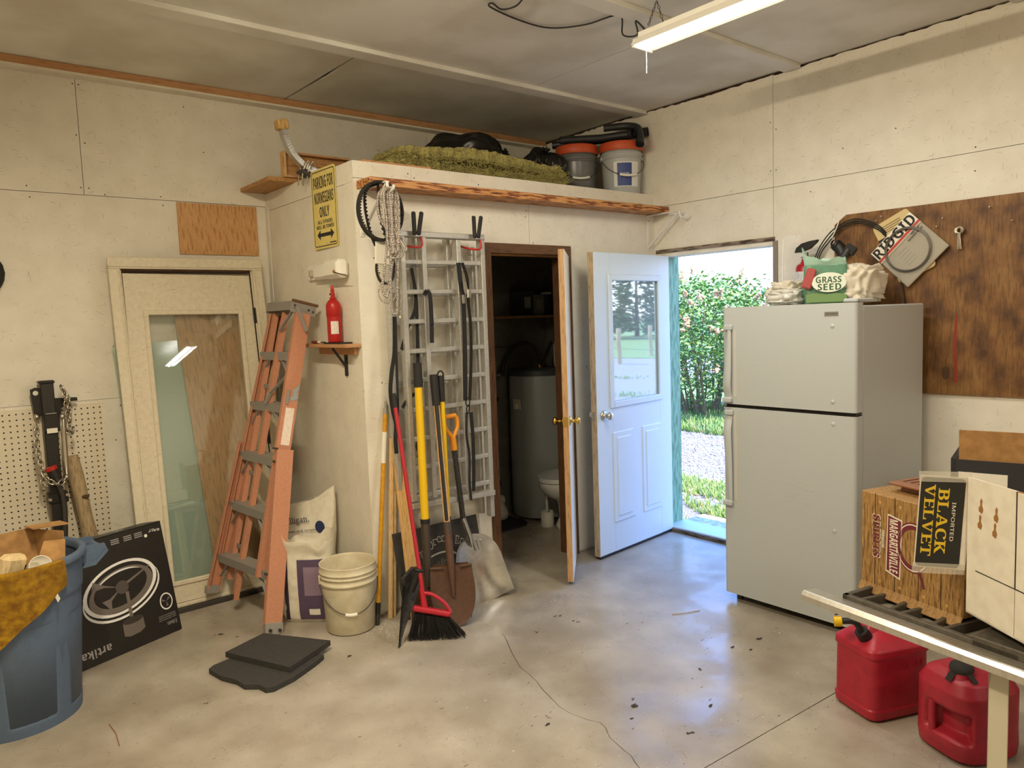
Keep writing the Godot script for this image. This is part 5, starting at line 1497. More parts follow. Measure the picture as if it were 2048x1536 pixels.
	for k in 61:
		var a := TAU * k / 60.0
		ring.append(Vector3(1.935 + sin(a) * 0.125, 2.193 + cos(a) * 0.148, -3.375))
	var d1 := thing("drive_belt", "wide black toothed drive belt hanging in a ring", "belt")
	toothed_belt(d1, "belt", ring, Vector3(0, 0, 0.03), 0.008, bm)
	var lp := curve([Vector3(1.945, 2.338, -3.405), Vector3(1.875, 2.30, -3.405), Vector3(1.865, 2.2, -3.405), Vector3(1.885, 2.08, -3.40), Vector3(1.915, 1.99, -3.395), Vector3(1.905, 1.9, -3.395), Vector3(1.925, 1.84, -3.395), Vector3(1.965, 1.828, -3.395), Vector3(2.0, 1.86, -3.395), Vector3(2.008, 1.95, -3.395), Vector3(1.98, 2.05, -3.40), Vector3(1.945, 2.2, -3.405), Vector3(1.945, 2.335, -3.405)], 6)
	var d2 := thing("drive_belt", "narrow black toothed drive belt hanging in a long loop", "belt")
	toothed_belt(d2, "belt", lp, Vector3(0, 0, 0.012), 0.007, bm)
	part(d2, "card_sleeve", MB.new().box(Vector3(0.085, 0.115, 0.016), Transform3D(Basis(Vector3.BACK, -0.05), Vector3(1.945, 1.985, -3.395)), 0.002), M.paper, "printed card sleeve")
	# ---- rope hank
	var rm := tex(hexm("d8cfc2", 0.9), noise_tex(0.06, [[0.38, Color(0.35, 0.3, 0.28)], [0.5, Color.WHITE]], 109, 128, FastNoiseLite.TYPE_CELLULAR, 1), Vector3(26, 26, 26), false)
	var rp := thing("rope_hank", "grey and white braided rope hanked on the shelf bracket", "rope")
	var r := RandomNumberGenerator.new()
	r.seed = 12
	for k in 6:
		var x0 := 1.908 + 0.011 * k
		var low := [1.985, 1.96, 1.975, 1.76, 1.67, 1.98][k] as float
		var mid := 0.5 * (2.3 + low)
		var zz := -3.315 + 0.006 * (k % 3)
		var lx := [2.02, 2.0, 1.945, 1.91, 1.95, 1.97][k] as float
		part(rp, "strand", MB.new().tube(curve([Vector3(1.957, 2.30, -3.29), Vector3(x0 - 0.012, 2.27, zz), Vector3(x0 - 0.01 + r.randfn(0, 0.004), mid, zz), Vector3(lx - 0.02, low + 0.05, zz), Vector3(lx, low, zz), Vector3(lx + 0.016, low + 0.04, zz), Vector3(x0 + 0.03 + r.randfn(0, 0.004), mid, zz), Vector3(x0 + 0.035, 2.26, zz), Vector3(1.962, 2.302, -3.29)], 5), 0.0062, 7), rm)
	part(rp, "wrap", MB.new().tube(curve([Vector3(1.93, 1.955, -3.32), Vector3(1.96, 1.95, -3.295), Vector3(2.0, 1.958, -3.32), Vector3(1.96, 1.965, -3.34), Vector3(1.93, 1.955, -3.32)], 5), 0.004, 7), rm)
	part(rp, "tail", MB.new().tube(curve([Vector3(1.955, 1.80, -3.32), Vector3(1.90, 1.84, -3.32), Vector3(1.87, 1.78, -3.32), Vector3(1.89, 1.735, -3.32), Vector3(1.93, 1.73, -3.32), Vector3(1.965, 1.76, -3.32), Vector3(1.98, 1.82, -3.32), Vector3(1.995, 1.76, -3.32), Vector3(1.99, 1.70, -3.32), Vector3(1.985, 1.66, -3.32)], 6), 0.0036, 7), rm)
	part(rp, "tail", MB.new().tube(curve([Vector3(1.915, 1.80, -3.315), Vector3(1.905, 1.77, -3.315), Vector3(1.92, 1.765, -3.315), Vector3(1.925, 1.79, -3.315), Vector3(1.94, 1.80, -3.315)], 5), 0.003, 6), rm)
	part(rp, "frayed_end", MB.new().ball(Vector3(1.985, 1.655, -3.32), Vector3(0.006, 0.008, 0.006), 6), M.paper)

var part_mb := MB.new()

func blade(tip: Vector3, dir: Vector3, facing: Vector3, length: float, width: float, dish: float, shape: Callable, thick := 0.0025) -> MB:
	# sheet-metal blade: a across, b from tip to shoulder; shape(b) gives the half-width share
	var y := dir.normalized()
	var x := (y.cross(facing)).normalized()
	var z := x.cross(y)
	var mb := MB.new()
	for side in 2:
		mb.grid(14, 18, func(a: float, b: float) -> Vector3:
			var s := a * 2.0 - 1.0
			if side == 1: s = -s
			var w: float = shape.call(b) * width / 2
			var d := dish * (1.0 - s * s) * (0.35 + 0.65 * sin(PI * clampf(b, 0.02, 1.0)))
			return tip + y * (b * length) + x * (s * w) - z * (d + thick * side))
	return mb

func shaft(mb: MB, a: Vector3, b: Vector3, r0: float, r1: float) -> MB:
	return mb.tube([a, b], [r0, r1], 14)

func build_tools() -> void:
	var rust := tex(hexm("6b5040", 0.6, 0.25), speckled(512, 111, 0.03, Color(0.84, 0.81, 0.78), Color(1.0, 0.98, 0.96), 500, Color(0.35, 0.22, 0.14), 60), Vector3(2.2, 2.2, 2.2), false)
	var iron := hexm("544940", 0.55, 0.4)
	var cam := Vector3(-0.5, 0.25, 0.8)
	# ---- black ranch board
	var bd := thing("ranch_board", "black slate board lettered Dream Ranch leaning behind the shovels", "sign", Vector3(2.30, 0.0, -3.452))
	bd.rotation.x = -atan2(0.10, 0.46)
	var slate := tex(hexm("3a3733", 0.85), noise_tex(0.02, [[0.2, Color(0.88, 0.88, 0.88)], [0.7, Color.WHITE]], 113, 256), Vector3(3, 3, 3), false)
	part(bd, "slab", MB.new().bx(-0.29, 0.0, -0.012, 0.285, 0.475, 0.0, 0.002), slate)
	var chalk := hexm("b7b2a6", 0.85)
	var word := "Livin Dream Ranch"
	for k in word.length():
		if word[k] == " ": continue
		var f := (k - 8.0) / 8.0
		var an := -f * 0.62
		var p := Vector3(f * 0.245, 0.385 - 0.11 * f * f - 0.06 * maxf(0.0, -f), 0.0008)
		letters(bd, word[k], chalk, Transform3D(Basis(Vector3.BACK, an), p), 0.029 if word[k] != "i" else 0.011, 0.047 if word[k] in "LDR" else 0.034, "serif bold", "letter")
		letters(bd, word[k], slate, Transform3D(Basis(Vector3.BACK, an), p + Vector3(0, 0, 0.0006)), 0.021 if word[k] != "i" else 0.006, 0.038 if word[k] in "LDR" else 0.026, "serif bold", "letter_fill")
	# carved steer outline
	var ho := curve([Vector3(-0.04, 0.10, 0.001), Vector3(-0.055, 0.19, 0.001), Vector3(-0.12, 0.23, 0.001), Vector3(-0.09, 0.29, 0.001), Vector3(0.0, 0.31, 0.001), Vector3(0.09, 0.29, 0.001), Vector3(0.12, 0.23, 0.001), Vector3(0.055, 0.19, 0.001), Vector3(0.04, 0.10, 0.001)], 6)
	part(bd, "steer_outline", ribbon(MB.new(), ho, Vector3(0.006, 0.006, 0.0), 0.002), chalk)
	part(bd, "steer_head", MB.new().prism(poly([-0.035, 0.11, -0.045, 0.2, -0.06, 0.25, 0.0, 0.28, 0.06, 0.25, 0.045, 0.2, 0.035, 0.11, 0.0, 0.09]), 0.003, Transform3D.IDENTITY), tex(hexm("6f6a60", 0.9), noise_tex(0.08, [[0.35, Color(0.4, 0.4, 0.4)], [0.6, Color.WHITE]], 114, 128), Vector3(9, 9, 9), false))
	# ---- painter's extension pole
	var ep := thing("extension_pole", "worn yellow extension pole standing at the closet corner", "pole")
	var e0 := Vector3(1.868, 0.0, -3.515)
	var e1 := Vector3(2.035, 1.20, -3.598)
	var on := func(f: float) -> Vector3: return e0.lerp(e1, f)
	part(ep, "tube", shaft(MB.new(), on.call(0.10), on.call(0.94), 0.0125, 0.0125), tex(hexm("dba21a", 0.5), speckled(256, 115, 0.02, Color(0.85, 0.8, 0.7), Color.WHITE, 200, Color(0.93, 0.9, 0.84), 80), Vector3(4, 4, 4), false))
	part(ep, "tip", shaft(MB.new(), on.call(0.94), on.call(0.97), 0.012, 0.011), M.steel)
	part(ep, "thread", shaft(MB.new(), on.call(0.97), on.call(1.0), 0.0075, 0.007), M.steel)
	part(ep, "collar", shaft(MB.new(), on.call(0.05), on.call(0.10), 0.0135, 0.0135), M.black)
	part(ep, "foot", shaft(MB.new(), on.call(0.0), on.call(0.05), 0.011, 0.0125), M.dark_steel)
	part(ep, "label", shaft(MB.new(), on.call(0.72), on.call(0.86), 0.0128, 0.0128), M.paper, "worn white label")
	# ---- stakes and a board
	single("wooden_stake", MB.new().beam(Vector3(1.965, 0.0, -3.545), Vector3(2.06, 0.99, -3.60), 0.022, 0.016, Vector3.RIGHT), wood("b98f55", "e0be88", 117, "y", 2.0, 0.8), "thin square wooden stake beside the yellow extension pole", "stake")
	single("wooden_lath", MB.new().beam(Vector3(2.0, 0.0, -3.56), Vector3(2.082, 0.93, -3.606), 0.016, 0.012, Vector3.RIGHT), wood("c79a5c", "e6c792", 118, "y", 2.0, 0.8), "slim wooden lath behind the pine board", "stake")
	single("pine_board", MB.new().beam(Vector3(2.06, 0.0, -3.42), Vector3(2.092, 0.875, -3.59), 0.065, 0.02, Vector3.RIGHT), wood("c0904e", "e2b97c", 119, "y", 1.4, 0.7), "knotty pine board leaning on the ramp", "board")
	# ---- red broom
	var br := thing("broom", "red handled angle broom with black bristles", "broom")
	var b0 := Vector3(1.965, 0.20, -3.185)
	var b1 := Vector3(2.01, 1.25, -3.468)
	part(br, "handle", shaft(MB.new(), b0, b0.lerp(b1, 0.94), 0.011, 0.011), hexm("b01f2c", 0.35))
	part(br, "grip", shaft(MB.new(), b0.lerp(b1, 0.93), b1, 0.0135, 0.0135), M.black_rubber)
	var hd := MB.new()
	var bx := Vector3(0.80, -0.1, 0.59).normalized()
	var bu := Vector3(0, 1, -0.2).normalized()
	var c0 := Vector3(1.965, 0.15, -3.18)
	hd.beam(c0 - bx * 0.06 + bu * 0.012, c0 + bx * 0.13 - bu * 0.012, 0.028, 0.05, bu, 0.008)
	hd.tube(curve([c0 + bu * 0.09, c0 + bu * 0.085 + bx * 0.05, c0 + bx * 0.105 + bu * 0.045, c0 + bx * 0.13 - bu * 0.005], 5), 0.010, 8)
	hd.tube([c0 + bu * 0.0, c0 + bu * 0.12], [0.018, 0.013], 10)
	part(br, "head", hd, hexm("b51f30", 0.35))
	var bris := MB.new()
	var r := RandomNumberGenerator.new()
	r.seed = 31
	for k in 460:
		var f := r.randf()
		var g := r.randf_range(-1, 1)
		var s := c0 + bx * lerpf(-0.055, 0.125, f) + Vector3(-0.59, 0, 0.8) * g * 0.017 - bu * (0.012 + 0.02 * f)
		var e := c0 + bx * lerpf(-0.10, 0.20, f) + Vector3(-0.59, 0, 0.8) * g * 0.035
		e.y = 0.003 + r.randf() * 0.012
		bris.tube([s, s.lerp(e, 0.6) + bx * 0.004, e + bx * r.randf() * 0.01], 0.0016, 3, false)
	part(br, "bristles", bris, hexm("1d1b1a", 0.6)).set_meta("kind", "stuff")
	# ---- dustpan clipped to it
	var dp := thing("dustpan", "black plastic dustpan standing on edge at the broom", "dustpan")
	var dm := tex(hexm("3a3733", 0.6), noise_tex(0.03, [[0.25, Color(0.7, 0.68, 0.64)], [0.7, Color.WHITE]], 121, 256), Vector3(6, 6, 6), false)
	var pan := MB.new()
	for side in 2:
		pan.grid(8, 10, func(a: float, b: float) -> Vector3:
			var s := a if side == 0 else 1.0 - a
			var w := lerpf(0.02, 0.17, smoothstep(0.0, 0.75, b)) * (1.0 if b < 0.85 else lerpf(1.0, 0.8, (b - 0.85) / 0.15))
			var base := Vector3(1.80, 0.0, -3.18).lerp(Vector3(1.90, 0.30, -3.27), b)
			var d := Vector3(0.72, 0.08, -0.35).normalized()
			return base + d * (s * w) + Vector3(-0.4, 0.1, -0.6) * (0.06 * sin(s * PI) * b + 0.003 * side))
	part(dp, "pan", pan, dm)
	part(dp, "back_wall", MB.new().beam(Vector3(1.895, 0.295, -3.27), Vector3(2.0, 0.315, -3.335), 0.05, 0.02, Vector3(0, 1, 0), 0.004), dm)
	part(dp, "handle", MB.new().tube([Vector3(1.935, 0.24, -3.26), Vector3(1.97, 0.345, -3.235)], [0.02, 0.022], 12), M.black)
	part(dp, "hanging_hole", MB.new().lathe([Vector2(0.014, 0.0), Vector2(0.026, 0.0), Vector2(0.027, 0.012), Vector2(0.02, 0.016), Vector2(0.014, 0.012)], 16, Transform3D(Basis(Vector3.BACK, -0.3), Vector3(1.97, 0.343, -3.235))), M.black)
	# ---- shovels
	var point := func(b: float) -> float: return sqrt(clampf(1.0 - pow(1.0 - minf(b / 0.62, 1.0), 2.2), 0.0, 1.0)) * lerpf(1.0, 0.93, smoothstep(0.62, 1.0, b)) + 0.02
	var square := func(b: float) -> float: return lerpf(1.0, 0.94, b)
	# round-point shovel, black and tan handle
	var s1 := thing("round_shovel", "rusty round-point shovel with a black and tan handle", "shovel")
	var t0 := Vector3(2.158, 0.0, -3.185)
	var t1 := Vector3(2.243, 1.335, -3.425)
	var d := (t1 - t0).normalized()
	part(s1, "blade", blade(t0, d, cam, 0.325, 0.235, 0.026, point), rust, "rusty pointed blade")
	var xs := d.cross(cam).normalized()
	var fc := xs.cross(d)
	for s in [-1.0, 1.0]:
		part(s1, "tread", MB.new().beam(t0 + d * 0.318 + xs * (s * 0.045), t0 + d * 0.322 + xs * (s * 0.112), 0.012, 0.02, d, 0.003), rust)
	part(s1, "socket", MB.new().tube([t0 + d * 0.16 - fc * 0.014, t0 + d * 0.30 - fc * 0.004, t0 + d * 0.36, t0 + d * 0.56], [0.008, 0.02, 0.021, 0.020], 14), rust)
	part(s1, "ferrule", shaft(MB.new(), t0 + d * 0.50, t0 + d * 0.56, 0.0225, 0.0225), iron)
	part(s1, "handle", shaft(MB.new(), t0 + d * 0.55, t0 + d * 1.22, 0.018, 0.017), wood("b98a58", "d8b080", 123, "y", 1.5, 0.5))
	part(s1, "stripe", MB.new().beam(t0 + d * 0.56 + fc * 0.010, t0 + d * 1.2 + fc * 0.009, 0.023, 0.018, xs, 0.006), M.black, "black centre stripe")
	part(s1, "grip", shaft(MB.new(), t0 + d * 1.19, t1, 0.0215, 0.023), M.black_rubber)
	# slim yellow handled shovel behind it
	var s2 := thing("yellow_shovel", "shovel with slim yellow handle and a looped black grip end", "shovel")
	var u0 := Vector3(2.215, 0.0, -3.30)
	var u1 := Vector3(2.292, 1.352, -3.432)
	var du := (u1 - u0).normalized()
	part(s2, "blade", blade(u0, du, cam, 0.30, 0.21, 0.02, square), rust)
	part(s2, "socket", MB.new().tube([u0 + du * 0.2, u0 + du * 0.30, u0 + du * 0.56], [0.008, 0.018, 0.018], 12), iron)
	part(s2, "handle", shaft(MB.new(), u0 + du * 0.55, u0 + du * 1.2, 0.0165, 0.0165), M.yellow, "yellow fibreglass handle")
	part(s2, "grip", shaft(MB.new(), u0 + du * 1.19, u0 + du * 1.335, 0.0185, 0.0205), M.black_rubber)
	var lo := []
	for k in 13:
		var a := PI * k / 12.0
		lo.append(u0 + du * (1.335 + sin(a) * 0.026) + xs * cos(a) * 0.016)
	part(s2, "loop", MB.new().tube(lo, 0.005, 8), M.black_rubber)
	# thick yellow handled spade
	var s3 := thing("yellow_spade", "flat spade with a thick yellow handle and black grip", "spade")
	var v0 := Vector3(2.09, 0.0, -3.335)
	var v1 := Vector3(2.158, 1.405, -3.452)
	var dv := (v1 - v0).normalized()
	part(s3, "blade", blade(v0, dv, cam, 0.31, 0.20, 0.012, square), rust)
	part(s3, "socket", MB.new().tube([v0 + dv * 0.2, v0 + dv * 0.30, v0 + dv * 0.55], [0.01, 0.023, 0.024], 12), iron)
	part(s3, "ferrule", shaft(MB.new(), v0 + dv * 0.54, v0 + dv * 0.565, 0.0265, 0.0265), M.black)
	part(s3, "handle", shaft(MB.new(), v0 + dv * 0.555, v0 + dv * 1.30, 0.0225, 0.021), M.yellow, "thick yellow fibreglass handle")
	part(s3, "grip", shaft(MB.new(), v0 + dv * 1.28, v1, 0.0255, 0.024), M.black_rubber)
	# aluminium grain scoop with an orange D handle
	var s4 := thing("grain_scoop", "aluminium grain scoop with an orange D-shaped handle", "scoop")
	var w0 := Vector3(2.535, 0.0, -3.345)
	var w1 := Vector3(2.375, 0.94, -3.455)
	var dw := (Vector3(2.43, 0.42, -3.43) - w0).normalized()
	var alm := tex(hexm("d2d1cb", 0.24, 0.95), noise_tex(0.04, [[0.2, Color(0.93, 0.92, 0.9)], [0.6, Color.WHITE]], 125, 256), Vector3(3, 3, 3), false)
	var scoop := func(b: float) -> float: return 1.0 if b < 0.55 else sqrt(clampf(1.0 - pow((b - 0.55) / 0.46, 2.0), 0.0, 1.0)) + 0.01
	part(s4, "blade", blade(w0, dw, cam + Vector3(0.35, 0, 0), 0.41, 0.30, 0.05, scoop), alm, "dished aluminium blade")
	var xw := dw.cross(cam + Vector3(0.35, 0, 0)).normalized()
	var nw := xw.cross(dw)
	for k in 5:
		var a: Vector3 = w0 + dw * (0.30 + 0.0 * k) + xw * (0.02 + k * 0.022) - nw * 0.034
		part(s4, "rib", MB.new().tube([a, a + dw * (0.07 - 0.008 * k) + nw * 0.012], [0.002, 0.006], 6), alm)
	part(s4, "socket", MB.new().tube([w0 + dw * 0.34 - nw * 0.02, w0 + dw * 0.41 + nw * 0.0, Vector3(2.405, 0.50, -3.435)], [0.008, 0.018, 0.0165], 12), alm)
	part(s4, "handle", shaft(MB.new(), Vector3(2.406, 0.49, -3.435), w1, 0.0155, 0.0155), tex(hexm("4a4640", 0.7), noise_tex(0.09, [[0.4, Color(0.45, 0.45, 0.45)], [0.62, Color(0.9, 0.9, 0.9)], [0.7, Color(2.0, 2.0, 2.0)]], 127, 128), Vector3(9, 9, 9), false))
	var og := hexm("e69420", 0.4)
	var g := MB.new()
	var gd := (w1 - Vector3(2.406, 0.49, -3.435)).normalized()
	g.tube(curve([w1 - gd * 0.03, w1 + gd * 0.02, w1 + gd * 0.05 + Vector3(0.02, 0, 0), w1 + gd * 0.09 + Vector3(0.042, 0, 0), w1 + gd * 0.135 + Vector3(0.042, 0, 0), w1 + gd * 0.152 + Vector3(0.02, 0, 0)], 5), 0.012, 10)
	g.tube(curve([w1 + gd * 0.02, w1 + gd * 0.05 - Vector3(0.02, 0, 0), w1 + gd * 0.09 - Vector3(0.042, 0, 0), w1 + gd * 0.135 - Vector3(0.042, 0, 0), w1 + gd * 0.152 - Vector3(0.02, 0, 0)], 5), 0.012, 10)
	g.tube([w1 + gd * 0.148 - Vector3(0.036, 0, 0), w1 + gd * 0.151 + Vector3(0.036, 0, 0)], 0.014, 10)
	g.tube([w1 - gd * 0.045, w1 + gd * 0.03], [0.019, 0.018], 12)
	part(s4, "d_grip", g, og, "orange plastic D grip")

func build_closet() -> void:
	# ---- water heater
	var h := thing("water_heater", "grey water heater tank standing in the closet", "water heater", Vector3(4.01, 0.0, -4.575))
	var gr := hexm("b2b8b9", 0.4)
	part(h, "tank", MB.new().lathe([Vector2(0.0, 0.02), Vector2(0.235, 0.02), Vector2(0.24, 0.03), Vector2(0.24, 1.17), Vector2(0.235, 1.18)], 40), gr)
	part(h, "lid", MB.new().lathe([Vector2(0.245, 1.165), Vector2(0.246, 1.205), Vector2(0.235, 1.215), Vector2(0.0, 1.225)], 40), hexm("4a4f52", 0.5))
	part(h, "sticker", MB.new().bx(-0.246, 0.9, -0.03, -0.236, 0.98, 0.05), M.paper)
	part(h, "hose", MB.new().tube(curve([Vector3(-0.02, 1.22, 0.05), Vector3(-0.03, 1.32, 0.06), Vector3(-0.1, 1.42, 0.02), Vector3(-0.2, 1.40, -0.05), Vector3(-0.265, 1.28, -0.1), Vector3(-0.275, 1.17, -0.12)], 6), 0.017, 10), M.black_rubber)
	part(h, "hose", MB.new().tube(curve([Vector3(0.0, 1.22, 0.05), Vector3(0.06, 1.32, 0.04), Vector3(0.16, 1.42, 0.0)], 6), 0.014, 10), M.black_rubber)
	part(h, "nipple", MB.new().tube([Vector3(-0.02, 1.215, 0.05), Vector3(-0.02, 1.26, 0.05)], 0.02, 10), M.brass)
	part(h, "valve", MB.new().box(Vector3(0.03, 0.05, 0.04), Transform3D(Basis.IDENTITY, Vector3(-0.26, 0.93, 0.02)), 0.006), M.paper)
	var sp := thing("spray_bottle", "slim spray bottle standing on the water heater", "bottle", Vector3(4.10, 1.227, -4.43))
	part(sp, "body", MB.new().lathe([Vector2(0, 0), Vector2(0.032, 0.0), Vector2(0.033, 0.01), Vector2(0.033, 0.17), Vector2(0.02, 0.19), Vector2(0.018, 0.2)], 20), hexm("b9bcb8", 0.4))
	part(sp, "cap", MB.new().lathe([Vector2(0.02, 0.2), Vector2(0.026, 0.21), Vector2(0.022, 0.25), Vector2(0.028, 0.27), Vector2(0.0, 0.272)], 16), M.black)
	# ---- pipes on the closet's back wall
	var pp := thing("water_pipe", "grey water pipe with a shut-off valve beside the heater", "pipe")
	part(pp, "riser", MB.new().tube([Vector3(3.735, 0.05, -4.80), Vector3(3.735, 1.16, -4.80), Vector3(3.735, 1.18, -4.70)], 0.014, 10), hexm("b0aca2", 0.5, 0.3))
	part(pp, "riser", MB.new().tube([Vector3(3.70, 0.27, -4.81), Vector3(3.70, 0.98, -4.81)], 0.011, 10), hexm("9c6a48", 0.45, 0.6))
	part(pp, "valve", MB.new().box(Vector3(0.08, 0.035, 0.04), Transform3D(Basis.IDENTITY, Vector3(3.715, 0.97, -4.79)), 0.006), M.dark_steel)
	part(pp, "valve", MB.new().box(Vector3(0.06, 0.05, 0.04), Transform3D(Basis.IDENTITY, Vector3(3.715, 0.27, -4.79)), 0.006), M.dark_steel)
	part(pp, "run", MB.new().tube([Vector3(2.1, 0.27, -4.815), Vector3(3.73, 0.27, -4.815)], 0.011, 10), hexm("9c6a48", 0.45, 0.6))
	part(pp, "cord", MB.new().tube(curve([Vector3(3.5, 1.36, -4.825), Vector3(3.7, 1.40, -4.825), Vector3(3.9, 1.39, -4.825), Vector3(4.1, 1.41, -4.825)], 4), 0.006, 6), hexm("6b4632", 0.6))
	single("drain_pipe", MB.new().tube([Vector3(2.1, 0.13, -4.79), Vector3(3.76, 0.13, -4.79)], 0.04, 16), M.white_plastic, "white plastic drain pipe low on the closet's back wall", "pipe")
	# ---- shelf with cartons
	single("closet_shelf", MB.new().bx(3.74, 1.625, -4.835, 4.355, 1.645, -4.60, 0.002), M.pine, "dim wooden shelf high in the closet", "shelf")
	var cs := [["carton", Vector3(3.99, 1.647, -4.72), Vector3(0.13, 0.2, 0.14), "3e4149", "dark printed carton on the closet shelf"], ["carton", Vector3(4.12, 1.647, -4.72), Vector3(0.11, 0.17, 0.14), "8d8d86", "pale carton beside the dark carton on the closet shelf"], ["canister", Vector3(4.25, 1.647, -4.71), Vector3(0.09, 0.19, 0.09), "26344c", "navy canister at the end of the closet shelf"]]
	for c in cs:
		var t := thing(c[0], c[4], "box", c[1])
		if c[0] == "canister":
			part(t, "body", MB.new().lathe([Vector2(0, 0), Vector2(0.045, 0), Vector2(0.045, 0.17), Vector2(0.04, 0.18), Vector2(0, 0.18)], 20), hexm(c[3], 0.5))
			part(t, "lid", MB.new().lathe([Vector2(0.046, 0.17), Vector2(0.046, 0.19), Vector2(0, 0.192)], 20), M.paper)
		else:
			var z: Vector3 = c[2]
			part(t, "box", MB.new().bx(-z.x / 2, 0, -z.z / 2, z.x / 2, z.y, z.z / 2, 0.003), hexm(c[3], 0.6))
			part(t, "print", MB.new().bx(-z.x / 4, z.y * 0.3, z.z / 2, z.x / 4, z.y * 0.75, z.z / 2 + 0.001), hexm("a9a79c", 0.6))
	# ---- straw hat on the wall
	var hat := thing("straw_hat", "brown hat hanging on the closet's back wall", "hat", Vector3(3.555, 1.20, -4.83))
	hat.rotation.x = PI / 2
	part(hat, "brim", MB.new().lathe([Vector2(0.08, 0.012), Vector2(0.14, 0.006), Vector2(0.17, 0.02), Vector2(0.172, 0.024), Vector2(0.14, 0.012), Vector2(0.08, 0.018)], 32), hexm("6b5a45", 0.95))
	part(hat, "crown", MB.new().lathe([Vector2(0.085, 0.012), Vector2(0.082, 0.07), Vector2(0.06, 0.105), Vector2(0.0, 0.11)], 28), hexm("5f503d", 0.95))
	# ---- plunger
	var pl := thing("plunger", "white plunger standing in the closet on the dark rug", "plunger", Vector3(3.635, 0.012, -4.685))
	part(pl, "cup", MB.new().lathe([Vector2(0.055, 0.0), Vector2(0.075, 0.005), Vector2(0.082, 0.04), Vector2(0.07, 0.085), Vector2(0.04, 0.13), Vector2(0.02, 0.165), Vector2(0.016, 0.17)], 28), hexm("d9d6cc", 0.5))
	part(pl, "handle", MB.new().tube([Vector3(0, 0.165, 0), Vector3(-0.008, 0.52, -0.02)], 0.013, 10), hexm("d9d6cc", 0.5))
	part(pl, "grip", MB.new().box(Vector3(0.05, 0.014, 0.02), Transform3D(Basis.IDENTITY, Vector3(-0.008, 0.525, -0.02)), 0.004), hexm("6c6357", 0.6))
	# ---- rug
	var rm := tex(hexm("3a3d46", 0.98), noise_tex(0.05, [[0.3, Color(0.55, 0.55, 0.6)], [0.6, Color.WHITE]], 131, 256), Vector3(9, 9, 9))
	var rg := single("bath_rug", MB.new().prism(rounded(0.86, 0.40, 0.12, 8), 0.011, Transform3D(Basis(Vector3.RIGHT, -PI / 2), Vector3.ZERO)), rm, "dark bath rug with a rounded end on the closet floor", "rug")
	rg.position = Vector3(3.32, 0.0, -4.59)
	# ---- toilet
	var t := thing("toilet", "white toilet partly hidden behind the closet door", "toilet", Vector3(3.86, 0, -4.10))
	var po := hexm("e4e4e0", 0.12)
	var bowl := func(a: float, b: float) -> Vector3:
		var pr := [[0.10, 0.0], [0.11, 0.03], [0.085, 0.1], [0.095, 0.2], [0.14, 0.28], [0.175, 0.34], [0.18, 0.385], [0.165, 0.395], [0.12, 0.39], [0.06, 0.3], [0.01, 0.25]]
		var f := b * (pr.size() - 1)
		var i := mini(int(f), pr.size() - 2)
		var r := lerpf(pr[i][0], pr[i + 1][0], f - i)
		var y := lerpf(pr[i][1], pr[i + 1][1], f - i)
		var sx := 1.25 if y > 0.22 else 1.25
		return Vector3(cos(a * TAU) * r * sx - (0.02 if y > 0.25 else -0.04), y, -sin(a * TAU) * r)
	part(t, "bowl", MB.new().grid(32, 20, bowl, true), po)
	var lid := PackedVector2Array()
	for k in 28: lid.append(Vector2(cos(TAU * k / 28.0) * 0.235 - 0.02, sin(TAU * k / 28.0) * 0.185))
	part(t, "seat", MB.new().prism(lid, 0.018, Transform3D(Basis(Vector3.RIGHT, -PI / 2), Vector3(0, 0.397, 0))), po)
	part(t, "lid", MB.new().prism(lid, 0.016, Transform3D(Basis(Vector3.RIGHT, -PI / 2) * Basis(Vector3.UP, -0.02), Vector3(0, 0.417, 0))), po)
	part(t, "tank", MB.new().bx(0.26, 0.38, -0.22, 0.45, 0.74, 0.22, 0.02), po)
	part(t, "tank_lid", MB.new().bx(0.25, 0.74, -0.23, 0.46, 0.77, 0.23, 0.01), po)
	var br := thing("toilet_brush", "white toilet brush holder on the closet floor by the toilet", "brush holder", Vector3(3.79, 0.0, -4.265))
	part(br, "holder", MB.new().lathe([Vector2(0, 0), Vector2(0.05, 0), Vector2(0.052, 0.005), Vector2(0.048, 0.12), Vector2(0.044, 0.12), Vector2(0.044, 0.02), Vector2(0, 0.02)], 24), M.white_plastic)
	part(br, "handle", MB.new().tube([Vector3(0, 0.05, 0), Vector3(-0.005, 0.33, 0.0)], 0.011, 10), M.white_plastic)

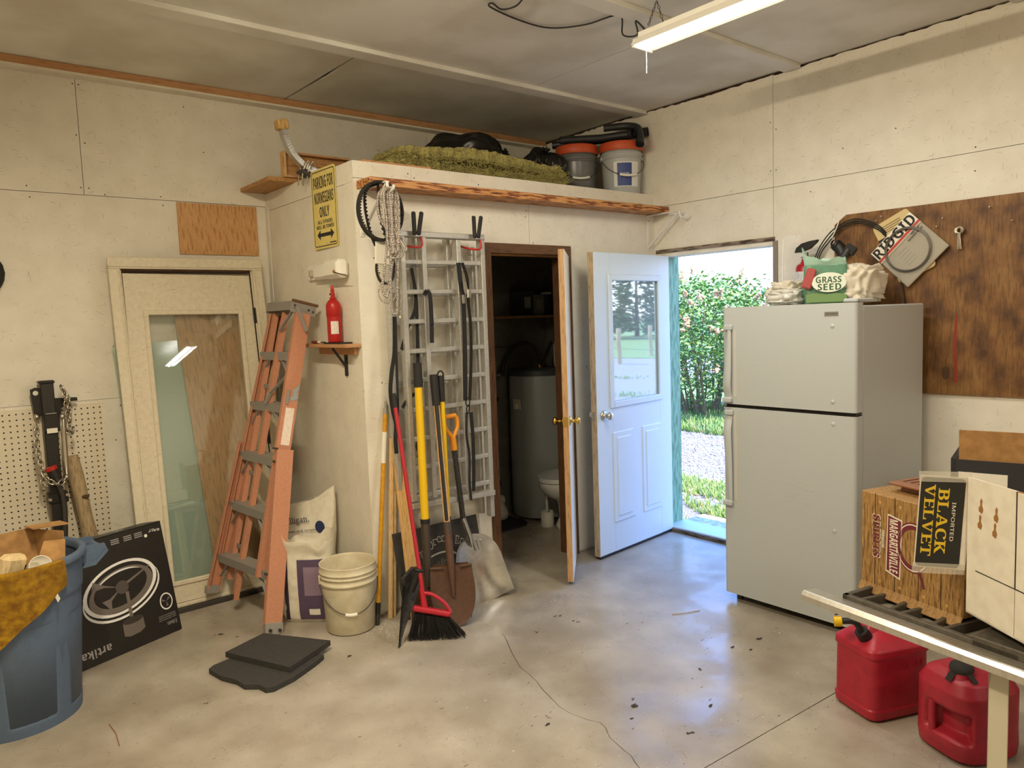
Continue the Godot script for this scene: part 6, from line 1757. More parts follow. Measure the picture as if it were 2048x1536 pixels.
func pail(called: String, label: String, where: Vector3, body: Material, lid: Material, turn: float) -> Node3D:
	var t := thing(called, label, "bucket", where, turn)
	part(t, "body", MB.new().lathe([Vector2(0, 0.004), Vector2(0.128, 0.0), Vector2(0.132, 0.006), Vector2(0.144, 0.26), Vector2(0.144, 0.26), Vector2(0.152, 0.262), Vector2(0.152, 0.272), Vector2(0.146, 0.274), Vector2(0.146, 0.295), Vector2(0.153, 0.297), Vector2(0.153, 0.305), Vector2(0.147, 0.307), Vector2(0.148, 0.35)], 44), body)
	part(t, "lid", MB.new().lathe([Vector2(0.155, 0.318), Vector2(0.157, 0.32), Vector2(0.157, 0.376), Vector2(0.152, 0.382), Vector2(0.14, 0.382), Vector2(0.138, 0.37), Vector2(0.0, 0.37)], 44), lid)
	var hw := []
	for k in 17:
		var a := PI * k / 16.0
		hw.append(Vector3(-cos(a) * 0.157, 0.265 - sin(a) * 0.135, 0.02 + sin(a) * 0.15))
	part(t, "bail", MB.new().tube(hw, 0.0025, 6), M.dark_steel)
	part(t, "bail_grip", MB.new().tube([hw[6], hw[7], hw[8], hw[9], hw[10]], 0.009, 8), M.white_plastic)
	for s in [-1.0, 1.0]:
		part(t, "ear", MB.new().box(Vector3(0.014, 0.035, 0.03), Transform3D(Basis.IDENTITY, Vector3(s * 0.153, 0.27, 0.01)), 0.004), body)
	return t

func build_loft() -> void:
	var y0 := 2.4835
	# ---- insulation batt folded double
	var im := tex(hexm("c0b87c", 0.98), noise_tex(0.05, [[0.2, Color(0.55, 0.52, 0.36)], [0.5, Color(0.88, 0.86, 0.74)], [0.8, Color(1, 1, 1)]], 133, 512, FastNoiseLite.TYPE_SIMPLEX, 4, 12.0), Vector3(3, 7, 3), false, 0.6)
	var nz := FastNoiseLite.new()
	nz.seed = 9
	nz.frequency = 11.0
	nz.fractal_octaves = 5
	var t := thing("insulation_batt", "yellow fibreglass insulation batt folded double on the closet roof", "insulation")
	for layer in 2:
		var mb := MB.new()
		var xa := 2.18 + layer * 0.06
		var xb := 3.56 - layer * 0.005
		# closed loop section swept along x
		mb.grid(300, 56, func(a: float, b: float) -> Vector3:
			var x := lerpf(xa, xb, a)
			var an := b * TAU
			var hgt := 0.03 + 0.014 * layer
			var lift := y0 + 0.031 + layer * (0.062 + 0.012 * sin(x * 5.0))
			lift += 0.022 * layer * sin((x - 2.2) * 2.3)
			var c := Vector3(x, lift + 0.012, -3.86)
			var e := 0.35
			var p := Vector3(0, signf(sin(an)) * pow(absf(sin(an)), e) * hgt, signf(cos(an)) * pow(absf(cos(an)), e) * 0.17)
			var end := minf(1.0, minf(a, 1.0 - a) * 40.0)
			p.y *= maxf(end, 0.03)
			p.z *= 0.92 + 0.08 * end
			var d := nz.get_noise_3d(x, p.y * 3.0, p.z) * 0.034
			return c + p + p.normalized() * d, false, true)
		part(t, "layer", mb, im)
	# tufts along the edges
	var tf := MB.new()
	var r := RandomNumberGenerator.new()
	r.seed = 3
	for k in 2600:
		var x := r.randf_range(2.2, 3.57)
		var p := Vector3(x, y0 + r.randf_range(0.01, 0.15), -3.69 + r.randf() * 0.015)
		if p.y > y0 + 0.11: p.z -= r.randf() * 0.2
		tf.tube([p, p + Vector3(r.randfn(0, 0.014), r.randfn(0, 0.009), 0.008 * r.randf())], 0.0018, 3, false)
	part(t, "loose_fibres", tf, im).set_meta("kind", "stuff")
	# ---- black refuse bags
	var bag_m := hexm("1b1a18", 0.33)
	bag("refuse_bag", "big black refuse bag with a knotted neck behind the insulation", Vector3(3.22, y0, -4.36), Vector3(0.36, 0.25, 0.28), 3, Vector3(0.33, 0.2, 0.19), bag_m)
	bag("refuse_bag", "smaller black refuse bag slumped next to the grey bucket", Vector3(3.70, y0, -4.14), Vector3(0.13, 0.19, 0.24), 7, Vector3(-0.05, 0.22, 0.12), bag_m)
	# ---- buckets
	var orange := hexm("c9532b", 0.5)
	var b1 := pail("paint_bucket", "grey paint bucket with a blue printed label and orange lid", Vector3(4.2, y0, -3.785), hexm("b3b5b2", 0.45), orange, -0.55)
	var lb := MB.new()
	lb.grid(16, 2, func(a: float, c: float) -> Vector3:
		var an := lerpf(-PI * 0.72, -PI * 0.28, a)
		var rr := lerpf(0.1375, 0.1435, c)
		return Vector3(cos(an) * rr, lerpf(0.06, 0.235, c), -sin(an) * rr))
	part(b1, "label", lb, hexm("dfe0dc", 0.5), "printed paper label")
	var lb2 := MB.new()
	lb2.grid(12, 2, func(a: float, c: float) -> Vector3:
		var an := lerpf(-PI * 0.66, -PI * 0.42, a)
		var rr := lerpf(0.1385, 0.1443, c)
		return Vector3(cos(an) * rr, lerpf(0.065, 0.225, c), -sin(an) * rr))
	part(b1, "label_print", lb2, hexm("3a4a86", 0.5), "blue print field")
	letters(b1, "200", hexm("c9cdd2", 0.5), Transform3D(Basis(Vector3.UP, -0.12), Vector3(-0.02, 0.145, 0.1435)), 0.065, 0.022)
	pail("grey_bucket", "dark grey plain bucket with an orange lid", Vector3(3.985, y0, -4.03), hexm("6d6d6b", 0.3), orange, -0.6)
	# ---- pipes lying on the lids
	var abs := hexm("2a2c2e", 0.45)
	var pp := [
		["straight black drain pipe lying over both bucket lids", [Vector3(3.84, 2.905, -4.05), Vector3(4.08, 2.915, -3.87), Vector3(4.20, 2.922, -3.70), Vector3(4.205, 2.923, -3.67)], 0.027],
		["long black drain pipe reaching out toward the wall", [Vector3(3.92, 2.913, -4.22), Vector3(4.22, 2.926, -3.86), Vector3(4.33, 2.945, -3.64)], 0.028]]
	for q in pp:
		var d := thing("drain_tube", q[0], "pipe", Vector3.ZERO, 0.0, "black pipes on the bucket lids")
		part(d, "tube", MB.new().tube(q[1], q[2], 16, false), abs)
		var e: Vector3 = q[1][q[1].size() - 1]
		var f: Vector3 = (e - q[1][q[1].size() - 2]).normalized()
		part(d, "socket", MB.new().tube([e - f * 0.05, e], q[2] + 0.005, 16, false), abs)
		part(d, "bore", MB.new().tube([e - f * 0.06, e - f * 0.055], q[2] - 0.001, 16, true), M.black)
	var el := thing("drain_elbow", "bent black drain elbow hanging over the labelled bucket", "pipe", Vector3.ZERO, 0.0, "black pipes on the bucket lids")
	part(el, "tube", MB.new().tube(curve([Vector3(4.10, 2.985, -3.86), Vector3(4.20, 2.99, -3.75), Vector3(4.225, 2.965, -3.655), Vector3(4.20, 2.90, -3.60), Vector3(4.165, 2.83, -3.575)], 6), 0.026, 16, false), abs)
	part(el, "socket", MB.new().tube([Vector3(4.18, 2.86, -3.585), Vector3(4.16, 2.82, -3.57)], 0.031, 16, false), abs)
	part(el, "bore", MB.new().tube([Vector3(4.168, 2.836, -3.577), Vector3(4.166, 2.832, -3.576)], 0.027, 16, true), M.black)

func bag(called: String, label: String, base: Vector3, size: Vector3, sd: int, knot: Vector3, m: Material) -> void:
	var t := thing(called, label, "bag", base)
	var nz := FastNoiseLite.new()
	nz.seed = sd
	nz.frequency = 0.8
	nz.fractal_octaves = 2
	var kd := knot.normalized()
	part(t, "bag", MB.new().grid(110, 60, func(a: float, b: float) -> Vector3:
		var th := a * TAU
		var ph := (b - 0.5) * PI * 0.999
		var d := Vector3(cos(th) * cos(ph), sin(ph), -sin(th) * cos(ph))
		# pleats radiating from the knot
		var side := (d - kd * d.dot(kd))
		var ang := atan2(side.dot(kd.cross(Vector3.UP).normalized()), side.dot(kd.cross(kd.cross(Vector3.UP)).normalized()))
		var near := clampf((d.dot(kd) + 0.3) / 1.3, 0.0, 1.0)
		var f := 1.0 + nz.get_noise_3d(d.x * 1.2, d.y * 1.2, d.z * 1.2) * 0.2 + (absf(sin(ang * 9.0 + sd)) - 0.5) * 0.07 * near + nz.get_noise_3d(d.x * 2.6, d.y * 2.6, d.z * 2.6) * 0.05
		f -= 0.16 * smoothstep(0.88, 1.0, d.dot(kd))
		var p := d * size * f
		p.y = maxf(p.y + size.y * 0.86, 0.002)
		return p, true), m)
	var c := kd * size * 0.86 + Vector3(0, size.y * 0.86, 0)
	var kn := MB.new()
	for k in 9:
		var a := TAU * k / 9.0
		var u := kd.cross(Vector3.UP).normalized()
		var w := kd.cross(u)
		kn.tube(curve([c - kd * 0.02, c + kd * 0.02 + (u * cos(a) + w * sin(a)) * 0.008, c + kd * 0.04 + (u * cos(a) + w * sin(a)) * 0.035], 3), [0.012, 0.012, 0.011, 0.010, 0.009, 0.008, 0.006], 5)
	part(t, "knot", kn, m)

func build_fridge() -> void:
	var t := thing("refrigerator", "white top-freezer refrigerator standing beside the outer doorway", "refrigerator", Vector3(3.5, 0, -2.07))
	var w: Material = M.fridge
	# local: x into the depth (front at 0), z along the wall
	var hz := 0.3725
	part(t, "cabinet", MB.new().bx(0.085, 0.05, -hz + 0.006, 0.765, 1.63, hz - 0.006, 0.006), w)
	part(t, "lower_door", door_slab(0.045, 1.098, hz), w)
	part(t, "freezer_door", door_slab(1.116, 1.645, hz), w)
	part(t, "gasket", MB.new().bx(0.066, 0.06, -hz + 0.012, 0.086, 1.63, hz - 0.012), hexm("a5a198", 0.7))
	part(t, "seam_gap", MB.new().bx(0.02, 1.098, -hz + 0.01, 0.08, 1.116, hz - 0.01), M.black)
	# moulded handles on the opening side
	for q in [[1.125, 1.55], [0.55, 1.085]]:
		var y0: float = q[0]
		var y1: float = q[1]
		var up: bool = y0 > 1.0
		var hb := MB.new()
		hb.grid(6, 16, func(a: float, b: float) -> Vector3:
			var f := b if up else 1.0 - b
			var wdt := lerpf(0.05, 0.018, f * f)
			var off := -0.006 - 0.03 * smoothstep(0.0, 0.25, f) * lerpf(1.0, 0.55, f)
			var s := a * 2.0 - 1.0
			return Vector3(off + 0.01 * s * s, lerpf(y0, y1, b), -hz + 0.035 + 0.02 * f + s * wdt * 0.5))
		hb.bx(-0.03, y0, -hz + 0.012, 0.0, y0 + 0.03, -hz + 0.065, 0.006)
		hb.bx(-0.024, y1 - 0.03, -hz + 0.02, 0.0, y1, -hz + 0.07, 0.006)
		part(t, "handle", hb, w)
		part(t, "grip_recess", MB.new().bx(-0.002, y0 + 0.03, -hz + 0.07, 0.001, y1 - 0.03, -hz + 0.088), hexm("c8c4ba", 0.5))
	part(t, "badge", MB.new().bx(-0.003, 1.585, 0.215, 0.0, 1.605, 0.285, 0.001), hexm("9b988f", 0.35, 0.6), "small grey name badge")
	letters(t, "VISSANI", hexm("4c4a46", 0.5), frame_xf(Vector3(-0.0032, 1.595, 0.25), Vector3(0, 0, 1), Vector3.UP), 0.06, 0.009)
	for q in [[1.535, 0.255], [1.165, 0.258], [1.055, 0.26], [0.52, 0.268]]:
		part(t, "hinge_plug", MB.new().ball(Vector3(0.0, q[0], q[1]), Vector3(0.005, 0.011, 0.011), 10), w)
	part(t, "hinge_cover", MB.new().bx(0.03, 1.645, hz - 0.08, 0.2, 1.665, hz - 0.01, 0.005), w)
	part(t, "base_grille", MB.new().bx(0.1, 0.012, -hz + 0.02, 0.7, 0.05, hz - 0.02), M.black)
	for z in [-hz + 0.06, hz - 0.06]:
		for x in [0.06, 0.68]:
			part(t, "foot", MB.new().tube([Vector3(x, 0.0, z), Vector3(x, 0.05, z)], 0.018, 10), M.dark_steel)
	# scuff marks pressed in the lower door
	var r := RandomNumberGenerator.new()
	r.seed = 4
	for k in 14:
		var z := r.randf_range(-0.02, 0.12)
		var y := 0.63 + r.randf_range(-0.06, 0.12)
		part(t, "scuff", MB.new().bx(-0.0006, y, z, 0.0, y + 0.0016, z + r.randf_range(0.02, 0.07)), hexm("b9b5ab", 0.7))
	# ---- things on top
	var top := 1.6455
	seed_bag("grass_seed_bag", Vector3(3.86, top, -2.04))
	var wb := thing("feed_bag", "crumpled cream paper sack behind the grass seed bag", "bag", Vector3(4.03, top, -1.96))
	part(wb, "sack", sack(0.16, 0.20, 0.12, 5, 0.35), hexm("d6cbb6", 0.85))
	var pb := thing("plastic_bag", "clear plastic bag with a white label lying on the refrigerator", "bag", Vector3(3.80, top, -2.22))
	part(pb, "bag", sack(0.12, 0.085, 0.09, 9, 0.3), hexm("c9c6ba", 0.25))
	part(pb, "label", MB.new().box(Vector3(0.085, 0.055, 0.002), Transform3D(Basis(Vector3.UP, -1.05) * Basis(Vector3.RIGHT, -0.35) * Basis(Vector3.BACK, 0.12), Vector3(-0.082, 0.048, 0.045))), M.paper)
	letters(pb, "DUST", M.ink, Transform3D(Basis(Vector3.UP, -1.05) * Basis(Vector3.RIGHT, -0.35) * Basis(Vector3.BACK, -0.1), Vector3(-0.0845, 0.045, 0.0475)), 0.06, 0.016)
	var pc := thing("paper_sack", "rolled cream paper sack behind the clear plastic bag", "bag", Vector3(3.95, top, -2.30))
	part(pc, "sack", sack(0.13, 0.13, 0.09, 15, 0.45), hexm("d8cfba", 0.9))
	# clear acrylic strip leaning on the wall
	var ac := single("acrylic_strip", MB.new().box(Vector3(0.003, 0.42, 0.11)), glassy(Color(0.93, 0.95, 0.96, 0.12), 0.04), "clear acrylic sheet standing against the wall on the refrigerator", "acrylic sheet")
	ac.transform = Transform3D(Basis(Vector3.UP, 0.0) * Basis(Vector3.BACK, -0.05), Vector3(4.225, top + 0.212, -2.445))
	single("acrylic_edge", MB.new().box(Vector3(0.004, 0.40, 0.005)), hexm("f4f6f8", 0.3), "white edge strip beside the clear acrylic sheet", "strip").transform = Transform3D(Basis(Vector3.BACK, -0.05), Vector3(4.225, top + 0.202, -2.508))
	# wall extinguisher behind the bags
	var e := thing("wall_extinguisher", "red fire extinguisher with a black lever mounted on the wall", "extinguisher", Vector3(4.27, 1.66, -2.385))
	part(e, "cylinder", MB.new().lathe([Vector2(0, 0), Vector2(0.055, 0), Vector2(0.058, 0.01), Vector2(0.058, 0.2), Vector2(0.05, 0.225), Vector2(0.022, 0.245), Vector2(0.02, 0.26)], 32), hexm("a32028", 0.35))
	part(e, "label", MB.new().grid(14, 2, func(a: float, c: float) -> Vector3:
		var an := lerpf(2.4, 4.0, a)
		return Vector3(cos(an) * 0.0586, lerpf(0.05, 0.185, c), -sin(an) * 0.0586)), tex(hexm("e6e4e0", 0.5), noise_tex(0.12, [[0.32, Color(0.3, 0.33, 0.4)], [0.42, Color.WHITE]], 141, 128), Vector3(9, 14, 9), false), "white pictogram label")
	part(e, "neck", MB.new().tube([Vector3(0, 0.255, 0), Vector3(0, 0.30, 0)], 0.018, 12), M.steel)
	part(e, "gauge", MB.new().tube([Vector3(-0.018, 0.285, -0.01), Vector3(-0.032, 0.285, -0.016)], 0.017, 12), M.paper)
	part(e, "lever", MB.new().prism(poly([-0.045, 0.30, 0.0, 0.302, 0.05, 0.318, 0.092, 0.352, 0.1, 0.366, 0.05, 0.362, 0.0, 0.352, -0.035, 0.328]), 0.024, Transform3D(Basis(Vector3(0, 0, 1), Vector3.UP, Vector3(-1, 0, 0)), Vector3(-0.02, 0, 0.0))), M.black)
	part(e, "bracket", MB.new().bx(0.05, 0.05, -0.02, 0.08, 0.26, 0.02, 0.003), M.dark_steel)

func door_slab(y0: float, y1: float, hz: float) -> MB:
	var mb := MB.new()
	# rounded front edges: profile in x-z swept up
	var p := PackedVector2Array()
	p.append(Vector2(0.066, -hz)); p.append(Vector2(0.066, hz))
	for k in 6:
		var a := k / 5.0 * PI / 2
		p.append(Vector2(0.02 - 0.02 * sin(a), hz - 0.02 + 0.02 * cos(a)))
	for k in 6:
		var a := k / 5.0 * PI / 2
		p.append(Vector2(0.02 - 0.02 * cos(a), -hz + 0.02 - 0.02 * sin(a)))
	mb.prism(p, y1 - y0, Transform3D(Basis(Vector3(1, 0, 0), Vector3(0, 0, 1), Vector3(0, 1, 0)), Vector3(0, y0, 0)))
	return mb

func sack(rx: float, h: float, rz: float, sd: int, crumple: float) -> MB:
	var nz := FastNoiseLite.new()
	nz.seed = sd
	nz.frequency = 2.2
	nz.fractal_octaves = 4
	return MB.new().grid(56, 36, func(a: float, b: float) -> Vector3:
		var th := a * TAU
		var ph := (b - 0.5) * PI * 0.998
		var d := Vector3(cos(th) * cos(ph), sin(ph), -sin(th) * cos(ph))
		var q := 0.62
		var e := Vector3(signf(d.x) * pow(absf(d.x), q), signf(d.y) * pow(absf(d.y), q), signf(d.z) * pow(absf(d.z), q))
		var f := 1.0 + nz.get_noise_3d(d.x * 1.1, d.y * 1.1, d.z * 1.1) * crumple
		return Vector3(e.x * rx * f, maxf((e.y * f + 1.0) * h * 0.5, 0.001), e.z * rz * f), true)

func seed_bag(called: String, where: Vector3) -> void:
	var t := thing(called, "green grass seed bag with a torn open top on the refrigerator", "bag", where, -1.02)
	# local: x across, y up, z toward the room
	var g := tex(hexm("5d8a6c", 0.4), noise_tex(0.02, [[0.2, Color(0.912, 0.928, 0.92)], [0.7, Color.WHITE]], 143, 256), Vector3(5, 5, 5), false)
	var nz := FastNoiseLite.new()
	nz.seed = 6
	nz.frequency = 3.0
	part(t, "pouch", MB.new().grid(40, 26, func(a: float, b: float) -> Vector3:
		var an := a * TAU
		var th := lerpf(0.055, 0.028, b)
		var w := 0.105 + 0.01 * sin(b * PI)
		var q := 0.55
		var p := Vector3(signf(cos(an)) * pow(absf(cos(an)), q) * w, b * 0.205, -signf(sin(an)) * pow(absf(sin(an)), q) * th)
		return p + p.normalized() * nz.get_noise_3d(p.x * 3.0, p.y * 3.0, p.z * 3.0) * 0.012, true), g)
	part(t, "torn_top", MB.new().grid(30, 6, func(a: float, b: float) -> Vector3:
		var an := a * TAU
		var flare := 0.028 + 0.012 * b
		var y := 0.205 + b * (0.03 + 0.07 * pow(maxf(0.0, -cos(an)), 6.0) + 0.012 * sin(an * 5.0))
		return Vector3(cos(an) * (0.105 - 0.005 * b) - 0.02 * b * pow(maxf(0.0, -cos(an)), 6.0), y, -sin(an) * flare), true), hexm("9fc0aa", 0.35), "torn pale green top edge")
	disc_print(t, "emblem", hexm("dfe3cf", 0.5), Transform3D(Basis.IDENTITY, Vector3(0.012, 0.112, 0.066)), 0.085, 0.052)
	letters(t, "GRASS", hexm("3c5a3a", 0.5), Transform3D(Basis.IDENTITY, Vector3(0.01, 0.126, 0.067)), 0.125, 0.032)
	letters(t, "SEED", hexm("3c5a3a", 0.5), Transform3D(Basis.IDENTITY, Vector3(0.014, 0.088, 0.067)), 0.115, 0.034)
	part(t, "grass_band", MB.new().prism(poly([-0.1, 0.008, 0.1, 0.008, 0.1, 0.045, 0.05, 0.055, 0.0, 0.05, -0.06, 0.058, -0.1, 0.05]), 0.0008, Transform3D(Basis.IDENTITY, Vector3(0, 0, 0.0645))), hexm("6f8d55", 0.5))
	var gl := MB.new()
	gl.box(Vector3(0.05, 0.11, 0.02), Transform3D(Basis(Vector3.BACK, -0.3), Vector3(-0.085, 0.135, 0.06)), 0.008)
	part(t, "side_seam", gl, hexm("a94b48", 0.4), "red printed side seam")
	# spray nozzle leaning out of the bag's back
	var n := thing("spray_nozzle", "white bottle neck with a black sprayer behind the grass seed bag", "sprayer", Vector3(4.0, 1.6455, -2.06))
	part(n, "bottle", MB.new().tube([Vector3(-0.02, 0.0, -0.02), Vector3(0.0, 0.16, 0.0), Vector3(0.02, 0.22, 0.02), Vector3(0.035, 0.25, 0.03)], [0.04, 0.038, 0.02, 0.016], 16), hexm("e6e2d8", 0.4))
	part(n, "sprayer", MB.new().tube([Vector3(0.03, 0.245, 0.028), Vector3(0.05, 0.29, 0.05)], [0.022, 0.02], 12).box(Vector3(0.03, 0.05, 0.06), Transform3D(Basis(Vector3.RIGHT, 0.6), Vector3(0.055, 0.29, 0.06)), 0.006), M.black)

func build_plywood_wall() -> void:
	# ---- stained plywood board
	var im := noise_tex(0.006, [[0.12, Color("553618")], [0.35, Color("6f4a22")], [0.55, Color("825a2c")], [0.8, Color("8d6636")]], 151, 1024, FastNoiseLite.TYPE_SIMPLEX_SMOOTH, 6, 30.0)
	var pm := mat(Color.WHITE, 0.6)
	tex(pm, im, Vector3(1.1, 0.8, 1.1), false)
	pm.detail_enabled = true
	pm.detail_blend_mode = BaseMaterial3D.BLEND_MODE_MUL
	pm.uv2_triplanar = true
	pm.uv2_scale = Vector3(9, 0.9, 9)
	pm.detail_uv_layer = BaseMaterial3D.DETAIL_UV_2
	pm.detail_albedo = noise_tex(0.01, [[0.25, Color(0.84, 0.82, 0.78)], [0.5, Color.WHITE], [0.75, Color(0.94, 0.92, 0.9)]], 152, 512, FastNoiseLite.TYPE_SIMPLEX, 5, 12.0)
	var t := thing("plywood_board", "large oil-stained plywood board fixed to the wall behind the refrigerator", "board")
	var side := Transform3D(Basis(Vector3(0, 0, 1), Vector3(0, 1, 0), Vector3(-1, 0, 0)), Vector3(XR - 0.0005, 0, 0))
	part(t, "sheet", MB.new().prism(poly([-2.24, 1.13, 0.2, 1.145, 0.2, 2.152, -2.17, 2.162, -2.24, 2.11]), 0.016, side), pm)
	for q in [[-2.06, 2.115], [-1.96, 2.12], [-1.67, 2.03], [-1.64, 2.07], [-1.42, 2.1], [-2.18, 2.08], [-1.99, 2.1], [-1.32, 2.02]]:
		part(t, "nail", MB.new().tube([Vector3(XR - 0.017, q[1], q[0]), Vector3(XR - 0.035, q[1] + 0.004, q[0])], 0.0016, 5).ball(Vector3(XR - 0.036, q[1] + 0.004, q[0]), Vector3(0.003, 0.005, 0.005), 6), M.steel)
	for q in [[-1.62, 1.25, 0.02, 0.035], [-1.5, 1.75, 0.012, 0.01], [-1.44, 1.36, 0.018, 0.02]]:
		part(t, "knot_mark", MB.new().prism(ring_poly(1.0, 14), 0.0006, Transform3D(side.basis * Basis.from_scale(Vector3(q[2], q[3], 1.0)), Vector3(XR - 0.0165, q[1], q[0]))), hexm("4f3219", 0.7))
	part(t, "red_paint", MB.new().prism(poly([-1.575, 1.56, -1.565, 1.57, -1.568, 1.4, -1.56, 1.2, -1.575, 1.2, -1.585, 1.42]), 0.0006, Transform3D(side.basis, Vector3(XR - 0.0165, 0, 0))), hexm("8a2f1e", 0.7), "red paint run")
	# ---- band-saw blade pack
	var rd := thing("saw_blade_pack", "clear bandsaw blade pack with a white and red header card", "package", Vector3(XR - 0.05, 1.925, -1.805))
	rd.basis = Basis(Vector3(0, 0, 1), Vector3(0, 1, 0), Vector3(-1, 0, 0)) * Basis(Vector3.BACK, 0.79)
	# local x along the reading direction
	var hw := 0.145
	part(rd, "card", MB.new().box(Vector3(0.295, 0.085, 0.002), Transform3D(Basis.IDENTITY, Vector3(0, 0.098, 0))), hexm("e6e0cf", 0.5))
	letters(rd, "RIDGID", M.ink, Transform3D(Basis.IDENTITY, Vector3(0.0, 0.108, 0.0015)), 0.28, 0.06)
	part(rd, "red_stripe", MB.new().box(Vector3(0.295, 0.014, 0.001), Transform3D(Basis.IDENTITY, Vector3(0, 0.069, 0.0015))), hexm("b8402f", 0.5))
	var film := glassy(Color(0.82, 0.8, 0.74, 0.30), 0.12)
	part(rd, "pouch", MB.new().box(Vector3(0.295, 0.205, 0.014), Transform3D(Basis.IDENTITY, Vector3(0, -0.042, 0)), 0.005), film, "clear plastic pouch")
	part(rd, "backing", MB.new().box(Vector3(0.29, 0.20, 0.001), Transform3D(Basis.IDENTITY, Vector3(0, -0.042, -0.009))), hexm("b5a88f", 0.6))
	var co := MB.new()
	for c in 4:
		var ring := []
		for k in 40:
			var a := TAU * k / 40.0
			ring.append(Vector3(cos(a) * (0.122 - c * 0.003), sin(a) * (0.122 - c * 0.003) + 0.0, 0.009 + 0.001 * c))
		co.tube(ring, 0.0028, 6, false, true)
	part(rd, "blade_coil", co, hexm("6a655d", 0.35, 0.7), "coiled steel blade")
	letters(rd, "62-1/2\"", M.ink, Transform3D(Basis.IDENTITY, Vector3(0.1, 0.046, 0.009)), 0.06, 0.011)
	letters(rd, "BANDSAW BLADE", M.ink, Transform3D(Basis.IDENTITY, Vector3(0.085, 0.03, 0.009)), 0.1, 0.010)
	for k in 5:
		part(rd, "small_print", MB.new().box(Vector3(0.06 + 0.01 * (k % 2), 0.004, 0.0006), Transform3D(Basis.IDENTITY, Vector3(-0.03, 0.02 - k * 0.02, -0.0082))), hexm("5a5148", 0.6))
	var yp := thing("blade_card", "yellow and black card pack hanging behind the blade pack", "package", Vector3(XR - 0.03, 1.93, -1.83))
	yp.basis = Basis(Vector3(0, 0, 1), Vector3(0, 1, 0), Vector3(-1, 0, 0)) * Basis(Vector3.BACK, 0.45)
	part(yp, "card", MB.new().prism(rounded(0.21, 0.36, 0.02), 0.003, Transform3D(Basis.IDENTITY, Vector3(0.0, 0.02, 0))), hexm("d2ba83", 0.6))
	part(yp, "black_band", MB.new().box(Vector3(0.21, 0.06, 0.001), Transform3D(Basis.IDENTITY, Vector3(0.0, 0.085, 0.0035))), M.black)
	part(yp, "black_band", MB.new().box(Vector3(0.21, 0.05, 0.001), Transform3D(Basis.IDENTITY, Vector3(0.0, -0.1, 0.0035))), M.black)
	for k in 4:
		part(yp, "small_print", MB.new().box(Vector3(0.12, 0.004, 0.0006), Transform3D(Basis.IDENTITY, Vector3(-0.01, 0.135 + k * 0.012, 0.0035))), hexm("6b5a3c", 0.7))
	# ---- two ring keys on a nail
	var kk := thing("ring_spanner", "small steel ring spanners hanging on one nail", "spanner", Vector3(XR - 0.035, 1.99, -1.558))
	for k in 3:
		var ring := []
		for q in 14:
			var a := TAU * q / 14.0
			ring.append(Vector3(-0.004 * k, sin(a) * 0.016 + 0.012, cos(a) * 0.016 + 0.006 * (k - 1)))
		part(kk, "ring", MB.new().tube(ring, 0.0038, 6, false, true), M.chain)
		part(kk, "shank", MB.new().tube([Vector3(-0.004 * k, -0.004, 0.006 * (k - 1)), Vector3(-0.004 * k, -0.085, 0.004 + 0.009 * (k - 1))], 0.0035, 6), M.chain)
	# ---- black cable hung in loops
	var cb := thing("wall_cable", "black cable hung in wide loops over the plywood board", "cable")
	var bm: Material = M.black_rubber
	for k in 3:
		var o := k * 0.012
		part(cb, "loop", MB.new().tube(curve([Vector3(4.30, 1.70, -2.375 + o), Vector3(4.31, 1.92, -2.345 + o), Vector3(4.315, 2.05 - o, -2.27 + o), Vector3(4.318, 2.115 - o, -2.17), Vector3(4.32, 2.125 - o, -2.08), Vector3(4.322, 2.08 - o, -1.98), Vector3(4.325, 2.03 - o, -1.93)], 6), 0.0038, 6), bm)
	part(cb, "drop", MB.new().tube(curve([Vector3(4.325, 1.82, -1.87), Vector3(4.325, 1.7, -1.835), Vector3(4.325, 1.55, -1.82)], 5), 0.0035, 6), bm)
	part(cb, "tie", MB.new().tube(curve([Vector3(4.30, 2.03, -2.235), Vector3(4.30, 2.09, -2.205), Vector3(4.335, 2.13, -2.21)], 4), 0.003, 6), M.paper)
	# ---- cable head with plug, hanging on the board
	var ad := thing("trailer_plug", "black round trailer plug and cord hanging on the plywood", "plug", Vector3(4.315, 1.965, -2.19))
	part(ad, "body", MB.new().tube([Vector3(0, 0.03, -0.03), Vector3(0, 0.0, 0.0), Vector3(0, -0.045, 0.02)], [0.034, 0.034, 0.026], 16), M.black)
	part(ad, "socket_ring", MB.new().tube([Vector3(-0.022, 0.03, -0.02), Vector3(-0.036, 0.032, -0.024)], 0.022, 16, false), M.dark_steel)
	part(ad, "lid", MB.new().box(Vector3(0.03, 0.05, 0.06), Transform3D(Basis.IDENTITY, Vector3(-0.004, -0.02, 0.03)), 0.01), M.black)
	for k in 3:
		part(ad, "lead", MB.new().tube(curve([Vector3(0, -0.04, 0.02), Vector3(0.0, -0.13, 0.012 * k), Vector3(0.0, -0.22, 0.01 + 0.02 * k), Vector3(-0.01, -0.31, 0.01 + 0.05 * k)], 5), 0.004, 6), M.black)

func loft(mb: MB, levels: Array, power := 0.35, nu := 48, sub := 5) -> MB:
	# levels: [y, half x, half z, centre x, centre z]; superellipse sections
	var nv := (levels.size() - 1) * sub
	mb.grid(nu, nv, func(a: float, b: float) -> Vector3:
		var f := b * (levels.size() - 1)
		var i := mini(int(f), levels.size() - 2)
		var t := f - i
		var l: Array = levels[i]
		var m: Array = levels[i + 1]
		var an := a * TAU
		var c := signf(cos(an)) * pow(absf(cos(an)), power)
		var s := signf(sin(an)) * pow(absf(sin(an)), power)
		return Vector3(lerpf(l[3], m[3], t) + c * lerpf(l[1], m[1], t), lerpf(l[0], m[0], t), lerpf(l[4], m[4], t) - s * lerpf(l[2], m[2], t)), true)
	return mb

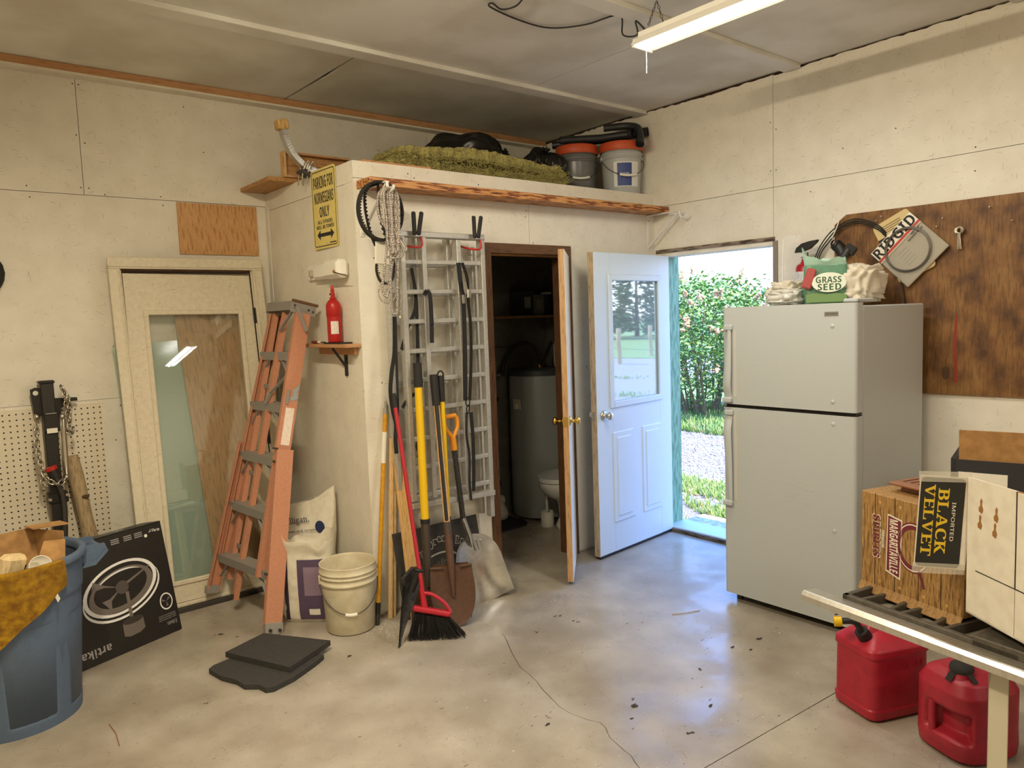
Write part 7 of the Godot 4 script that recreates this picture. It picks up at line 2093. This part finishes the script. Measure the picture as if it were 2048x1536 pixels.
func build_table() -> void:
	var S := Vector3(2.193, -0.022, -1.232)
	var rd := Vector3(-0.186, 0, 0.9825)
	var pd := Vector3(0.9825, 0, 0.186)
	var bs := Basis(pd, Vector3.UP, rd)          # x back from the rail, z along the rail
	# ---- table saw: rail, cast wing, top, cabinet, leg
	var t := thing("table_saw", "table saw with an aluminium fence rail and cast-iron wing", "table saw", S)
	t.basis = bs
	var alu := tex(hexm("cfccc4", 0.32, 0.85), noise_tex(0.03, [[0.2, Color(0.944, 0.94, 0.928)], [0.7, Color.WHITE]], 161, 256), Vector3(2, 2, 9), false)
	part(t, "fence_rail", MB.new().extr(poly([-0.004, 0.004, 0.002, 0.006, 0.056, 0.0, 0.056, -0.006, 0.006, -0.026, -0.002, -0.03, -0.01, -0.026, -0.012, -0.006]), Vector3(0, 0.735, 0), Vector3(0, 0.735, 1.5), Vector3.RIGHT), alu, "bright aluminium fence rail")
	var iron := tex(hexm("5c564c", 0.6, 0.4), noise_tex(0.03, [[0.2, Color(0.88, 0.88, 0.872)], [0.7, Color.WHITE]], 163, 256), Vector3(5, 5, 5), false)
	var y1 := 0.748
	var y0 := 0.712
	# wing frame with slanted webs: rib by rib
	for q in [[0.058, 0.10, 0.076, 0.62], [0.44, 0.10, 0.458, 0.62]]:
		part(t, "wing_rib", MB.new().bx(q[0], y0, q[1], q[2], y1, q[3], 0.002), iron)
	part(t, "wing_rib", MB.new().bx(0.058, y0, 0.10, 0.458, y1, 0.118, 0.002), iron)
	for k in 4:
		var za := 0.15 + k * 0.13
		part(t, "wing_rib", MB.new().beam(Vector3(0.07, y0 + 0.016, za), Vector3(0.45, y0 + 0.016, za + 0.05), 0.03, 0.014, Vector3.UP), iron)
		part(t, "wing_rib", MB.new().beam(Vector3(0.07, y0 + 0.016, za + 0.10), Vector3(0.45, y0 + 0.016, za + 0.055), 0.03, 0.014, Vector3.UP), iron)
	part(t, "wing_pan", MB.new().bx(0.07, y0 - 0.004, 0.11, 0.45, y0 + 0.002, 0.62), hexm("8b857a", 0.6))
	part(t, "saw_top", MB.new().bx(0.058, 0.70, 0.50, 0.72, y1 + 0.012, 1.5, 0.003), iron)
	part(t, "cabinet", MB.new().bx(0.10, 0.10, 0.66, 0.66, 0.70, 1.45, 0.006), hexm("2e2a24", 0.6))
	part(t, "stand", MB.new().bx(0.12, 0.0, 0.68, 0.64, 0.10, 1.43), hexm("2e2a24", 0.6))
	var bg := hexm("c4bca6", 0.5)
	for q in [[0.05, 0.55], [0.62, 0.55]]:
		part(t, "leg", MB.new().bx(q[0], 0.0, q[1], q[0] + 0.06, 0.70, q[1] + 0.004, 0.001).bx(q[0], 0.0, q[1], q[0] + 0.004, 0.70, q[1] + 0.05, 0.001), bg, "beige sheet-steel leg")
	part(t, "apron", MB.new().bx(0.05, 0.655, 0.55, 0.68, 0.70, 0.556), bg)
	part(t, "tray_lip", MB.new().bx(0.0, 0.36, 0.72, 0.09, 0.365, 1.0).bx(0.0, 0.36, 0.72, 0.004, 0.40, 1.0), bg)
	# ---- barrel-print liquor carton
	var A := Vector3(2.375, 0.728, -1.133)
	var cu := Vector3(-0.305, 0, 0.952)
	var c := thing("wood_print_carton", "wood-print liquor carton on its side with a maroon banner", "box", A)
	c.basis = Basis(cu, Vector3.UP, cu.cross(Vector3.UP)) * Basis(Vector3.BACK, -0.0)
	# local x along the face, z out toward the room
	var wp := tex(mat(Color.WHITE, 0.6), noise_tex(0.012, [[0.2, Color("6b4a25")], [0.33, Color("8f6a38")], [0.5, Color("a98450")], [0.62, Color("8f6a3a")], [0.8, Color("b8925a")]], 165, 512, FastNoiseLite.TYPE_SIMPLEX, 4, 16.0), Vector3(16, 1.6, 16), false)
	part(c, "carton", MB.new().bx(0.0, 0.0, -0.24, 0.36, 0.305, 0.0, 0.004), wp)
	for x in [0.055, 0.13, 0.215, 0.29]:
		part(c, "plank_line", MB.new().bx(x, 0.0, 0.0, x + 0.0022, 0.305, 0.0008), hexm("3b2411", 0.8))
		for y in [0.025, 0.28]:
			part(c, "printed_nail", MB.new().prism(ring_poly(0.005, 10), 0.0008, Transform3D(Basis.IDENTITY, Vector3(x + 0.02, y, 0.0))), hexm("c79c5c", 0.6))
	part(c, "base_flap", MB.new().beam(Vector3(0.0, 0.0, 0.002), Vector3(0.36, 0.0, 0.002), 0.05, 0.004, Vector3(0, 1, -0.6)), wp)
	var mar := hexm("6f2233", 0.6)
	var wh := hexm("e9e0cf", 0.6)
	var vert := Basis(Vector3(0, -1, 0), Vector3(1, 0, 0), Vector3(0, 0, 1))   # reads downward
	part(c, "banner_edge", MB.new().prism(poly([0.098, 0.065, 0.152, 0.05, 0.158, 0.24, 0.104, 0.25]), 0.0012, Transform3D.IDENTITY), wh)
	part(c, "banner", MB.new().prism(poly([0.102, 0.07, 0.148, 0.057, 0.154, 0.236, 0.107, 0.245]), 0.0018, Transform3D.IDENTITY), mar, "maroon banner")
	letters(c, "MARGARITAVILLE", wh, Transform3D(vert * Basis(Vector3.BACK, 0.0), Vector3(0.128, 0.152, 0.0022)), 0.168, 0.03)
	letters(c, "SPIRITS", wh, Transform3D(vert, Vector3(0.0625, 0.168, 0.0010)), 0.142, 0.031, "serif bold")
	letters(c, "SPIRITS", mar, Transform3D(vert, Vector3(0.062, 0.168, 0.0016)), 0.137, 0.026, "serif bold")
	letters(c, "PREMIUM", wh, Transform3D(vert, Vector3(0.088, 0.165, 0.0014)), 0.055, 0.010)
	disc_print(c, "seal", mar, Transform3D(Basis.IDENTITY, Vector3(0.196, 0.165, 0.0006)), 0.062, 0.078, 0.72)
	disc_print(c, "seal_line", wh, Transform3D(Basis.IDENTITY, Vector3(0.196, 0.165, 0.0012)), 0.058, 0.073, 0.95)
	part(c, "seal_ribbon", MB.new().beam(Vector3(0.215, 0.11, 0.001), Vector3(0.235, 0.05, 0.001), 0.009, 0.002, Vector3.RIGHT), mar)
	# ---- floor register on top of it
	var rg := thing("floor_register", "brown slotted floor register lying on the wood-print carton", "vent", A + Vector3(0.03, 0.3065, 0.0))
	rg.basis = Basis(cu, Vector3.UP, cu.cross(Vector3.UP))
	var bm := hexm("8a5f47", 0.5)
	var fr := MB.new()
	fr.bx(0.06, 0.02, -0.2, 0.34, 0.028, -0.165, 0.002)
	fr.bx(0.06, 0.02, -0.075, 0.34, 0.028, -0.03, 0.002)
	for k in 11: fr.bx(0.06 + k * 0.027, 0.02, -0.17, 0.075 + k * 0.027, 0.028, -0.07)
	part(rg, "grille", fr, bm)
	part(rg, "box", MB.new().bx(0.085, 0.0, -0.18, 0.32, 0.02, -0.06), bm)
	# ---- white carton with its printed flap
	var W0 := Vector3(2.25, 0.762, -0.777)
	var wu := Vector3(-0.56, 0, 0.828)
	var w := thing("white_carton", "white carton with brown stains and a folded-out black printed flap", "box", W0)
	w.basis = Basis(wu, Vector3.UP, wu.cross(Vector3.UP))
	var wm := tex(hexm("e6dfd0", 0.7), noise_tex(0.02, [[0.2, Color(0.96, 0.952, 0.94)], [0.7, Color.WHITE]], 167, 256), Vector3(3, 3, 3), false)
	var H := 0.385
	var L := 0.40
	var D := 0.30
	part(w, "side", MB.new().bx(0.0, 0.0, -0.005, 0.176, H, 0.0), wm)
	part(w, "side", MB.new().bx(0.178, 0.132, -0.005, L, H - 0.004, 0.0), wm)
	part(w, "side", MB.new().bx(0.178, 0.0, -0.005, L, 0.13, 0.0), wm)
	part(w, "side", MB.new().bx(0.0, 0.0, -D, L, H, -D + 0.005), wm)
	part(w, "end", MB.new().bx(L - 0.005, 0.0, -D, L, H, 0.0), wm)
	part(w, "bottom", MB.new().bx(0.0, 0.0, -D, L, 0.005, 0.0), wm)
	part(w, "inner_face", MB.new().bx(0.004, 0.01, -D + 0.005, L - 0.004, H - 0.002, -D + 0.008), M.cardboard)
	part(w, "inner_face", MB.new().bx(0.004, 0.3, -0.008, L - 0.004, H - 0.001, -0.005), M.cardboard)
	part(w, "print_line", MB.new().bx(0.035, 0.129, 0.0, L, 0.1315, 0.0008), M.ink)
	part(w, "print_line", MB.new().bx(0.1755, 0.13, 0.0, 0.179, H, 0.0008), M.ink)
	for q in [[0.052, 0.315], [0.049, 0.27], [0.108, 0.305], [0.104, 0.262]]:
		part(w, "stain", MB.new().prism(poly([-0.008, -0.016, 0.004, -0.02, 0.008, -0.008, 0.003, 0.004, 0.005, 0.016, 0.0, 0.022, -0.004, 0.014, -0.003, 0.002, -0.009, -0.006]), 0.0007, Transform3D(Basis.IDENTITY, Vector3(q[0], q[1], 0.0))), hexm("9a6c38", 0.8), "brown stain")
	# flap in its own frame, hinged on the near vertical edge
	var TL := Vector3(2.172, 1.150, -0.883)
	var TR := Vector3(2.252, 1.143, -0.779)
	var BL := Vector3(2.176, 0.885, -0.887)
	var fx := (TR - TL).normalized()
	var fy := (TL - BL).normalized()
	var fz := fx.cross(fy).normalized()
	fy = fz.cross(fx)
	var fw := TL.distance_to(TR)
	var fh := TL.distance_to(BL)
	var inv := w.transform.affine_inverse()
	var F := inv * Transform3D(Basis(fx, fy, fz), BL)
	part(w, "flap", MB.new().box(Vector3(fw, fh, 0.004), F * Transform3D(Basis.IDENTITY, Vector3(fw / 2, fh / 2, -0.002))), wm)
	part(w, "flap_print", MB.new().prism(rounded(fw * 0.86, fh * 0.97, 0.012), 0.0008, F * Transform3D(Basis.IDENTITY, Vector3(fw * 0.445, fh * 0.5, 0.0))), hexm("1d1c1b", 0.45), "black printed panel")
	var gold := hexm("d9b72a", 0.45)
	var fv := Basis(F.basis * Vector3(0, -1, 0), F.basis * Vector3(1, 0, 0), F.basis * Vector3(0, 0, 1))
	letters(w, "BLACK", gold, Transform3D(fv, F * Vector3(fw * 0.47, fh * 0.52, 0.0014)), fh * 0.71, fw * 0.21, "serif bold")
	letters(w, "VELVET", gold, Transform3D(fv, F * Vector3(fw * 0.20, fh * 0.52, 0.0014)), fh * 0.78, fw * 0.2, "serif bold")
	letters(w, "IMPORTED", wh, Transform3D(fv, F * Vector3(fw * 0.68, fh * 0.52, 0.0014)), fh * 0.42, fw * 0.07, "sans")
	for q in [0.0, 1.0]:
		part(w, "tape", MB.new().box(Vector3(fw * 1.02, 0.03, 0.0005), F * Transform3D(Basis(Vector3.BACK, 0.04), Vector3(fw * 0.47, fh * q, 0.0022))), glassy(Color(0.9, 0.88, 0.82, 0.25), 0.2), "clear packing tape")
	# ---- open brown carton further back
	var b := thing("brown_carton", "open brown carton with a raised flap behind the white carton", "box", Vector3(3.40, 0.781, -1.03), 0.25)
	part(b, "side", MB.new().bx(-0.02, 0.0, -0.18, 0.0, 0.20, 0.3), hexm("2b2b2e", 0.6), "black printed side")
	part(b, "side", MB.new().bx(0.0, 0.0, -0.20, 0.40, 0.20, -0.18), hexm("2b2b2e", 0.6))
	part(b, "side", MB.new().bx(0.38, 0.0, -0.18, 0.40, 0.20, 0.3), M.cardboard)
	part(b, "bottom", MB.new().bx(0.0, 0.0, -0.18, 0.38, 0.005, 0.3), M.cardboard)
	part(b, "flap", MB.new().box(Vector3(0.004, 0.125, 0.46), Transform3D(Basis(Vector3.BACK, 0.1), Vector3(-0.016, 0.262, 0.06))), M.cardboard, "raised brown flap")
	part(b, "label", MB.new().bx(-0.0215, 0.10, -0.17, -0.0205, 0.15, 0.0), M.paper)
	var bn := thing("wall_bench", "wooden bench top fixed to the wall past the refrigerator", "bench")
	part(bn, "top", MB.new().bx(3.34, 0.735, -1.12, 4.342, 0.78, 0.6, 0.004), M.oak)
	part(bn, "ledger", MB.new().bx(4.29, 0.64, -1.1, 4.342, 0.735, 0.6), M.oak)
	part(bn, "leg", MB.new().bx(3.38, 0.0, 0.5, 3.44, 0.735, 0.56, 0.003), M.oak)
	part(bn, "brace", MB.new().beam(Vector3(4.30, 0.30, -0.6), Vector3(3.6, 0.73, -0.6), 0.04, 0.04, Vector3(0, 0, 1)), M.oak)
	# ---- red fuel cans
	fuel_can_square()
	fuel_can_round()

func fuel_can_square() -> void:
	var red := tex(hexm("b02236", 0.42), noise_tex(0.02, [[0.2, Color(0.928, 0.92, 0.92)], [0.7, Color.WHITE]], 171, 256), Vector3(3, 3, 3), false)
	var t := thing("fuel_can", "square red fuel can with a black spout and yellow cap", "fuel can", Vector3(2.975, 0.0, -1.335), atan2(-0.38, 0.92))
	# local x: back from the room; z: along the near face
	var b := MB.new()
	loft(b, [[0.004, 0.02, 0.02, 0, 0], [0.003, 0.135, 0.105, 0, 0], [0.012, 0.147, 0.115, 0, 0], [0.045, 0.15, 0.118, 0, 0], [0.052, 0.145, 0.113, 0, 0], [0.25, 0.143, 0.111, 0, 0], [0.258, 0.149, 0.117, 0, 0], [0.285, 0.147, 0.115, 0, 0], [0.315, 0.12, 0.085, 0.01, 0], [0.335, 0.09, 0.05, 0.02, 0], [0.34, 0.005, 0.005, 0.02, 0]], 0.3, 56, 4)
	part(t, "body", b, red)
	var hd := MB.new()
	loft(hd, [[0.29, 0.055, 0.06, -0.075, 0.0], [0.32, 0.04, 0.045, -0.07, 0.0], [0.36, 0.025, 0.028, -0.055, 0.0], [0.375, 0.01, 0.012, -0.045, 0.0]], 0.6, 28, 4)
	hd.tube(curve([Vector3(-0.05, 0.355, 0), Vector3(0.0, 0.365, 0), Vector3(0.07, 0.36, 0), Vector3(0.12, 0.31, 0)], 6), 0.018, 12)
	part(t, "carry_handle", hd, red)
	letters(t, "GASOLINE", red, frame_xf(Vector3(0.02, 0.215, 0.1125), Vector3(1, 0, 0), Vector3.UP), 0.17, 0.03)
	var nk := Vector3(-0.105, 0.315, 0.03)
	part(t, "collar", MB.new().tube([nk, nk + Vector3(-0.022, 0.03, 0.0)], [0.028, 0.026], 14), M.black)
	part(t, "spout", MB.new().tube(curve([nk + Vector3(-0.02, 0.028, 0.0), nk + Vector3(-0.04, 0.062, -0.005), nk + Vector3(-0.058, 0.07, -0.015), nk + Vector3(-0.088, 0.066, -0.037)], 5), 0.0125, 12), M.black)
	part(t, "spout_cap", MB.new().tube([nk + Vector3(-0.085, 0.066, -0.035), nk + Vector3(-0.109, 0.063, -0.05)], 0.0205, 14), M.yellow, "yellow spout cap")
	part(t, "tether", MB.new().tube(curve([nk + Vector3(-0.05, 0.075, -0.012), nk + Vector3(-0.08, 0.098, -0.03), nk + Vector3(-0.105, 0.09, -0.05)], 4), 0.003, 6), M.black)

func fuel_can_round() -> void:
	var red := tex(hexm("ad2639", 0.42), noise_tex(0.02, [[0.2, Color(0.92, 0.92, 0.92)], [0.7, Color.WHITE]], 173, 256), Vector3(3, 3, 3), false)
	var t := thing("fuel_can", "rounded red fuel can with a grip hole and black taped cap", "fuel can", Vector3(2.915, 0.0, -0.995), atan2(-0.38, 0.92))
	var b := MB.new()
	var lv := [[0.004, 0.02, 0.02], [0.003, 0.115, 0.105], [0.012, 0.138, 0.128], [0.05, 0.142, 0.132], [0.1, 0.14, 0.13], [0.2, 0.14, 0.13], [0.245, 0.14, 0.13], [0.285, 0.12, 0.108], [0.305, 0.085, 0.07], [0.312, 0.005, 0.005]]
	b.grid(96, 72, func(a: float, q: float) -> Vector3:
		var f := q * (lv.size() - 1)
		var i := mini(int(f), lv.size() - 2)
		var s := f - i
		var an := a * TAU
		var pw := 0.55
		var y := lerpf(lv[i][0], lv[i + 1][0], s)
		var p := Vector3(signf(cos(an)) * pow(absf(cos(an)), pw) * lerpf(lv[i][1], lv[i + 1][1], s), y, -signf(sin(an)) * pow(absf(sin(an)), pw) * lerpf(lv[i][2], lv[i + 1][2], s))
		# grip window pressed into the near corner
		var d := angle_difference(an, PI + 0.35)
		var win := smoothstep(0.62, 0.46, absf(d)) * smoothstep(0.075, 0.095, y) * smoothstep(0.185, 0.165, y)
		var r := Vector3(p.x, 0, p.z)
		return p - r * 0.34 * win, true)
	part(t, "body", b, red)
	part(t, "grip_bar", MB.new().tube(curve([Vector3(-0.128, 0.07, -0.03), Vector3(-0.132, 0.13, -0.03), Vector3(-0.13, 0.19, -0.03)], 4), 0.014, 12), red)
	var hd := MB.new()
	loft(hd, [[0.27, 0.05, 0.05, -0.07, 0.03], [0.31, 0.035, 0.038, -0.065, 0.03], [0.325, 0.03, 0.034, -0.065, 0.03]], 0.8, 24, 4)
	hd.tube(curve([Vector3(-0.05, 0.305, 0.02), Vector3(-0.01, 0.335, 0.0), Vector3(0.06, 0.33, -0.03), Vector3(0.1, 0.27, -0.05)], 6), 0.02, 12)
	part(t, "carry_handle", hd, red)
	part(t, "taped_cap", MB.new().lathe([Vector2(0.04, 0.0), Vector2(0.038, 0.014), Vector2(0.02, 0.022), Vector2(0.0, 0.023)], 14, Transform3D(Basis.from_euler(Vector3(0.1, 0, 0.15)), Vector3(-0.065, 0.318, 0.03))), M.soft_black)
	part(t, "tape_tail", MB.new().box(Vector3(0.05, 0.003, 0.02), Transform3D(Basis.from_euler(Vector3(0.3, 0.4, 0.75)), Vector3(-0.112, 0.305, 0.03))).box(Vector3(0.02, 0.003, 0.05), Transform3D(Basis.from_euler(Vector3(0.75, 0.1, 0.2)), Vector3(-0.07, 0.308, 0.075))), M.soft_black)

func build_floor_things() -> void:
	# ---- rubber mats
	var rm := tex(hexm("3a3835", 0.85), noise_tex(0.03, [[0.2, Color(0.9, 0.9, 0.9)], [0.7, Color.WHITE]], 181, 256), Vector3(4, 4, 4), false)
	var lay := Transform3D(Basis(Vector3(1, 0, 0), Vector3(0, 0, 1), Vector3(0, -1, 0)), Vector3.ZERO)
	var m1 := single("rubber_mat", MB.new().prism(poly([1.0, -3.575, 1.03, -3.60, 1.30, -3.66, 1.47, -3.33, 1.40, -3.285, 1.27, -3.215, 1.16, -3.185, 1.13, -3.20, 1.12, -3.255, 1.07, -3.30, 1.06, -3.37, 1.02, -3.46]), 0.024, lay), rm, "dark rubber mat with a ragged edge under the other mat", "mat")
	m1.position = Vector3(0, 0.025, 0)
	var m2 := single("rubber_mat", MB.new().prism(poly([1.095, -3.645, 1.32, -3.735, 1.535, -3.405, 1.265, -3.265]), 0.026, lay), rm, "straight-cut dark rubber mat lying on top of the ragged mat", "mat")
	m2.position = Vector3(0.006, 0.0525, 0.003)
	# ---- salt bags
	salt_bag("tall white water softener salt bag behind the open bag", Vector3(1.705, 0.0, -4.10), atan2(-0.80, 0.60), 0.40, 0.60, 0.11, false)
	salt_bag("open white and purple water softener salt bag beside the bucket", Vector3(1.645, 0.0, -3.865), atan2(-0.66, 0.75), 0.28, 0.47, 0.11, true)
	# ---- white pail
	var p := thing("white_bucket", "dirty white plastic bucket without a lid beside the salt bags", "bucket", Vector3(1.752, 0.0, -3.595), -0.35)
	var wm := tex(hexm("e4dcc4", 0.5), speckled(512, 183, 0.01, Color(0.86, 0.83, 0.76), Color.WHITE, 260, Color(0.45, 0.37, 0.26), 90), Vector3(1.8, 1.8, 1.8), false)
	part(p, "body", MB.new().lathe([Vector2(0, 0.006), Vector2(0.122, 0.003), Vector2(0.128, 0.008), Vector2(0.142, 0.262), Vector2(0.142, 0.262), Vector2(0.15, 0.264), Vector2(0.15, 0.276), Vector2(0.144, 0.278), Vector2(0.144, 0.3), Vector2(0.151, 0.302), Vector2(0.151, 0.307), Vector2(0.145, 0.31), Vector2(0.1455, 0.322), Vector2(0.152, 0.324), Vector2(0.152, 0.329), Vector2(0.147, 0.332), Vector2(0.149, 0.36), Vector2(0.151, 0.365), Vector2(0.147, 0.367), Vector2(0.1445, 0.36), Vector2(0.138, 0.25), Vector2(0.124, 0.012), Vector2(0.0, 0.012)], 56), wm)
	var hw := []
	for k in 25:
		var a := PI * k / 24.0
		hw.append(Vector3(-cos(a) * 0.153, 0.275 - sin(a) * 0.155, 0.0 + sin(a) * 0.145))
	part(p, "bail", MB.new().tube(hw, 0.0026, 6), M.dark_steel)
	part(p, "bail_grip", MB.new().tube([hw[10], hw[11], hw[12], hw[13]], 0.009, 10), M.white_plastic)
	for s in [-1.0, 1.0]:
		part(p, "ear", MB.new().box(Vector3(0.012, 0.045, 0.035), Transform3D(Basis.IDENTITY, Vector3(s * 0.150, 0.285, 0.0)), 0.004), wm)
	# ---- spilled salt and sweepings
	var r := RandomNumberGenerator.new()
	r.seed = 19
	var pl := []
	var cs := []
	var chip := MB.new().box(Vector3(1, 0.5, 0.8), Transform3D.IDENTITY, 0.2).mesh()
	for k in 900:
		var q := Vector2.ZERO
		if k < 420: q = Vector2(1.86 + r.randfn(0, 0.04), -3.39 + r.randfn(0, 0.075))
		elif k < 760: q = Vector2(2.95 + r.randfn(0, 0.22), -3.06 + r.randfn(0, 0.13))
		else: q = Vector2(r.randf_range(1.2, 3.4), r.randf_range(-3.3, -1.4))
		var s := r.randf_range(0.0012, 0.0034) * (1.6 if k > 760 else 1.0)
		pl.append(Transform3D(Basis.from_euler(Vector3(r.randf(), r.randf() * 6, r.randf())).scaled(Vector3(s, s, s)), Vector3(q.x, s * 0.3, q.y)))
		cs.append(lin("f0ece2"))
	var cm := mat(Color.WHITE, 0.6)
	cm.vertex_color_use_as_albedo = true
	var sp := Node3D.new()
	sp.name = "spilled_salt"
	add_child(sp)
	tag(sp, "spilled white salt crystals scattered on the concrete", "salt", "", "stuff")
	scatter(sp, "crystals", chip, cm, pl, cs)
	pl = []; cs = []
	for q in [[1.582, -3.277, 3], [2.633, -2.928, 2], [2.657, -2.914, 2], [2.663, -2.814, 2], [2.675, -2.785, 2], [2.42, -2.846, 2], [1.877, -2.15, 3], [1.913, -2.183, 1.5], [2.232, -2.017, 4], [2.28, -2.051, 1.5], [2.466, -1.793, 3], [2.156, -1.955, 2], [2.258, -1.727, 2], [2.229, -1.734, 2], [3.171, -2.013, 4], [2.989, -2.047, 3], [2.693, -2.018, 2], [3.03, -1.978, 3], [1.2, -4.0, 3], [1.25, -3.9, 2], [0.9, -3.3, 2]]:
		for k in 3:
			var s: float = q[2] * 0.0042
			pl.append(Transform3D(Basis.from_euler(Vector3(0, r.randf() * 6, 0)).scaled(Vector3(s * r.randf_range(0.8, 2.2), s * 0.45, s * 0.6)), Vector3(q[0] + r.randfn(0, 0.006), s * 0.2, q[1] + r.randfn(0, 0.006))))
			cs.append(lin(["3a2e22", "2b241d", "4d3c2a"][k]))
	for k in 190:
		var s := r.randf_range(0.002, 0.006)
		pl.append(Transform3D(Basis.from_euler(Vector3(0, r.randf() * 6, 0)).scaled(Vector3(s * r.randf_range(1, 4.5), s * 0.4, s * 0.6)), Vector3(r.randf_range(0.6, 3.5), s * 0.15, r.randf_range(-4.2, -1.3))))
		cs.append(lin(["5a4632", "3f3226", "77614a"][k % 3]))
	var sw := Node3D.new()
	sw.name = "floor_debris"
	add_child(sw)
	tag(sw, "dark leaf crumbs and twigs scattered over the concrete", "debris", "", "stuff")
	scatter(sw, "crumbs", chip, cm, pl, cs)
	single("dry_straw", MB.new().tube([Vector3(3.10, 0.003, -2.50), Vector3(3.17, 0.004, -2.46), Vector3(3.25, 0.003, -2.43)], 0.0022, 5), hexm("b8a36a", 0.8), "dry straw stem lying on the concrete before the refrigerator", "straw")
	single("brown_twig", MB.new().tube([Vector3(0.54, 0.002, -3.40), Vector3(0.545, 0.003, -3.3), Vector3(0.535, 0.002, -3.19)], 0.0018, 5), hexm("8a5a32", 0.8), "thin brown twig lying on the concrete by the waste bin", "twig")

func salt_bag(label: String, where: Vector3, turn: float, w: float, h: float, d: float, open: bool) -> void:
	var t := thing("salt_bag", label, "bag", where, turn)
	t.rotation.x = 0.0
	var nz := FastNoiseLite.new()
	nz.seed = 21 if open else 22
	nz.frequency = 2.4
	nz.fractal_octaves = 4
	var cream := tex(hexm("e3dcc9", 0.55), noise_tex(0.02, [[0.2, Color(0.952, 0.944, 0.928)], [0.7, Color.WHITE]], 185, 256), Vector3(4, 4, 4), false)
	var shape := func(a: float, b: float) -> Vector3:
		var an := a * TAU
		var q := 0.6
		var y := b * h
		var th := d * (1.0 - 0.75 * smoothstep(0.55, 1.0, b)) * (0.75 + 0.25 * smoothstep(0.0, 0.08, b))
		if open: th = d * (0.85 + 0.15 * sin(b * PI) + 0.25 * smoothstep(0.82, 1.0, b)) * (0.8 + 0.2 * smoothstep(0.0, 0.06, b))
		var hw := w * 0.5 * (1.0 + 0.04 * sin(b * 9.0)) * (0.93 + 0.07 * smoothstep(0.0, 0.1, b))
		var top := 0.0
		if not open: top = 0.10 * smoothstep(0.7, 1.0, b) * cos(an)          # far corner stands higher
		else: top = (0.035 * sin(an * 2.0 + 0.6) + 0.012 * sin(an * 7.0)) * smoothstep(0.72, 1.0, b)
		var p := Vector3(signf(cos(an)) * pow(absf(cos(an)), q) * hw, y + top, -signf(sin(an)) * pow(absf(sin(an)), q) * th * 0.75)
		p += p.normalized() * nz.get_noise_3d(p.x * 2.2, p.y * 2.2, p.z * 2.2) * 0.014
		p.y = maxf(p.y, 0.001)
		if not open: p.z -= 0.07 * b
		return p
	part(t, "sack", MB.new().grid(72, 48, shape, true), cream)
	if open:
		part(t, "salt", MB.new().lathe([Vector2(0.12, h * 0.72), Vector2(0.06, h * 0.78), Vector2(0.0, h * 0.8)], 20, Transform3D(Basis.from_scale(Vector3(1.0, 1.0, 0.6)), Vector3.ZERO)), hexm("e9e6dc", 0.9))
	else:
		part(t, "sewn_top", MB.new().grid(10, 2, func(a: float, b: float) -> Vector3:
			var u: Vector3 = shape.call(0.5 - a * 0.5, 1.0)
			var v: Vector3 = shape.call(0.5 + a * 0.5, 1.0)
			return u.lerp(v, b)), cream)
	# print laid on the near face
	var ink := hexm("2c2a3a", 0.6)
	var pt := func(x: float, y: float, lift: float) -> Vector3:
		# point on the near face above local x
		var an := -acos(clampf(pow(absf(x) / (w * 0.5), 1.0 / 0.6), 0.0, 1.0))
		if x < 0: an = -PI - an
		var p: Vector3 = shape.call(fposmod(an / TAU, 1.0), y / h)
		return Vector3(x, y, p.z + lift)
	var flat := func(x: float, y: float) -> Transform3D:
		var c: Vector3 = pt.call(x, y, 0.016)
		return Transform3D(Basis(Vector3.RIGHT, -0.1), c)
	if not open:
		letters(t, "Culligan.", ink, Transform3D(Basis(Vector3.BACK, 0.16), pt.call(-0.02, 0.495, 0.02)), 0.18, 0.05, "serif")
		letters(t, "clean and simple.", ink, Transform3D(Basis(Vector3.BACK, 0.12), pt.call(0.03, 0.445, 0.02)), 0.2, 0.018, "sans")
		letters(t, "WATER SOFTENER SALT", ink, Transform3D(Basis(Vector3.BACK, 0.10), pt.call(-0.01, 0.385, 0.02)), 0.32, 0.026)
		letters(t, "Extra Coarse Crystals", ink, Transform3D(Basis(Vector3.BACK, 0.08), pt.call(0.02, 0.345, 0.02)), 0.24, 0.018)
		disc_print(t, "seal", hexm("2c3560", 0.6), Transform3D(Basis.IDENTITY, pt.call(0.14, 0.47, 0.02)), 0.03, 0.036)
		disc_print(t, "seal", hexm("2c3560", 0.6), Transform3D(Basis.IDENTITY, pt.call(-0.11, 0.275, 0.02)), 0.045, 0.06)
		letters(t, "Net Wt. 50 lb", ink, Transform3D(Basis.IDENTITY, pt.call(-0.08, 0.16, 0.02)), 0.12, 0.015)
	else:
		var pur := hexm("57465f", 0.5)
		var stripe := func(x0: float, x1: float, ya: float, yb: float, m: Material, called: String, lift: float) -> void:
			part(t, called, MB.new().grid(10, 18, func(a: float, b: float) -> Vector3: return pt.call(lerpf(x0, x1, a), lerpf(ya, yb, b), lift)), m)
		stripe.call(-0.035, 0.125, 0.02, 0.36, pur, "purple_panel", 0.004)
		stripe.call(0.0, 0.10, 0.16, 0.32, hexm("8a7688", 0.5), "picture_panel", 0.006)
		stripe.call(0.02, 0.08, 0.05, 0.085, M.paper, "logo_panel", 0.007)
		stripe.call(-0.115, -0.09, 0.02, 0.38, tex(mat(Color("4b3c50"), 0.6), noise_tex(0.08, [[0.4, Color(0.3, 0.3, 0.3)], [0.52, Color(1.9, 1.9, 1.9)]], 187, 128), Vector3(10, 34, 10), false), "side_print", 0.004)
